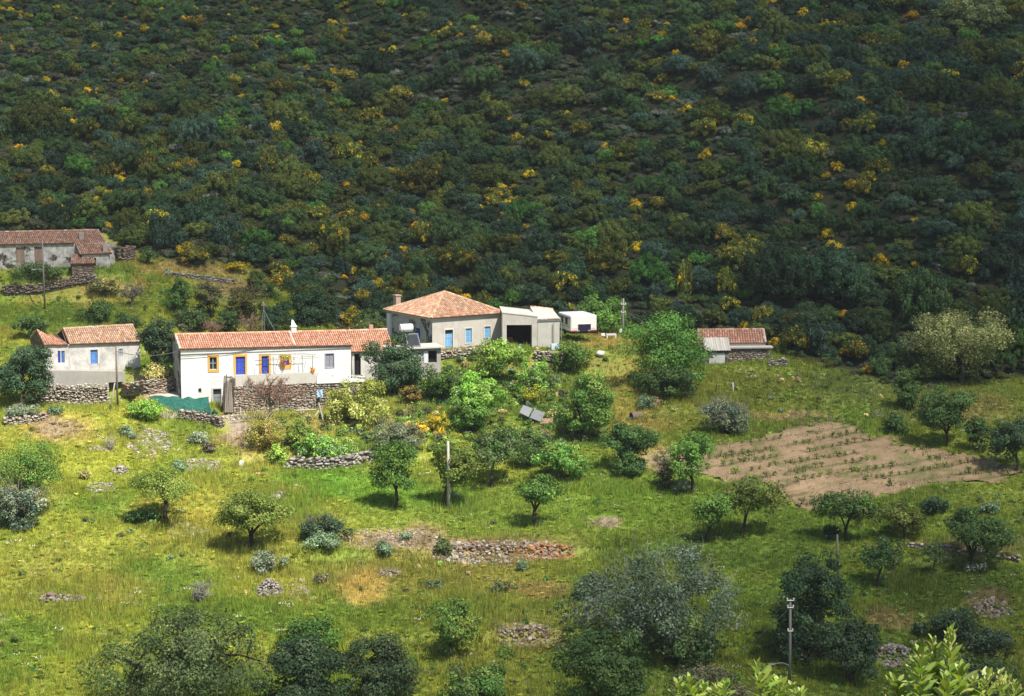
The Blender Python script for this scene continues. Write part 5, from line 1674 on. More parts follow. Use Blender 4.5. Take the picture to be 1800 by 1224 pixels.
stone_wall("low wall of pale stones at the right end of the stone hut", [(1355, 643), (1382, 643)], .9, .7, .4, 8, PALEST, 'pale')
stone_wall("low footing wall of pale stones in front of the cream house", [(748, 634), (800, 627), (846, 622)], .8, .6, .4, 16, PALEST, 'pale')
stone_wall("broken pale block wall at the foot of the cream house's end bay", [(944, 632), (968, 634), (990, 640)], 1.1, .7, .45, 14, PALEST, 'pale')
stone_wall("low stone wall behind the whitewashed farmhouse", [(318, 582), (350, 579), (400, 578)], .8, .6, .4, 6, GREYST, 'grey')
stone_wall("short ruined stone wall at the left edge of the meadow", [(10, 748), (50, 744), (78, 738)], .8, .7, .42, 20, PALEST, 'pale', ruin=.5)
stone_wall("pale stone terrace edge beyond the right-hand orchard trees", [(1600, 962), (1660, 966), (1720, 974), (1790, 984)], .45, .6, .42, 14, PALEST, 'pale', ruin=.5)

rubble("broad bank of pale broken stones in the upper left meadow", 262, 782, 40, 26, 190, .38, 40, PALEST + GREYST, 'palegrey')
rubble("line of tumbled stones right of the two meadow stone banks", 350, 820, 42, 12, 110, .34, 24, PALEST + GREYST, 'palegrey')
rubble("small round pile of grey stones on the meadow slope", 212, 829, 16, 7, 46, .34, 10, GREYST, 'grey', heap=.4)
rubble("thin row of stones running down towards the lone twisted tree", 178, 858, 26, 9, 50, .36, 10, GREYST, 'grey')
rubble("grey stones spilled right of the twisted tree's trunk", 330, 934, 38, 13, 70, .36, 14, PALEST + GREYST, 'palegrey')
rubble("two pale flat stones beside the bare sticks in the upper meadow", 175, 791, 26, 5, 24, .38, 6, GREYST, 'grey')
rubble("long heap of mixed grey and brown stones in the middle of the meadow", 868, 970, 112, 21, 520, .34, 60, PALEST[:3] + BROWNST + [(.30, .17, .11)], 'mixed', heap=.25)
rubble("orange lichen covered end of the long stone heap", 955, 976, 58, 14, 220, .33, 40, ORANGEST, 'orange', heap=.25)
rubble("white stones fallen below the long stone heap", 822, 985, 40, 6, 50, .36, 12, PALEST, 'pale')
rubble("steep conical heap of grey stones in the lower meadow", 474, 1040, 24, 13, 130, .33, 30, GREYST, 'grey', heap=1.0)
rubble("string of pale rubble with an orange stone right of the conical heap", 528, 1040, 20, 18, 60, .33, 14, PALEST + [(.5, .18, .05)], 'paleor')
rubble("low brown stone bank in the lower left corner of the meadow", 108, 1053, 46, 6, 90, .36, 16, BROWNST, 'brown', heap=.3)
rubble("brown stones strewn beside a dry grass patch", 680, 1007, 24, 7, 60, .3, 10, BROWNST, 'brown', heap=.2)
rubble("stony scar with grey and straw coloured rubble above the big green bush", 920, 1112, 46, 20, 170, .32, 30, PALEST + BROWNST, 'mixed', heap=.2)
rubble("small scatter of stones on the bare strip left of the long heap", 690, 952, 96, 24, 230, .26, 14, PALEST, 'pale')
rubble("pale stones beside the lemon bushes and the dirt path", 490, 872, 14, 14, 26, .4, 8, GREYST, 'grey')
rubble("dark stones on the shaded bank right of the lamp pole", 1570, 1148, 34, 20, 130, .34, 24, BROWNST + GREYST, 'brgrey', heap=.2)
rubble("pile of reddish rubble on the slope under the big walnut tree", 1152, 706, 12, 8, 50, .32, 8, [(.42, .2, .12), (.36, .18, .12), (.4, .3, .22)], 'red', heap=.4)
rubble("grey stones in the gully below the pale flowering tree", 1630, 690, 60, 8, 90, .4, 16, GREYST, 'grey')
rubble("pale rock outcrop beside the vine field's upper corner", 1560, 728, 30, 8, 40, .4, 8, GREYST, 'grey')
rubble("bare brown rocks on the shaded right hand bank", 1745, 1070, 34, 18, 90, .4, 16, BROWNST, 'brown', heap=.2)
rubble("small reddish rubble patch in the overgrown garden", 945, 764, 22, 7, 46, .3, 8, [(.40, .24, .16), (.34, .22, .16), (.4, .34, .27)], 'redg', heap=.3)
rubble("stones edging the dirt path in front of the terrace", 415, 735, 30, 5, 60, .34, 12, PALEST, 'pale')

# ------------------------------------------------------------------ poles, lamps, wires
def pole(label, base, top, r=.12, name="utility_pole", cat="utility pole", col=(.27, .24, .21), lean=0.0, cross=(), mat='wood'):
    P = at(*base); mpp = P[1] / FPX
    h = (base[1] - top[1]) * mpp; dx = (top[0] - base[0]) * mpp
    R = root(name, P, label, cat)
    m = MB(); T = P + np.array([dx, 0, h]); m.tube([P - (0, 0, .5), P + (T - P) * .5, T], [r * 1.1, r, r * .75], 8, col); m.build("shaft", M[mat], R, smooth=True)
    for (f, w) in cross:
        q = P + (T - P) * f
        c = MB(); c.tube([q + (-w, -.1, 0), q + (w, -.1, 0)], .05, 5, (.3, .29, .27)); b = c.build("crossarm", M['metal'], R)
        for s in (-1, 1):
            k = MB(); k.tube([q + (s * w * .9, -.1, .05), q + (s * w * .9, -.1, .13), q + (s * w * .9, -.1, .22)], [.045, .065, .04], 6, (.6, .6, .58)); k.build("insulator", M['plasticwhite'], b)
    return R, P, T


def lamp_arm(R, P, T, f, reach, rise, headcol=(.66, .66, .62)):
    q = P + (T - P) * f
    a = MB(); a.tube([q, q + (reach * .1, -.1, rise * .7), q + (reach * .5, -.25, rise), q + (reach, -.3, rise * .92)], .05, 5, (.62, .62, .6)); arm = a.build("lamp_arm", M['metal'], R)
    e = q + np.array([reach, -.3, rise * .92]); s = -1 if reach < 0 else 1
    h = MB(); h.hexa([e + (s * i, j, k) for i, j, k in ((-.05, -.08, -.06), (.5, -.12, -.1), (.5, .12, -.1), (-.05, .08, -.06), (-.05, -.06, .05), (.46, -.08, .04), (.46, .08, .04), (-.05, .06, .05))], headcol); h.build("lamp_head", M['metal'], arm)


def wire(label, A, B, sag=.5, r=.03, name="cable"):
    A = np.array(A, float); B = np.array(B, float); n = 14
    R = MB(); P = []
    for i in range(n + 1):
        s = i / n; p = A + (B - A) * s; p[2] -= sag * 4 * s * (1 - s); P.append(p)
    R.tube(P, r, 4, (.12, .12, .12))
    o = R.build(name, M['wire'], None, loc=A)
    return tag(o, label, "cable")


pole("tall thin wooden pole standing in front of the almond tree", (789, 897), (788, 772), .15, col=(.55, .51, .45))
pA, PA, TA = pole("dark utility pole in front of the weathered house", (207, 717), (206, 606), .11, col=(.20, .16, .13))
pole("leaning weathered post beside the dark pole and store opening", (193, 722), (203, 672), .09, name="leaning_post", cat="post", col=(.42, .39, .34))
pB, PB, TB = pole("roadside lamp pole with white lamp below the derelict house", (79, 545), (77.5, 424), .10, name="lamp_pole", cat="street lamp", col=(.24, .22, .2))
lamp_arm(pB, PB, TB, .56, -.9, .35, (.8, .8, .78))
pC, PC, TC = pole("utility pole with white insulators between the caravan and the big tree", (1095, 597), (1095.5, 524), .12, col=(.33, .31, .28), cross=((.86, .3), (.66, .25)))
k = MB(); k.box(Fr(PC, 0), -.45, -.12, -.2, .05, .9, 1.3, (.7, .7, .68)); k.build("meter_box", M['plasticwhite'], pC)
pD, PD, TD = pole("slender dark pole behind the dark evergreen bush", (1474, 1032), (1470, 936), .11, col=(.2, .17, .14))
pE, PE, TE = pole("utility pole with insulators and a curved lamp arm among dark bushes", (1388, 1200), (1387, 1046), .12, name="lamp_pole", cat="street lamp", col=(.24, .23, .22), cross=((.985, .28), (.90, .24), (.62, .2)))
lamp_arm(pE, PE, TE, .14, -1.25, .72)
pole("short white marker post on the grassy slope under the stone hut", (1289, 692), (1288, 672), .07, name="marker_post", cat="post", col=(.62, .66, .68), mat='paint')
for i, (x, y, l) in enumerate(((1258, 690, "small dark stake left of the white marker post"), (1292, 690, "dark stake right behind the white marker post"))):
    pole(l, (x, y), (x + 2, y - 15), .05, name="stake", cat="stake", col=(.1, .08, .07))
wire("cable sagging from the dark utility pole to the whitewashed farmhouse gable", TA - (0, 0, .6), frC.W(-.02, .4, hLC - .3), .5)
wire("upper cable from the weathered house corner to the whitewashed farmhouse roof", pt(247, 604, 257), frC.W(-.05, 1.0, hLC + .4), .35)
wire("cable strung along under the whitewashed farmhouse eave", frC.W(-.1, -.16, hLC - .9), frC.W(8.4, -.16, hLC - .36), .12)
wire("cable from the whitewashed farmhouse chimney to the hipped house corner", frC.fitp(521, 581, 3.0), flE.W(0, -.1, 5.4) if False else pt(671, 557, 270.5), .7)
wire("long stay cable falling left from the lamp pole into the scrub", TE - (0, 0, .7), at(1236, 1190) + (0, 0, .1), .4)
wire("stay cable running right from the pole beside the caravan", TC - (0, 0, 1.2), pt(1150, 572, 268), .3)

# aerial on the whitewashed farmhouse
def aerial():
    P = pt(463, 586, 255.5); T = pt(463.5, 528, 255.5)
    R = root("aerial_mast", P - np.array([0, 0, 3.5]), "thin lattice aerial mast with a stay behind the whitewashed farmhouse ridge", "aerial")
    m = MB(); B = P - np.array([0, 0, 3.5])
    for dx in (-.14, .14): m.tube([B + (dx, 0, 0), P + (dx, 0, 1.6), T - (0, 0, .9)], .03, 4, (.6, .6, .58))
    for i in range(9): m.tube([P + (-.13, 0, .2 * i), P + (.13, 0, .2 * i + .2)], .018, 4, (.6, .6, .58))
    m.tube([T - (0, 0, 1.2), T], .04, 5, (.7, .7, .68)); m.build("mast", M['metal'], R)
    s = MB(); s.tube([T - (0, 0, 1.1), pt(484, 583, 253.2)], .025, 4, (.5, .5, .48)); s.build("stay", M['metal'], R)
    c = MB(); q = T - np.array([0, 0, .5])
    for i in range(4): c.tube([q + (-.3 + .05 * i, -.1, .1 * i - .1), q + (.3 - .05 * i, -.1, .1 * i - .1)], .015, 4, (.7, .7, .68))
    c.build("antenna", M['metal'], R)


aerial()

# ------------------------------------------------------------------ yard things
def net_pen():
    rng = rng_()
    pts = [at(264, 712), at(370, 723)]
    R = root("green_net", pts[0], "green shade net draped over a pen in front of the whitewashed farmhouse", "net")
    nx, ny = 26, 10
    A = pt(262, 697, 247.6); B = pt(366, 699, 246.8); C = pt(372, 724, 244.3); Dd = pt(288, 727, 244.3)
    V = []; F = []; T = []
    for j in range(ny + 1):
        for i in range(nx + 1):
            s, t = i / nx, j / ny
            p = (A * (1 - s) + B * s) * (1 - t) + (Dd * (1 - s) + C * s) * t
            p = p + np.array([0, 0, -.45 * math.sin(math.pi * t) * (.6 + .4 * math.sin(s * 9)) + .5 * (float(fbm(s * 9, t * 4, 95, 2)) - .5)])
            V.append(p - ORG[R.name])
    for j in range(ny):
        for i in range(nx):
            k = j * (nx + 1) + i; F.append([k, k + 1, k + nx + 2, k + nx + 1])
    link("netting", mesh_np("netting", np.array(V), np.array(F), None, [M['net']], smooth=False), R)
    for q in (A, B, C, Dd, (A + B) / 2, (C + Dd) / 2):
        g = np.array([q[0], q[1], float(H(q[0], q[1]))])
        m = MB(); m.tube([g - (0, 0, .3), q + (0, 0, .12)], .05, 5, (.3, .26, .22)); m.build("stake", M['wood'], R)
    R2 = root("net_roll", at(366, 736), "dark green net crumpled over the curved stone wall", "net")
    m = MB()
    for i in range(5):
        p = pt(345 + i * 8, 728 + (i % 2) * 2, 243.4); m.tube([p + (-.3, 0, 0), p + (0, -.1, .22 + .1 * (i % 3)), p + (.35, .05, .02)], [.12, .26, .14], 7, (1, 1, 1))
    m.build("folds", M['net'], R2)
    # plank edge of the raised sandy ground
    R3 = root("concrete_slab", at(255, 690), "pale concrete slab edge beside the green net", "slab")
    f = Fr(pt(262, 697, 248.2), 8); a, _ = f.fit(352, 690); m = MB(); m.box(f, 0, a, 0, 3.2, -1.4, .0, (1, 1, 1)); m.build("slab", M['paleconcrete'], R3)


net_pen()


def posts_bundle():
    rng = rng_()
    b = at(400, 728)
    R = root("timber_stack", b, "dark weathered poles and vine wood stacked upright at the terrace corner", "poles")
    for i in range(16):
        x = 394 + i * 1.0; y = 727 - (i % 3)
        p = frC.fitp(x, y, -3.35 - .12 * (i % 3)); q = frC.fitp(x + rng.uniform(-2, 2), 662 + rng.uniform(-4, 22), -3.3)
        m = MB(); c = tuple(np.array([(.12, .09, .07), (.2, .16, .12), (.32, .28, .24)][i % 3]) * rng.uniform(.8, 1.2)); m.tube([p, (p + q) / 2 + (rng.uniform(-.1, .1), 0, 0), q], [.09, .08, .05], 5, c); m.build("pole", M['wood'], R)
    f = Fr(frC.W(TER[0] - .35, TER[2] + .3, 0), 17)
    R2 = root("concrete_pillar", f.O, "narrow pale concrete pillar at the left end of the terrace", "pillar")
    m = MB(); m.box(f, -.3, .18, -.2, .3, -1.6, TER[4] - .15); m.build("shaft", M['paleconcrete'], R2)
    m = MB(); m.box(f, -.36, .24, -.26, .36, TER[4] - .148, TER[4] - .02); m.build("cap", M['paleconcrete'], R2)
    # stakes leaning by the bare tree
    R3 = root("leaning_stakes", at(540, 748), "grey wooden stakes leaning together right of the bare tree", "stakes")
    for (x0, y0, x1, y1) in ((532, 749, 528, 716), (538, 748, 532, 716), (546, 747, 537, 716), (550, 738, 560, 722), (520, 722, 556, 720)):
        p = pt(x0, y0, 244.6); q = pt(x1, y1, 245.8)
        m = MB(); m.tube([p, q], .08, 5, tuple(np.array((.48, .43, .36)) * rng.uniform(.75, 1.1))); m.build("stake", M['wood'], R3)
    for (x0, y0, x1, y1, l) in ((424, 734, 422, 716, "short grey post against the terrace wall"), (570, 742, 560, 708, "pale leaning pole beside the lemon bush")):
        p = at(x0, y0); mpp = p[1] / FPX
        m = MB(); m.tube([p - (0, 0, .2), p + ((x1 - x0) * mpp, .3, (y0 - y1) * mpp)], .09, 5, (.5, .46, .4)); o = m.build("post", M['wood'], None, loc=p); tag(o, l, "post")
    # driftwood by the net
    R4 = root("dead_branches", at(296, 734), "pile of bleached dead branches below the green net", "branches")
    for i in range(10):
        p = at(288 + i * 2, 736); q = pt(284 + i * 3.2, 716 + rng.uniform(0, 10), p[1] + .3)
        m = MB(); m.tube([p, (p + q) / 2 + (rng.uniform(-.2, .2), 0, 0), q], [.09, .07, .03], 4, tuple(np.array((.42, .38, .33)) * rng.uniform(.6, 1.1))); m.build("branch", M['wood'], R4)


posts_bundle()


def small_things():
    rng = rng_()
    # flower pots on the parapet
    for (x, y, c, l, dd) in ((549, 652, (.62, .30, .02), "orange flower pot on the right end of the terrace parapet", TER[2] + .1), (500, 636, (.60, .18, .06), "pot of red orange flowers at the small blue window", -.35)):
        p = frC.fitp(x, y + 6, dd)
        R = root("flower_pot", p, l, "flower pot")
        m = MB(); m.tube([p, p + (0, 0, .3), p + (0, 0, .34)], [.16, .22, .24], 8, (.42, .18, .10)); m.build("pot", M['paint'], R)
        V, F, T, _, _ = crown(rng, (0, 0, .55), (.5, .35, .3), 170, .16, [c, tuple(np.array(c) * 1.2), (.08, .13, .03)], .5)
        link("flowers", mesh_np("flowers", V, F, T, [M['leaf']]), R)
    p = frC.fitp(500, 629, TER[2] + 1.4)
    R = root("vine_foliage", p, "yellow green vine leaves on the arbour in front of the small window", "vine")
    V, F, T, _, _ = crown(rng, (0, 0, 0), (.75, .5, .35), 260, .2, [(.36, .34, .02), (.26, .28, .03), (.2, .24, .03)], .5)
    link("leaves", mesh_np("leaves", V, F, T, [M['leaf']]), R)
    # blue cloth on the retaining wall
    f = Fr(frC.fitp(557, 698, -3.2), 17)
    m = MB()
    for i in range(5):
        for j in range(4):
            g = lambda a, b: f.W(a * .13, -.1 - .08 * math.sin(a * 1.7 + b), b * .2)
            m.poly([g(i, j), g(i + 1, j), g(i + 1, j + 1), g(i, j + 1)], (.35, .5, .72))
    tag(m.build("blue_cloth", M['paint'], None, loc=f.O), "pale blue cloth hanging on the stone wall left of the lemon bush", "cloth")
    # blue tarpaulin
    P = pt(800, 690, 250); R = root("blue_tarpaulin", P - (0, 0, 1.6), "blue and white tarpaulin stretched between garden bushes", "tarpaulin")
    m = MB(); A = [pt(789, 687, 250), pt(812, 685, 250.4), pt(816, 690, 249), pt(792, 693, 248.8)]
    n = 6
    for i in range(n):
        for j in range(3):
            def q(a, b):
                s, t = a / n, b / 3
                return (A[0] * (1 - s) + A[1] * s) * (1 - t) + (A[3] * (1 - s) + A[2] * s) * t + np.array([0, 0, .12 * math.sin(a * 1.9 + b * 2)])
            m.poly([q(i, j), q(i + 1, j), q(i + 1, j + 1), q(i, j + 1)], (.55, .68, .85) if i > 0 else (.1, .2, .5))
    m.build("sheet", M['paint'], R)
    for a in A: m = MB(); m.tube([a - (0, 0, 2.2), a], .05, 5, (.3, .27, .23)); m.build("pole", M['wood'], R)
    R = root("green_netting", at(782, 726), "crumpled dark green netting among the garden bushes", "net"); m = MB()
    for i in range(7):
        p = pt(772 + (i * 7) % 22, 708 + (i * 5) % 12, 247.2); m.tube([p + (-.3, 0, -.1), p + (0, 0, .2), p + (.3, 0, -.15)], [.1, .32, .12], 6)
    m.build("folds", M['net'], R)
    # collapsed hen coop with grey sheets
    B = at(940, 742)
    R = root("collapsed_coop", B, "collapsed coop with tilted grey sheet roofing in the overgrown garden", "coop")
    d0 = B[1]
    def sheet(pp, dd, nm, mt, th=.06, c=(.4, .4, .4)):
        q = [pt(x, y, d) for (x, y), d in zip(pp, dd)]
        m = MB(); m.hexa([p - np.array([0, 0, th]) for p in q] + q, c); m.build(nm, M[mt], R)
    sheet([(913, 725), (929, 733), (936, 718), (920, 712)], [d0, d0 - .6, d0 + 1.2, d0 + 1.8], "roof_sheet", 'paint', c=(.24, .25, .26))
    sheet([(931, 734), (950, 741), (958, 726), (940, 719)], [d0 - .6, d0 - 1.1, d0 + .6, d0 + 1.1], "roof_sheet", 'paint', c=(.20, .21, .22))
    for i in range(7):
        x = 930 + i * 6; m = MB(); m.tube([pt(x, 742 + (i % 2) * 2, d0 - .8), pt(x + rng.uniform(-8, 14), 728 + rng.uniform(0, 9), d0)], .06, 5, (.33, .24, .18)); m.build("batten", M['wood'], R)
    for i in range(3): sheet([(948 + i * 6, 744), (964 + i * 3, 747 - i), (968 + i * 2, 738), (952 + i * 6, 735)], [d0 - 1, d0 - 1, d0, d0], "board", 'wood', c=(.3 + .04 * i, .22, .16))
    # barrel
    P = at(1118, 738); R = root("barrel", P, "rusty barrel lying on its side on the slope above the orchard", "barrel")
    m = MB(); c = P + np.array([0, 0, .42]); d = np.array([.9, .45, 0]); d /= np.linalg.norm(d)
    m.tube([c - d * .6, c - d * .57, c - d * .2, c - d * .17, c + d * .2, c + d * .23, c + d * .6], [.4, .42, .42, .44, .42, .44, .42], 12, (.22, .16, .13)); m.build("drum", M['wood'], R)
    m = MB(); m.tube([c - d * .612, c - d * .602], [.34, .34], 12, (.02, .02, .02)); m.build("end_shade_disc", M['dark'], R)  # dark disc painted as the shade inside the drum
    # white rock by the table, stones
    P = at(1055, 624); o = link("white_stone", rock_mesh('w', [(.7, .68, .64)], 2), None, P + (0, 0, .15)); o.scale = (.55, .45, .35); tag(o, "white stone lying on the grass below the garden table", "stone")
    P = at(424, 820); o = link("white_stone", rock_mesh('w', [(.7, .68, .64)], 2), None, P + (0, 0, .1)); o.scale = (.3, .3, .55); tag(o, "upright white stone at the edge of the vegetable patch", "stone")
    # small blue and white box by the bay, tub
    P = at(976, 616); f = Fr(P, 10); m = MB(); m.box(f, -.5, .4, -.3, .3, -.2, .75, (.55, .68, .78)); tag(m.build("plastic_tub", M['paint'], None, loc=P), "pale blue plastic tub at the cream house's right end", "tub")
    # dry palm fronds
    R = root("dry_palm_frond", at(660, 748), "dry pale palm fronds lying at the edge of the lemon bush", "fronds"); b = at(662, 748)
    for i in range(11):
        m = MB(); a = i * .28 - .3; e = pt(662 - 34 * math.cos(a * .9) + 12, 736 - 14 * math.sin(a) + 4, b[1] - .2)
        m.tube([pt(668, 742, b[1]), (pt(668, 742, b[1]) + e) / 2 + (0, 0, .25), e], [.05, .06, .02], 4, (.5, .44, .34)); m.build("leaflet", M['wood'], R)


small_things()

# ------------------------------------------------------------------ bare tree before the terrace
def bare_tree(label, base, top, width, n1, col, tipcol, dens=1.0, name="bare_tree", depthw=.7, fork=.35):
    rng = rng_()
    P = at(*base); mpp = P[1] / FPX
    h = (base[1] - top) * mpp; w = width * mpp * .5
    R = root(name, P, label, "tree")
    m = MB(); tips = MB(); F = P + np.array([.05, 0, h * fork])
    m.tube([P - (0, 0, .3), P + (0, 0, h * fork * .5), F], [.2, .15, .13], 7, col)
    for i in range(n1):
        a = 2 * math.pi * i / n1 + rng.uniform(-.3, .3); el = rng.uniform(.25, 1.15)
        d = np.array([math.cos(a) * math.cos(el) * w, math.sin(a) * math.cos(el) * w * depthw, math.sin(el) * h * (1 - fork)])
        E = F + d; mid = F + d * .5 + rng.normal(0, .12, 3)
        m.tube([F, mid, E], [.07, .05, .02], 5, col, cap=False)
        for j in range(int(9 * dens)):
            s = rng.uniform(.3, 1); b = F + (mid - F) * s * 2 if s < .5 else mid + (E - mid) * (s - .5) * 2
            e = b + unit(rng, 1)[0] * np.array([1, depthw, .8]) * rng.uniform(.4, 1.0) + np.array([0, 0, .25])
            m.tube([b, (b + e) / 2 + rng.normal(0, .05, 3), e], [.03, .024, .014], 4, col, cap=False)
            for k in range(5):
                t = rng.uniform(.3, 1); q = b + (e - b) * t; f = q + unit(rng, 1)[0] * .42 + (0, 0, .12)
                tips.tube([q, f], [.018, .009], 3, tuple(np.array(tipcol) * rng.uniform(.7, 1.3)), cap=False)
    m.build("branches", M['bark'], R); tips.build("twigs", M['bark'], R)["kind"] = "stuff"


bare_tree("bare reddish twigged tree in front of the terrace wall", (475, 742), 660, 150, 15, (.20, .16, .13), (.36, .19, .13), 1.7)
bare_tree("bare grey tree with brown twigs behind the farmhouse ridge, left one", (372, 600), 562, 40, 9, (.3, .2, .14), (.42, .26, .16), .8, name="bare_shrub")
bare_tree("bare brown twiggy tree behind the farmhouse ridge beside the aerial mast", (440, 600), 553, 52, 10, (.3, .22, .15), (.40, .27, .17), .8, name="bare_shrub")
bare_tree("bare grey sapling on the grassy knoll left of the round green bushes", (232, 540), 498, 50, 10, (.22, .19, .17), (.24, .2, .18), 1.0, name="bare_shrub")
bare_tree("grey bare sticks rising above the big dark oak at the bottom", (352, 1062), 1018, 34, 10, (.3, .28, .25), (.32, .3, .27), .6, name="bare_shrub", fork=.1)
bare_tree("leaning bare dead branch in the meadow stones", (196, 792), 772, 12, 5, (.36, .33, .3), (.36, .33, .3), .4, name="dead_branch", fork=.2)

# ------------------------------------------------------------------ trees
tree("almond_tree", "lone twisted tree with a dark trunk and open flat crown on the left meadow", (293, 921), (228, 822, 357, 888), PAL['almond'] + PAL['yellowgreen'][:1], .36, .22, .18, 1.1, 3, .26, fill=.5, barkcol=(.045, .035, .03), tips=20, cut=-.4)
tree("almond_tree", "round crowned tree with three dark trunks right of the lone twisted tree", (440, 965), (374, 858, 513, 943), 'almond', .25, .22, .24, 1.25, 4, .26, barkcol=(.05, .04, .035), tips=20, cut=-.6)
tree("almond_tree", "upright tree left of the tall thin pole", (695, 895), (648, 772, 750, 872), 'green', .28, .17, .24, .95, 3, .27)
tree("almond_tree", "tall two stemmed tree directly behind the tall thin pole", (781, 893), (748, 764, 842, 866), ['x'] and PAL['almond'][:2] + PAL['olive'][:1], .3, .17, .24, .95, 2, .27)
tree("almond_tree", "grey green vase shaped tree with forked trunk right of the thin pole", (864, 858), (818, 738, 926, 826), PAL['green'][:1] + PAL['oak'], .34, .16, .24, .95, 2, .27)
tree("almond_tree", "small bright tree alone in the middle of the green meadow", (937, 926), (902, 826, 990, 902), 'green', .3, .2, .24, 1.1, 3, .28)
tree("almond_tree", "dark dense tree above the green meadow, left of the vine field", (1094, 834), (1038, 735, 1149, 812), 'deep', .28, .2, .24, 1.15, 3, .27)
tree("almond_tree", "bright green tree at the left corner of the vine field", (1217, 868), (1168, 755, 1264, 846), 'lime', .22, .18, .24, 1.0, 3, .27)
tree("almond_tree", "small leaning tree touching the yellowish orchard tree", (1242, 953), (1214, 845, 1292, 932), 'lime', .2, .13, .24, .9, 2, .28)
tree("almond_tree", "wide yellowish green tree below the vine field's left corner", (1304, 944), (1256, 824, 1386, 914), PAL['almond'] + PAL['olive'], .28, .17, .24, .95, 2, .26)
tree("almond_tree", "open green tree in front of the vine field's lower edge", (1488, 950), (1424, 846, 1542, 924), PAL['scrubgreen'] + PAL['lime'][:1], .22, .16, .24, .85, 4, .25)
tree("almond_tree", "dim spindly tree on the shaded grass right of the slender dark pole", (1543, 1031), (1504, 934, 1602, 1002), 'scrubgreen', .3, .14, .24, .8, 2, .26)
tree("almond_tree", "tiny thin trunked sapling on the shaded grass near the right edge", (1642, 1014), (1620, 948, 1668, 990), 'scrubgreen', .4, .07, .22, .6, 2, .34, tips=8)
tree("almond_tree", "large dark tree near the right edge on the shaded terrace", (1703, 1000), (1650, 880, 1782, 984), 'deep', .2, .2, .25, 1.1, 4, .26)
tree("almond_tree", "round green tree with bare stems beyond the vine field's right end", (1664, 785), (1604, 678, 1720, 762), 'deep', .22, .16, .24, 1.2, 5, .26)
tree("almond_tree", "dark tree cut by the right edge beyond the vine field", (1786, 828), (1735, 735, 1840, 815), 'dark', .25, .17, .24, 1.1, 4, .27)
tree("almond_tree", "dim olive green tree between the open tree and the large dark right tree", (1590, 950), (1532, 880, 1640, 950), 'olive', .3, .14, .24, .8, 3, .28)
tree("walnut_tree", "big dense bright green tree left of the stone hut", (1165, 684), (1090, 548, 1252, 690), ['x'] and PAL['lime'] + PAL['green'], .2, .4, .28, 1.35, 4, .24, fill=.45, tips=22)
tree("walnut_tree", "light green tree behind the caravan", (1060, 589), (1016, 508, 1097, 588), 'lime', .3, .2, .28, 1.3, 3, .28)
tree("flowering_tree", "wide pale yellow flowering tree at the right edge of the hillside foot", (1690, 674), (1590, 544, 1800, 664), 'pale', .25, .35, .3, 1.2, 4, .2, fill=.55, tips=22)
tree("citrus_tree", "dense dark citrus tree with glossy leaves between the two main houses", (690, 694), (632, 576, 748, 702), 'citrus', .25, .2, .26, 2.2, 3, .26)
tree("garden_tree", "vivid light green tree in the middle of the overgrown garden", (848, 748), (796, 652, 900, 738), 'bright', .25, .2, .26, 1.3, 3, .27)
tree("garden_tree", "bright fig like tree covering the lower front of the cream house", (880, 672), (832, 592, 926, 660), PAL['bright'] + PAL['lime'], .3, .16, .28, 1.2, 3, .3)
tree("garden_tree", "feathery green tree right of the collapsed coop", (1022, 770), (968, 642, 1078, 764), PAL['almond'] + PAL['green'], .22, .2, .26, 1.15, 3, .25)
tree("garden_tree", "dark green tree under the caravan at the end bay", (1002, 652), (966, 598, 1038, 652), 'green', .25, .15, .26, 1.1, 3, .3)
tree("evergreen_tree", "dark feathery evergreen between the weathered house and the whitewashed one", (275, 655), (232, 556, 322, 650), 'dark', .2, .2, .26, 1.3, 3, .28)
tree("evergreen_tree", "dark dense evergreen at the left edge before the weathered house", (40, 716), (-10, 604, 96, 728), 'dark', .2, .25, .26, 1.4, 3, .26)
tree("garden_tree", "bright green tree cut by the left edge of the meadow", (40, 905), (-34, 740, 110, 890), PAL["almond"] + PAL["green"][:1], .25, .2, .19, 1.35, 3, .26)
tree("oak_tree", "broad dark spreading oak at the bottom left", (308, 1252), (138, 1062, 478, 1262), 'oak', .3, .42, .27, 1.05, 5, .17, rough=.4, fill=.45, barkcol=(.05, .042, .035), tips=34)
tree("garden_tree", "fresh green tree right of the broad bottom oak", (540, 1160), (478, 1078, 604, 1160), 'green', .2, .2, .26, 1.2, 3, .26)
tree("garden_tree", "upright feathery green tree at the bottom centre", (792, 1160), (738, 1044, 846, 1150), PAL['almond'] + PAL['green'], .2, .15, .24, 1.05, 3, .27)

# ------------------------------------------------------------------ bushes
S = shrub
S("shrub", "round very dark bush at the bottom left of centre", (556, 1094, 742, 1262), PAL['dark'] + PAL['oak'][:1], .24, 1.2, .25)
S("shrub", "dark low thicket between the bottom oak and the round dark bush", (440, 1112, 640, 1270), 'dark', .26, 1.0, .25)
S("shrub", "mid green spreading bush at the bottom centre", (762, 1128, 916, 1262), PAL['almond'] + PAL['green'] + PAL['oak'], .25, 1.1, .26)
S("shrub", "large dense green bush at the bottom right of centre", (942, 1078, 1144, 1272), 'deep', .26, 1.4, .2)
S("fig_bush", "huge grey twigged bush with green lower leaves in the lower right", (980, 958, 1336, 1166), [(.065, .095, .05), (.10, .13, .085), (.05, .08, .035), (.13, .15, .12)], .26, 1.9, .17, twigs=300, twigcol=(.27, .26, .24), rough=.35)
S("shrub", "green leafy bush at the foot of the huge grey twigged bush", (1090, 1070, 1290, 1172), PAL['scrubgreen'], .3, .8, .2)
S("evergreen_bush", "tall nearly black evergreen bush left of the slender dark pole", (1326, 966, 1516, 1190), 'dark', .26, 1.3, .2)
S("evergreen_bush", "black green bush behind the lamp pole's foot", (1420, 1080, 1560, 1216), 'dark', .26, 1.2, .24)
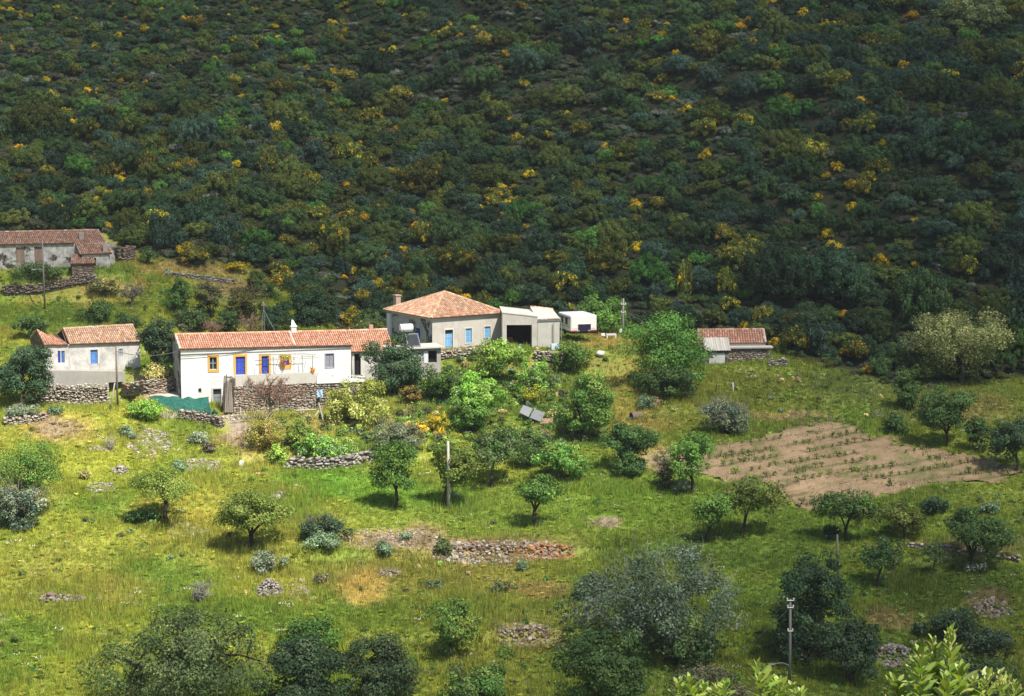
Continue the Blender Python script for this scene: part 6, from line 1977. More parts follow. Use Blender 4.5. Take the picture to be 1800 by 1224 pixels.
S("shrub", "low dark scrub beneath the shaded right terrace", (1590, 1066, 1736, 1122), 'dark', .26, 1.0, .26)
S("shrub", "grey green scrub on the bank at the lower right", (1690, 1096, 1800, 1150), PAL['bluegrey'] + PAL['dark'], .26, .9, .3)
S("shrub", "low brown green scrub between the foreground sprigs and the lamp pole", (1150, 1170, 1350, 1240), PAL['oak'] + PAL['heath'], .26, .9, .26)
S("shrub", "dark thicket at the bottom right behind the foreground leaves", (1560, 1150, 1800, 1250), PAL['dark'] + PAL['scrubgreen'], .28, .9, .24)
S("shrub", "grey woody lower bush at the left edge under the bright tree", (-20, 845, 84, 938), PAL['silver'] + PAL['bluegrey'], .22, 1.0, .28, twigs=90, twigcol=(.36, .28, .24))
S("shrub", "dark bush with a grey twiggy top in the middle of the left meadow", (522, 904, 618, 955), 'dark', .24, 1.1, .3, twigs=110, twigcol=(.22, .2, .17))
for (b, l) in (((528, 936, 606, 968), "grey green spurge clump at the foot of the dark twiggy bush"), ((652, 948, 698, 974), "grey green spurge on the bare strip left of the long stone heap"), ((748, 1018, 780, 1038), "small round grey green spurge under the long stone heap"),
               ((436, 968, 512, 1012), "pale grey green spurge right of the round crowned tree's shadow"), ((296, 810, 332, 832), "grey green spurge beside the tumbled stones of the upper meadow"), ((326, 752, 374, 782), "pale spurge left of the dirt path"),
               ((76, 712, 116, 732), "grey green spurge below the tan stone wall"), ((10, 706, 74, 742), "pale silvery low bushes at the left edge under the stone wall"), ((1175, 842, 1218, 870), "pale grey cushion bush at the foot of the bright vine field tree"),
               ((208, 748, 246, 772), "green grey spurge beside the broad stone bank"), ((1115, 694, 1158, 722), "blue green spurge near the reddish rubble"), ((1690, 985, 1740, 1010), "grey spurge on the pale terrace edge at the right"), ((700, 934, 728, 950), "small grey spurge on top of the bare strip"),
               ((905, 985, 932, 1006), "grey spurge in front of the orange stones"), ((1720, 880, 1760, 905), "grey green spurge at the vine field's lower right")):
    S("spurge", l, b, 'teal' if 'pale' not in l else 'silver', .2, 1.0, .4, cat="shrub")
S("shrub", "grey thorny bush with bare twigs on the slope below the stone hut", (1216, 706, 1326, 768), PAL['bluegrey'] + PAL['grey'], .22, .9, .28, twigs=200, twigcol=(.3, .28, .26))
S("shrub", "lemon bush with pale yellow leaves below the white ramp wall", (560, 668, 700, 752), 'lemon', .26, 1.15, .25)
S("shrub", "rust coloured round bush under the dark citrus tree", (698, 672, 748, 718), 'rust', .2, 1.4, .32)
S("shrub", "dark green thicket left of the vivid garden tree", (742, 632, 838, 716), PAL['deep'] + PAL['green'], .25, 1.1, .26)
S("shrub", "olive grey shrub left of the upright meadow tree", (636, 738, 748, 812), PAL['grey'] + PAL['oak'][2:], .22, 1.0, .25, twigs=60, twigcol=(.28, .27, .21))
S("shrub", "yellow leaved small shrub above the vegetable patch", (694, 724, 760, 776), PAL['lemon'] + PAL['broom'][:1], .22, 1.0, .32)
S("shrub", "golden bush with yellow flowers below the blue tarpaulin", (744, 716, 790, 768), [(.30, .24, .02), (.16, .18, .03), (.4, .32, .02)], .2, 1.0, .34)
S("shrub", "green leafy bush below the blue tarpaulin and right of the golden bush", (782, 690, 862, 770), 'lime', .25, 1.1, .28)
S("shrub", "tall yellowish stalks and weeds at the dirt path's right side", (420, 718, 500, 800), PAL['yellowgreen'] + [(.3, .24, .08)], .22, .8, .28, twigs=120, twigcol=(.45, .38, .2))
S("shrub", "green weeds in front of the bare reddish tree", (490, 736, 560, 792), 'almond', .24, .8, .3)
S("shrub", "leafy low crop row of bright green plants in the vegetable patch", (500, 762, 640, 806), PAL['bright'] + PAL['teal'][:1], .26, 1.0, .22, depth=.5)
S("shrub", "round bright green weed at the dirt path's lower end", (466, 776, 510, 820), 'bright', .24, 1.0, .32)
S("shrub", "green undergrowth below the feathery garden tree", (930, 772, 1040, 852), PAL['almond'] + PAL['lime'], .24, .95, .25)
S("shrub", "mixed green thicket right of the vase shaped tree", (900, 752, 968, 830), PAL['green'] + PAL['oak'], .24, .95, .28)
S("shrub", "green bank of bushes under the cream house's garage", (900, 622, 968, 700), PAL['bright'] + PAL['grey'][:1], .25, 1.0, .28)
S("shrub", "dark rounded shrub in the garden left of the feathery tree", (944, 658, 978, 692), 'deep', .22, 1.2, .35)
S("shrub", "shrub with yellow flowers in the garden above the collapsed coop", (912, 676, 972, 716), [(.45, .4, .02), (.12, .17, .03), (.1, .14, .03)], .2, .9, .3)
S("shrub", "loose weeds around the collapsed coop", (860, 740, 940, 790), 'almond', .24, .9, .28)
S("shrub", "bramble patch at the foot of the big walnut like tree", (1110, 640, 1240, 706), 'deep', .26, 1.0, .25)
S("shrub", "dark conical bush left of the round tree beyond the vine field", (1566, 640, 1618, 732), 'deep', .24, 1.2, .32)
S("shrub", "dark bush right of the round tree beyond the vine field", (1690, 728, 1742, 800), 'deep', .24, 1.1, .32)
S("shrub", "low round dark bush at the vine field's top right corner", (1548, 728, 1602, 768), 'deep', .24, 1.1, .34)
S("shrub", "dark undergrowth at the foot of the dense tree left of the vine field", (1070, 800, 1140, 842), 'deep', .24, .9, .34)
S("shrub", "twiggy brown bush left of the vine field", (1140, 806, 1190, 862), PAL['heath'] + PAL['olive'][:1], .22, .7, .34, twigs=80, twigcol=(.34, .26, .2))
S("shrub", "dark bush at the foot of the open tree by the vine field", (1440, 918, 1486, 950), 'dark', .24, 1.0, .36)
S("shrub", "dark shrub above the large dark right tree", (1608, 866, 1668, 908), 'dark', .24, 1.0, .34)
S("shrub", "pale leafed green bush at the lower left of the huge twigged bush", (1000, 1000, 1080, 1060), PAL['scrubgreen'] + PAL['grey'][:1], .26, .9, .3)
S("shrub", "small green bush at the upper end of the long stone heap", (760, 938, 800, 976), PAL['oak'], .2, 1.0, .36)
S("shrub", "olive brown tuft in the lower meadow right of the grey green spurge", (858, 1020, 912, 1044), PAL['oak'] + PAL['heath'][:1], .2, .9, .36)
S("shrub", "brown dry tuft right of the conical stone heap", (546, 1004, 594, 1030), PAL['heath'] + PAL['straw'][1:2], .2, .9, .36)
S("shrub", "low dry brown weeds beside the dirt path", (348, 778, 384, 800), PAL['heath'], .2, 1.0, .4)
S("shrub", "dark olive bush to the left of the twisted tree", (216, 894, 284, 920), 'deep', .22, 1.1, .36)
S("shrub", "rounded brown tussock in the upper left meadow", (136, 824, 162, 846), PAL['straw'] + PAL['oak'][:1], .2, 1.0, .4)
S("shrub", "green bushes at the upper edge of the meadow by the dead branches", (216, 700, 290, 744), 'bright', .24, .8, .28)
S("shrub", "green round bush on the knoll behind the weathered house", (276, 492, 346, 556), PAL['green'] + PAL['deep'], .26, 1.2, .27)
S("shrub", "brownish bush on the knoll right of the round green one", (338, 494, 402, 566), PAL['olive'] + PAL['heath'], .26, 1.0, .27, twigs=60, twigcol=(.24, .2, .17))
S("shrub", "olive bush with reddish twigs behind the farmhouse", (396, 500, 470, 574), PAL['olive'] + PAL['heath'][:1], .26, 1.0, .27, twigs=80, twigcol=(.26, .17, .13))
S("shrub", "dark broad bush behind the farmhouse's right half", (476, 512, 600, 582), 'dark', .26, 1.3, .24)
S("shrub", "dark green shrub on the knoll slope left of the bare sapling", (130, 528, 206, 572), PAL['deep'], .25, 1.0, .3)
S("shrub", "small green tree like bush on the knoll by the derelict house ruin", (236, 434, 280, 468), 'scrubgreen', .25, 1.0, .32)
S("shrub", "yellow flowering broom behind the outbuilding roof", (588, 538, 648, 592), PAL['broom'][:1] + PAL['olive'] + [(.34, .26, .02)], .24, 1.0, .3)
S("shrub", "bright grassy weeds on the sandy ground before the feathery evergreen", (238, 640, 300, 668), PAL['straw'] + PAL['yellowgreen'], .22, .7, .36)
S("shrub", "dark green bushes along the foot of the derelict house", (8, 462, 112, 492), PAL['scrubgreen'], .24, 1.0, .3)

for (b, l, p) in (((200, 540, 262, 580), "dark bush on the knoll slope above the weathered house's right end", 'deep'), ((150, 492, 214, 522), "low straw coloured bush on the knoll below the derelict house", PAL['straw'][:2] + PAL['oak']),
                  ((300, 536, 372, 584), "dark green bush on the knoll straight behind the whitewashed farmhouse's left end", 'scrubgreen'), ((366, 548, 430, 588), "shaded bush between the two bare brown trees behind the farmhouse", 'deep'),
                  ((446, 540, 520, 586), "dark shrub behind the aerial mast", 'dark'), ((424, 478, 500, 530), "dull green bush at the right end of the grassy knoll", PAL['olive'] + PAL['deep']),
                  ((520, 480, 590, 530), "dark dome shrub where the knoll meets the hillside scrub", 'dark'), ((20, 556, 90, 600), "dark bush on the bank left of the weathered house", 'deep'),
                  ((470, 470, 530, 506), "olive bush with yellow tips at the knoll's upper right end", PAL['olive'] + PAL['broom'][:1])):
    S("shrub", l, b, p, .24, 1.15, .28)

# ------------------------------------------------------------------ vines of the field
def vines():
    protos = []
    for i in range(4):
        rng = R0(500 + i); m = MB()
        m.tube([(0, 0, -.15), (.04, .02, .22), (rng.uniform(-.1, .1), 0, .42)], [.06, .05, .05], 5, (.10, .07, .05))
        for k in range(4): a = rng.uniform(0, 6.28); m.tube([(0, 0, .38), (math.cos(a) * .25, math.sin(a) * .25, .62), (math.cos(a) * .34, math.sin(a) * .34, .9)], [.03, .02, .01], 4, (.12, .08, .05), cap=False)
        st = m
        V, F, T, _, _ = crown(rng, (0, 0, .5), (.5, .45, .34), 70, .2, PAL['almond'] + PAL['olive'], .5)
        protos.append((st, V, F, T))
    made = []; rows = []
    rng = R0(77)
    fx = np.array([at(*p) for p in FIELD])
    for ri in range(-9, 12):
        for tt in np.arange(-26, 26, .95):
            t_ = tt + rng.uniform(-.2, .2)
            if fbm(tt / 4.0, ri * 3.3, 91, 2) < .53 and rng.rand() < .86: continue
            s_ = ri * FPER
            q = np.array([FREF[0] + FDIR[0] * t_ - FDIR[1] * s_, FREF[1] + FDIR[1] * t_ + FDIR[0] * s_, 0.0]); q[2] = float(H(q[0], q[1])) + .16
            a_, b_ = proj(q)
            if not inside(a_, b_ , [(900 + (x - 900), y) for x, y in FIELD]) or not inside(a_ + 8, b_ + 2, FIELD): continue
            made.append(q); rows.append(ri)
    order = sorted(set(rows)); names = ['nearest', 'second', 'third', 'fourth', 'fifth', 'sixth', 'seventh', 'eighth', 'ninth', 'tenth', 'eleventh', 'twelfth', 'thirteenth', 'fourteenth', 'fifteenth', 'sixteenth']
    NTH = {r: names[min(i, 15)] for i, r in enumerate(order)}
    lab = "small pruned vine with green shoots in the %s row of the ploughed field"; grp = "vines in the ploughed field"
    src = []
    for i, (st, V, F, T) in enumerate(protos):
        R = root("grapevine", made[i], lab % NTH[rows[i]], "vine", grp)
        me = bpy.data.meshes.new("stem"); me.from_pydata(st.v, [], st.f)
        a = me.attributes.new("tint", 'FLOAT_COLOR', 'FACE'); a.data.foreach_set("color", np.array([(*t, 1) for t in st.t], np.float32).ravel()); me.materials.append(M['bark'])
        c1 = link("stem", me, R); c2 = link("leaves", mesh_np("leaves", V, F, T, [M['leaf']]), R)
        src.append((R, c1, c2))
    for qi, q in enumerate(made[4:]):
        R, c1, c2 = src[rng.randint(4)]
        r = R.copy(); COL.objects.link(r); r['label'] = lab % NTH[rows[qi + 4]]; r.location = q; r.rotation_euler = (0, 0, rng.uniform(0, 6.28)); s = rng.uniform(.5, .95); r.scale = (s, s, s * .85)
        for c in (c1, c2):
            d = c.copy(); COL.objects.link(d); d.parent = r


vines()

# ------------------------------------------------------------------ hillside scrub
KINDS = dict(
    dark=("shrub", "dark green rounded shrub in the scrub covering the hillside", 'dark'),
    blue=("shrub", "bluish grey green shrub in the scrub covering the hillside", 'bluegrey'),
    olive=("shrub", "olive green domed shrub in the scrub covering the hillside", 'olive'),
    green=("shrub", "mid green leafy shrub in the scrub covering the hillside", 'scrubgreen'),
    lime=("shrub", "bright fresh green shrub in the scrub covering the hillside", 'lime'),
    heath=("heath_bush", "low brown heath bush in the scrub covering the hillside", 'heath'),
    ash=("heath_bush", "greyish dry bush in the scrub covering the hillside", 'ash'),
    broom=("broom_bush", "yellow flowering broom in the scrub covering the hillside", 'broom'),
    mixb=("broom_bush", "olive bush sprinkled with yellow flowers in the scrub covering the hillside", None),
    pale=("shrub", "pale grey green flowering tree at the top right corner of the hillside", 'pale'),
)
KEYS = list(KINDS)
GRP = {k: ("%s on the hillside" % v[1].split(" in the")[0].split(" at the")[0] + "s").replace("brooms on the hillsides", "brooms") for k, v in KINDS.items()}
GRP = dict(dark="dark green shrubs on the hillside", blue="bluish grey shrubs on the hillside", olive="olive green shrubs on the hillside", green="mid green shrubs on the hillside", lime="bright green shrubs on the hillside",
           heath="brown heath bushes on the hillside", ash="greyish dry bushes on the hillside", broom="yellow brooms on the hillside", mixb="yellow sprinkled bushes on the hillside", pale=None)


SHORT = dict(dark="dark green rounded shrub", blue="bluish grey green shrub", olive="olive green domed shrub", green="mid green leafy shrub", lime="bright green shrub", heath="brown heath bush",
             ash="greyish dry bush", broom="yellow flowering broom", mixb="olive bush with yellow flowers", pale="pale tree")
EXPL = {(1700, 30): "pale grey green flowering tree at the top right corner of the hillside", (60, 208): "big bright olive dome shrub highest at the left edge of the hillside", (915, 372): "vivid round green shrub straight above the hipped house's right half",
        (1085, 412): "broad olive dome shrub above the caravan's tree", (1600, 520): "largest dark green dome at the hillside foot above the pale flowering tree", (1366, 480): "huge dark green rounded shrub rising behind the stone hut",
        (1385, 512): "lighter green shrub growing against the huge dark one behind the stone hut", (412, 468): "low yellow broom strip on the crest of the grassy knoll", (345, 448): "olive and yellow bush at the left end of the knoll's crest",
        (405, 412): "broad blue green shrub above the knoll's yellow broom strip", (286, 405): "tall blue grey shrub just right of the derelict house ruin", (578, 420): "two tiered olive and yellow bush above the farmhouse chimney", (1022, 60): "large rounded grey green shrub alone near the top middle of the hillside",
        (1460, 46): "widest yellow broom patch near the top right of the hillside", (1438, 370): "small vivid green shrub on the bare streak of the right hillside", (1447, 600): "blue grey shrub right beside the stone hut's low wall", (668, 108): "dark compact rounded shrub near the top of the hillside left of centre"}


def scrub():
    pro = {}
    for i, k in enumerate(KEYS):
        pal = PAL[KINDS[k][2]] if KINDS[k][2] else PAL['olive'] + PAL['broom'][:1]
        wts = None
        if k == 'broom': wts = [.4, .3, .3]
        if k == 'mixb': wts = [.34, .3, .2, .16]
        for big in (0, 1, 2):
            vs = []
            for j in range(2 if big < 2 else 1):
                rng = R0(300 + i * 10 + j + big * 5)
                low = k in ('heath', 'ash')
                n, leaf, cl = ((1800, .145, .33), (5200, .085, .2), (15000, .045, .13))[big]
                V, F, T, _, _ = crown(rng, (0, 0, .42 if not low else .3), (1, 1, .58 if not low else .42), n, leaf, pal, cl, -.55, .4, .5, wts, up=.45, gain=np.array([1.27, 1.42, 1.34]))
                kk = V.reshape(-1, 4, 3)[:, :, 2].min(1) > -.3
                V = V.reshape(-1, 4, 3)[kk].reshape(-1, 3); T = T[kk]; F = np.arange(len(V)).reshape(-1, 4)
                vs.append(mesh_np("scrub_" + k, V, F, T, [M['scrub']]))
            pro[(k, big)] = vs
    rng = R0(4242)
    placed = []        # x, y, z, r, kind, h, explicit label
    EXP = [(60, 208, 120, 74, 'olive'), (230, 222, 62, 52, 'olive'), (345, 232, 98, 84, 'blue'), (258, 288, 62, 48, 'mixb'), (140, 292, 80, 46, 'lime'), (110, 258, 84, 44, 'green'), (286, 405, 62, 84, 'blue'),
           (405, 412, 80, 62, 'blue'), (345, 448, 74, 44, 'mixb'), (412, 468, 64, 18, 'broom'), (155, 368, 84, 52, 'olive'), (232, 386, 84, 54, 'olive'), (222, 352, 100, 56, 'green'), (668, 108, 76, 52, 'dark'),
           (578, 420, 84, 80, 'mixb'), (770, 212, 62, 42, 'olive'), (1022, 60, 100, 60, 'blue'), (1196, 112, 62, 44, 'blue'), (915, 372, 64, 58, 'lime'), (1085, 412, 100, 72, 'olive'), (855, 312, 72, 56, 'olive'),
           (882, 306, 40, 28, 'lime'), (742, 414, 62, 54, 'mixb'), (1600, 520, 168, 130, 'green'), (1366, 480, 150, 130, 'dark'), (1385, 512, 90, 66, 'green'), (1592, 276, 112, 74, 'dark'), (1708, 250, 104, 80, 'dark'),
           (1447, 600, 72, 66, 'blue'), (1452, 556, 60, 46, 'green'), (1438, 370, 42, 30, 'lime'), (1320, 150, 84, 56, 'blue'), (1250, 130, 66, 46, 'blue'), (690, 385, 70, 48, 'green'), (480, 290, 70, 40, 'mixb'),
           (555, 270, 70, 46, 'blue'), (650, 205, 60, 36, 'mixb'), (1700, 30, 180, 70, 'pale'), (1460, 46, 70, 26, 'broom'), (1280, 500, 50, 70, 'mixb'), (1205, 490, 36, 80, 'mixb'), (1530, 400, 90, 44, 'dark'), (1640, 400, 120, 50, 'blue'),
           (1560, 215, 70, 40, 'blue'), (1490, 190, 80, 46, 'blue'), (960, 430, 60, 60, 'dark'), (1010, 470, 66, 56, 'dark'), (1150, 440, 60, 50, 'blue'), (820, 440, 70, 56, 'green'), (690, 470, 72, 50, 'blue'), (640, 505, 74, 44, 'blue'),
           (540, 500, 70, 44, 'dark'), (870, 500, 80, 50, 'dark'), (940, 520, 70, 44, 'dark'), (780, 500, 66, 44, 'blue'), (1160, 515, 60, 44, 'blue'), (1760, 460, 80, 60, 'dark'), (1690, 470, 70, 50, 'mixb'), (470, 75, 40, 24, 'lime'), (497, 35, 40, 30, 'olive'),
           (490, 78, 36, 24, 'lime'), (120, 48, 40, 24, 'green'), (370, 25, 44, 24, 'green'), (1520, 610, 60, 50, 'dark'), (1550, 640, 60, 44, 'green'), (1180, 350, 60, 40, 'green'), (560, 190, 50, 34, 'blue'), (320, 330, 60, 40, 'blue'), (200, 330, 60, 40, 'blue'),
           (60, 330, 80, 50, 'dark'), (40, 280, 60, 44, 'olive'), (450, 350, 70, 40, 'green'), (520, 380, 60, 40, 'green'), (1350, 330, 60, 44, 'green'), (1280, 385, 66, 46, 'blue'), (1210, 560, 60, 46, 'dark'), (1300, 556, 70, 44, 'blue'), (1400, 580, 70, 50, 'dark')]
    for (cx, cy, w, h, k) in EXP:
        if k == 'pale': k = 'blue' if False else k
        P = at(cx, cy + h * .42); mpp = P[1] / FPX
        placed.append((P[0], P[1], P[2], w * .5 * mpp * .92, k, h * mpp * .95, (cx, cy)))
    cell = {}

    def near(x, y, r):
        cx, cy = int(x // 5), int(y // 5)
        for a in range(cx - 2, cx + 3):
            for b in range(cy - 2, cy + 3):
                for (qx, qy, qr) in cell.get((a, b), ()):
                    if (qx - x) ** 2 + (qy - y) ** 2 < (.47 * (qr + r)) ** 2: return True
        return False

    def add(x, y, r):
        cell.setdefault((int(x // 5), int(y // 5)), []).append((x, y, r))
    for p in placed: add(p[0], p[1], p[3] * .9)
    N = 30000
    X = rng.uniform(-135, 135, N); Y = rng.uniform(262, 480, N); Z = H(X, Y)
    px, py = proj(np.stack([X, Y, Z], -1))
    lim = scrub_limit(px)
    UU = rng.rand(N)
    big_n = fbm(X / 11.0, Y / 11.0, 61, 3); kn = fbm(X / 20.0, Y / 20.0, 62, 3); yn = fbm(X / 8.0, Y / 10.0, 63, 3)
    for i in range(N):
        if py[i] > lim[i] - 4 or abs(X[i]) > .25 * Y[i] + 14: continue
        ul = float(sstep(230, 120, py[i]) * sstep(1250, 900, px[i]))
        rt = float(sstep(1150, 1420, px[i] + 100 * (kn[i] - .5)))
        mid = max(0.0, 1 - ul - rt)
        w = (ul * np.array([.11, .06, .10, .18, .04, .32, .12, .03, .04, 0]) + rt * np.array([.27, .16, .14, .20, .02, .08, .04, .03, .06, 0]) + mid * np.array([.14, .08, .24, .19, .05, .09, .06, .05, .10, 0]))
        w[7] *= 3.6 if yn[i] > .55 else .25; w[8] *= 1.8 if yn[i] > .54 else .6
        w[5] *= 1.8 if kn[i] > .55 else .8
        k = KEYS[int(np.searchsorted(np.cumsum(w / w.sum()), UU[i] * .999999))]
        r = rng.uniform(.6, 1.3) if k in ('heath', 'ash') else rng.uniform(.8, 1.6)
        if k == 'broom': r = rng.uniform(.45, .9)
        r *= (1.05 - .28 * ul + .25 * rt) * (.8 + 1.35 * big_n[i])
        if k not in ('heath', 'ash', 'broom') and rng.rand() < .24 + .2 * rt: r *= rng.uniform(1.3, 2.2)
        if near(X[i], Y[i], r): continue
        add(X[i], Y[i], r)
        placed.append((X[i], Y[i], Z[i], r, k, r * rng.uniform(.95, 1.45) * (.75 if k in ('heath', 'ash') else 1), False))
    P = np.array([(p[0], p[1], p[2]) for p in placed]); R = np.array([p[3] for p in placed])
    ppx, ppy = proj(P + np.array([0, 0, .7]) * R[:, None])
    vis = (ppx > 0) & (ppx < 1800) & (ppy > 0)
    expl = np.array([bool(p[6]) for p in placed])
    size = R / P[:, 1] * vis + expl * 10
    order = np.argsort(-size)
    n_thing = 300
    left = order[n_thing:]
    for i in order[:n_thing]:
        x, y, z, r, k, h, e = placed[i]
        big = 2 if r > 2.9 else (1 if r > 1.5 else 0)
        me = pro[(k, big)][rng.randint(2) if big < 2 else 0]
        nm, lab, _ = KINDS[k]
        o = link(nm, me, None, (x, y, z - .05))
        o.scale = (r, r * rng.uniform(.85, 1.1), h)
        o.rotation_euler = (rng.normal(0, .06), rng.normal(0, .06), rng.uniform(0, 6.28))
        qx, qy = float(ppx[i]), float(ppy[i])
        over = next(t for lim_, t in ((250, "derelict house"), (620, "whitewashed farmhouse"), (985, "hipped roof"), (1235, "caravan"), (1460, "stone hut"), (9999, "pale flowering tree")) if qx < lim_)
        row = "high up the hillside above the" if qy < 150 else ("halfway up the hillside above the" if qy < 340 else "at the hillside's foot behind the")
        size_ = "large " if r > 2.3 else ("small " if r < 1.55 else "")
        lab = EXPL.get((round(e[0]), round(e[1]))) if e else None
        if lab: tag(o, lab, "shrub")
        else: tag(o, "%s%s %s %s" % (size_, SHORT[k], row, over), "shrub", GRP[k])
    # the rest of the scrub, one mass
    protos = []; index = {}
    for kk in pro:
        for j, me in enumerate(pro[kk]):
            index[(kk, j)] = len(protos); protos.append(me)
    pp = []; rr = []; ss = []; ii = []
    for i in left:
        x, y, z, r, k, h, e = placed[i]
        pp.append((x, y, z - .05)); rr.append((rng.normal(0, .08), rng.normal(0, .08), rng.uniform(0, 6.28))); ss.append((r, r * rng.uniform(.85, 1.1), h)); ii.append(index[((k, 1 if r > 1.6 else 0), rng.randint(2))])
    # low filler between them
    N = 42000
    X = rng.uniform(-125, 125, N); Y = rng.uniform(262, 470, N); Z = H(X, Y); px, py = proj(np.stack([X, Y, Z], -1)); lim = scrub_limit(px)
    ok = (py < lim - 2) & (np.abs(X) < .25 * Y + 8)
    f = fbm(X / 9.0, Y / 9.0, 66, 3)
    kinds_ = ['heath', 'ash', 'green', 'dark', 'olive', 'broom', 'blue']
    pick = np.searchsorted(np.cumsum([.18, .05, .28, .22, .14, .01, .12]), rng.rand(N) * .999)
    for i in np.nonzero(ok)[0]:
        k = kinds_[pick[i]]
        r = rng.uniform(.4, .9)
        pp.append((X[i], Y[i], Z[i] - .05)); rr.append((rng.normal(0, .1), rng.normal(0, .1), rng.uniform(0, 6.28))); ss.append((r, r, r * rng.uniform(.8, 1.5))); ii.append(index[((k, 0), rng.randint(2))])
    scatter("hillside_scrub", protos, pp, rr, ss, ii, None, "dense mixed green brown and yellow scrub covering the whole hillside")
    print("scrub", len(placed), len(pp))


scrub()

# ------------------------------------------------------------------ grass and meadow herbs
def grass():
    rng = R0(7)
    protos = []

    def tuft(n, h, w, spread, seed, flower=None, lean=.5):
        r = R0(seed); V = []; F = []; k = 0
        for i in range(n):
            a = r.uniform(0, 6.28); rad = spread * r.rand() ** .5
            b = np.array([math.cos(a) * rad, math.sin(a) * rad, -.04]); hh = h * r.uniform(.55, 1.25)
            t = r.uniform(0, 6.28); s = np.array([math.cos(t), math.sin(t), 0]) * w * .5
            e = b + np.array([math.cos(a) * lean * hh * r.rand(), math.sin(a) * lean * hh * r.rand(), hh]) + r.normal(0, .03, 3)
            V += [b - s, b + s, e]; F.append([k, k + 1, k + 2]); k += 3
        return mesh_np("grass_tuft", np.array(V), np.array(F), None, [M['grass']])
    protos.append(tuft(9, .26, .07, .22, 1)); protos.append(tuft(9, .36, .06, .24, 2)); protos.append(tuft(10, .20, .09, .26, 3)); protos.append(tuft(8, .62, .05, .22, 4, lean=.35))
    # broad leaved rosette
    r = R0(5); V = []; F = []
    for i in range(9):
        a = i * .7 + r.uniform(-.2, .2); c, s = math.cos(a), math.sin(a); L = r.uniform(.2, .36)
        k = len(V); V += [(0, 0, .0), (c * L * .5 - s * .09, s * L * .5 + c * .09, .16), (c * L, s * L, .12 + .1 * r.rand()), (c * L * .5 + s * .09, s * L * .5 - c * .09, .16)]; F.append([k, k + 1, k + 2, k + 3])
    protos.append(mesh_np("herb_rosette", np.array(V), np.array(F), None, [M['grass']]))
    # flower heads
    V = []; F = []
    for i in range(7):
        x, y, z = r.uniform(-.22, .22), r.uniform(-.22, .22), r.uniform(.22, .42); q = .03; k = len(V)
        V += [(x - q, y - q, z), (x + q, y - q, z), (x + q, y + q, z + .03), (x - q, y + q, z + .03)]; F.append([k, k + 1, k + 2, k + 3])
    protos.append(mesh_np("flower_heads", np.array(V), np.array(F), None, [M['grass']]))
    N = 330000
    Y = rng.uniform(171, 300, N); X = rng.uniform(-1, 1, N) * (.232 * Y + 4); Z = H(X, Y)
    px, py = proj(np.stack([X, Y, Z], -1))
    T, s = ground_tint(X, Y, Z)
    fi = inside(px, py, FIELD)
    bare = np.zeros(N)
    for (cx, cy, rx, ry, st) in ((410, 745, 34, 24, .95), (430, 772, 34, 26, .7), (700, 950, 90, 22, .7), (800, 965, 60, 18, .7), (260, 672, 70, 14, .85), (300, 692, 80, 12, .9), (110, 750, 56, 20, .5), (1160, 810, 46, 20, .7), (920, 1115, 50, 22, .5), (640, 1035, 44, 28, .3), (1060, 912, 30, 6, .7)):
        d = np.sqrt(((px - cx) / rx) ** 2 + ((py - cy) / ry) ** 2); bare = np.maximum(bare, st * sstep(1.2, .7, d))
    k_, t_ = frow(X, Y)
    rowd = np.where(fbm(t_ / 2.5, np.round(k_) * 5.1, 92, 2) > .42, np.abs(k_ - np.round(k_)) * FPER, 9.0)
    keep = (rng.rand(N) < (1 - s) * (1 - bare) * (.55 + .8 * fbm(X / 3.5, Y / 3.5, 81, 3))) & (~fi | (rng.rand(N) < .05 + .55 * (rowd < .45))) & (py < 1300)
    X, Y, Z, T, px, py = X[keep], Y[keep], Z[keep], T[keep], px[keep], py[keep]
    n = len(X)
    tall = fbm(X / 5.0, Y / 5.0, 82, 3)
    u = rng.rand(n)
    idx = np.where(u < .34, 0, np.where(u < .62, 1, np.where(u < .86, 2, np.where(u < .89, 4, 3))))
    idx = np.where((tall > .58) & (rng.rand(n) < .45), 3, idx)
    fl = rng.rand(n) < .004 + .022 * (fbm(X / 6.0, Y / 6.0, 83, 2) > .62)
    T = T * np.exp(rng.normal(0, .2, n))[:, None] * np.array([1.12, 1.12, 1.0])
    st = rng.rand(n) < .10
    T[st] = T[st] * .4 + np.array([.34, .28, .11]) * .6
    dk = rng.rand(n) < .12
    T[dk] = T[dk] * np.array([.55, .72, .7])
    rw = (rowd[keep] < .45) & inside(px, py, FIELD)
    T[rw] = np.array([.10, .14, .04]) * rng.uniform(.7, 1.3, (rw.sum(), 1)); 
    idx = np.where(fl, 5, idx)
    cols = np.array([(.75, .72, .6), (.7, .55, .05), (.75, .74, .7)])
    T[fl] = cols[rng.randint(0, 3, fl.sum())]
    S_ = rng.uniform(.7, 1.35, n) * (.8 + .5 * (tall - .3))
    rot = np.stack([rng.normal(0, .12, n), rng.normal(0, .12, n), rng.uniform(0, 6.28, n)], -1)
    scatter("meadow_grass", protos, np.stack([X, Y, Z], -1), rot, np.stack([S_, S_, S_ * rng.uniform(.7, 1.2, n)], -1), idx, T, "green and straw coloured grass with small flowers covering the slope")
    print("grass", n)


grass()



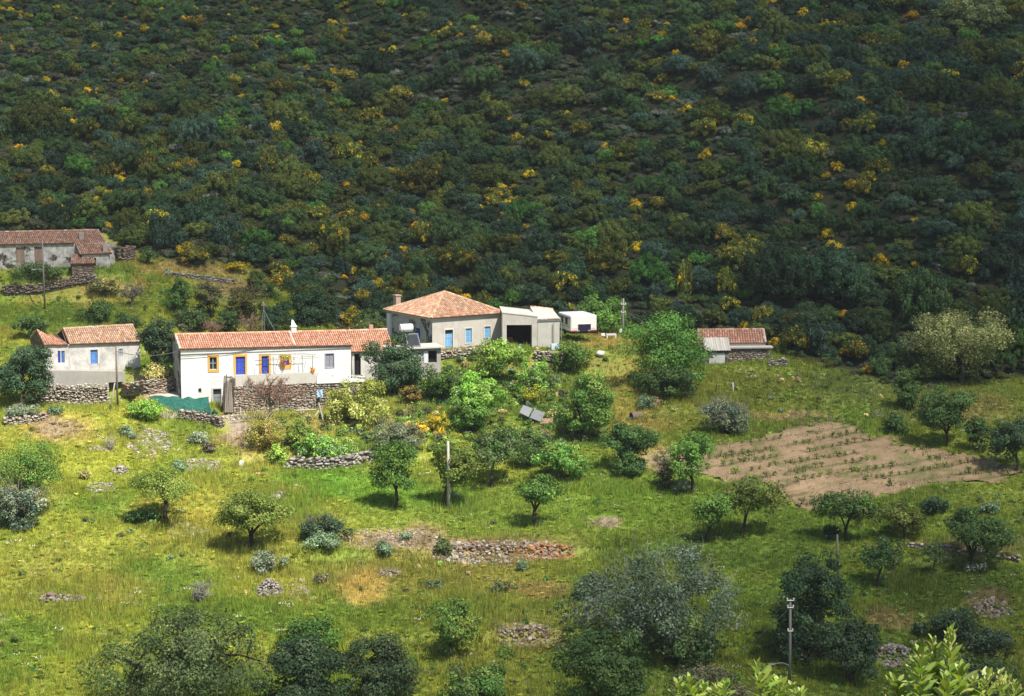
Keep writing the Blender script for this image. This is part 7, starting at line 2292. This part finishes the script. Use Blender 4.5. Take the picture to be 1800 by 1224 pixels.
def herbs():
    rng = R0(17)
    protos = []
    for i, pal in enumerate((PAL['almond'], PAL['green'], PAL['bright'], PAL['oak'] + PAL['heath'][:1], PAL['teal'], PAL['straw'])):
        for j in range(2):
            r = R0(700 + i * 3 + j)
            V, F, T, _, _ = crown(r, (0, 0, .4), (1, 1, .7), 240, .42, pal, .5, -.5, .5, .3, gain=1.5)
            protos.append(mesh_np("herb_clump", V, F, T, [M['scrub']]))
    N = 26000
    Y = rng.uniform(172, 296, N); X = rng.uniform(-1, 1, N) * (.23 * Y + 2); Z = H(X, Y)
    px, py = proj(np.stack([X, Y, Z], -1))
    d = .06 * (fbm(X / 5.0, Y / 5.0, 86, 3) > .52)
    gard = np.sqrt(((px - 880) / 190) ** 2 + ((py - 720) / 110) ** 2); d = np.maximum(d, .6 * sstep(1.1, .8, gard))
    g2 = np.sqrt(((px - 560) / 150) ** 2 + ((py - 770) / 40) ** 2); d = np.maximum(d, .30 * sstep(1.1, .7, g2))
    g3 = np.sqrt(((px - 1500) / 330) ** 2 + ((py - 705) / 50) ** 2); d = np.maximum(d, .16 * sstep(1.1, .7, g3))
    g4 = sstep(1000, 1080, py) * sstep(420, 900, px); d = np.maximum(d, .12 * g4)
    g5 = np.sqrt(((px - 250) / 260) ** 2 + ((py - 530) / 40) ** 2); d = np.maximum(d, .22 * sstep(1.1, .7, g5))
    d = np.where(inside(px, py, FIELD), .012, d)
    d = np.where((np.abs(px - 415) < 36) & (np.abs(py - 755) < 34), 0, d)
    k = (rng.rand(N) < d) & (py > scrub_limit(px))
    X, Y, Z, px, py, d = X[k], Y[k], Z[k], px[k], py[k], d[k]; n = len(X)
    s = rng.uniform(.16, .42, n) * np.where(d > .25, 1.5, 1.0)
    kind = rng.choice(6, n, p=[.32, .26, .12, .14, .08, .08]) * 2 + rng.randint(0, 2, n)
    rot = np.stack([rng.normal(0, .1, n), rng.normal(0, .1, n), rng.uniform(0, 6.28, n)], -1)
    scatter("meadow_herbs", protos, np.stack([X, Y, Z - .03], -1), rot, np.stack([s, s, s * rng.uniform(.8, 1.6, n)], -1), kind, None, "small weed clumps and thistles dotted through the grass and garden")


herbs()

# ------------------------------------------------------------------ leafy shoots close to the camera
def foreground():
    rng = R0(15)

    def leaf_mesh(seed, col):
        r = R0(seed); V = []; F = []
        n = 5; prof = [0.0, .62, 1.0, .86, .0]
        for i in range(n):
            y = i / (n - 1); w = .20 * prof[i]; z = -.10 * (y - .35) ** 2 * 2 + r.normal(0, .012)
            V += [(-w, y, z + .10 * w), (0, y, z - .025), (w, y, z + .10 * w)]
        for i in range(n - 1):
            a = i * 3; F += [[a, a + 1, a + 4, a + 3], [a + 1, a + 2, a + 5, a + 4]]
        return mesh_np("leaf", np.array(V), np.array(F), np.array([np.array(col) * (1.0 if i % 2 else .92) for i in range(len(F))]), [M['bigleaf']], smooth=True)
    cols = [(.27, .37, .06), (.33, .42, .09), (.22, .33, .055), (.38, .44, .15), (.29, .38, .10)]
    leaves = [leaf_mesh(60 + i, cols[i % 5]) for i in range(7)]
    D = 6.5; k = D / FPX
    CL = [("leafy sprig group at the bottom edge left of the lamp pole", [(1193, 1186, 26, 12), (1212, 1182, 30, 12), (1236, 1194, 26, 9), (1262, 1192, 30, 9), (1276, 1190, 26, 8)]),
          ("leafy sprigs at the bottom edge in front of the lamp pole's foot", [(1331, 1156, 34, 12), (1352, 1172, 32, 13), (1372, 1184, 30, 11), (1394, 1192, 26, 12), (1408, 1204, 26, 9)]),
          ("tallest leafy shoot with many upright leaves at the lower right", [(1672, 1092, 34, 15), (1640, 1110, 30, 16), (1618, 1132, 34, 20), (1604, 1150, 30, 20), (1640, 1160, 30, 22), (1690, 1158, 36, 15), (1574, 1182, 34, 12), (1665, 1180, 30, 14), (1712, 1180, 30, 10), (1724, 1190, 28, 8)]),
          ("small leafy sprig with pale buds in the lower right corner", [(1736, 1168, 36, 8), (1758, 1170, 22, 12), (1772, 1180, 22, 12), (1786, 1190, 22, 10)])]
    from mathutils import Matrix
    for (lab, shoots) in CL:
        bx = sum(s[0] for s in shoots) / len(shoots)
        B = pt(bx, 1300, D); B[2] = float(H(B[0], B[1]))
        R = root("leafy_shrub", B, lab, "shrub")
        st = MB()
        for (x, y, L, n) in shoots:
            n = int(n * 1.8)
            d = D + rng.uniform(-.25, .25)
            T = pt(x, y + L * .55, d); Q = pt(x + (bx - x) * .25 + rng.uniform(-8, 8), 1250, d)
            mid = (T + Q) / 2 + np.array([rng.uniform(-6, 6) * k, 0, 0])
            st.tube([B, B + (Q - B) * .5 + rng.normal(0, .03, 3), Q, mid, T], [.03, .018, .006, .004, .002], 5, (.20, .22, .08))
            ang = rng.uniform(0, 6.28)
            for i in range(n):
                f = i / max(1, n - 1)
                up = T - Q; ln = min(.42, .55 * L * n * .30 * k / np.linalg.norm(up))
                p = T - up * (f * ln * 2.0)
                ang += 2.4
                el = 1.15 - .75 * f + rng.normal(0, .14)
                dr = np.array([math.cos(ang) * math.cos(el), math.sin(ang) * math.cos(el), math.sin(el)])
                sd = np.cross(dr, (0, 0, 1.0)); sd /= np.linalg.norm(sd); nn = np.cross(sd, dr)
                s = .98 * L * k * rng.uniform(.75, 1.15) * (.65 + .5 * min(1, f * 2.2)); ws = s * rng.uniform(.85, 1.25)
                o = link("leaf", leaves[rng.randint(7)], R)
                c = p - ORG[R.name]
                o.matrix_local = Matrix([[sd[0] * ws, dr[0] * s, nn[0] * s, c[0]], [sd[1] * ws, dr[1] * s, nn[1] * s, c[1]], [sd[2] * ws, dr[2] * s, nn[2] * s, c[2]], [0, 0, 0, 1]])
            if lab.startswith(("small", "tallest")) and rng.rand() < (.9 if lab.startswith("small") else .3):
                bu = MB()
                for _ in range(14):
                    q = T + rng.normal(0, 7 * k, 3) - (0, 0, 10 * k); bu.tube([q, q + (0, 0, 3 * k)], [2.2 * k, 1.4 * k], 5, (.42, .36, .16))
                bu.build("flower_buds", M['bark'], R)
        st.build("stems", M['bark'], R, smooth=True)


foreground()

# ------------------------------------------------------------------ thin air between the camera and the hill
def haze():
    m = bpy.data.materials.new("haze_air"); m.use_nodes = True
    ns, ls = m.node_tree.nodes, m.node_tree.links
    ns.remove(ns["Principled BSDF"])
    v = nd(ns, "ShaderNodeVolumePrincipled"); v.inputs["Density"].default_value = .00007; v.inputs["Color"].default_value = (.88, .93, 1, 1)
    ls.new(v.outputs[0], ns["Material Output"].inputs["Volume"])
    b = MB(); x, y0, y1, z0, z1 = 700, -80, 1300, -260, 130
    b.hexa([(-x, y0, z0), (x, y0, z0), (x, y1, z0), (-x, y1, z0), (-x, y0, z1), (x, y0, z1), (x, y1, z1), (-x, y1, z1)])
    tag(b.build("haze", m), kind="stuff")


haze()
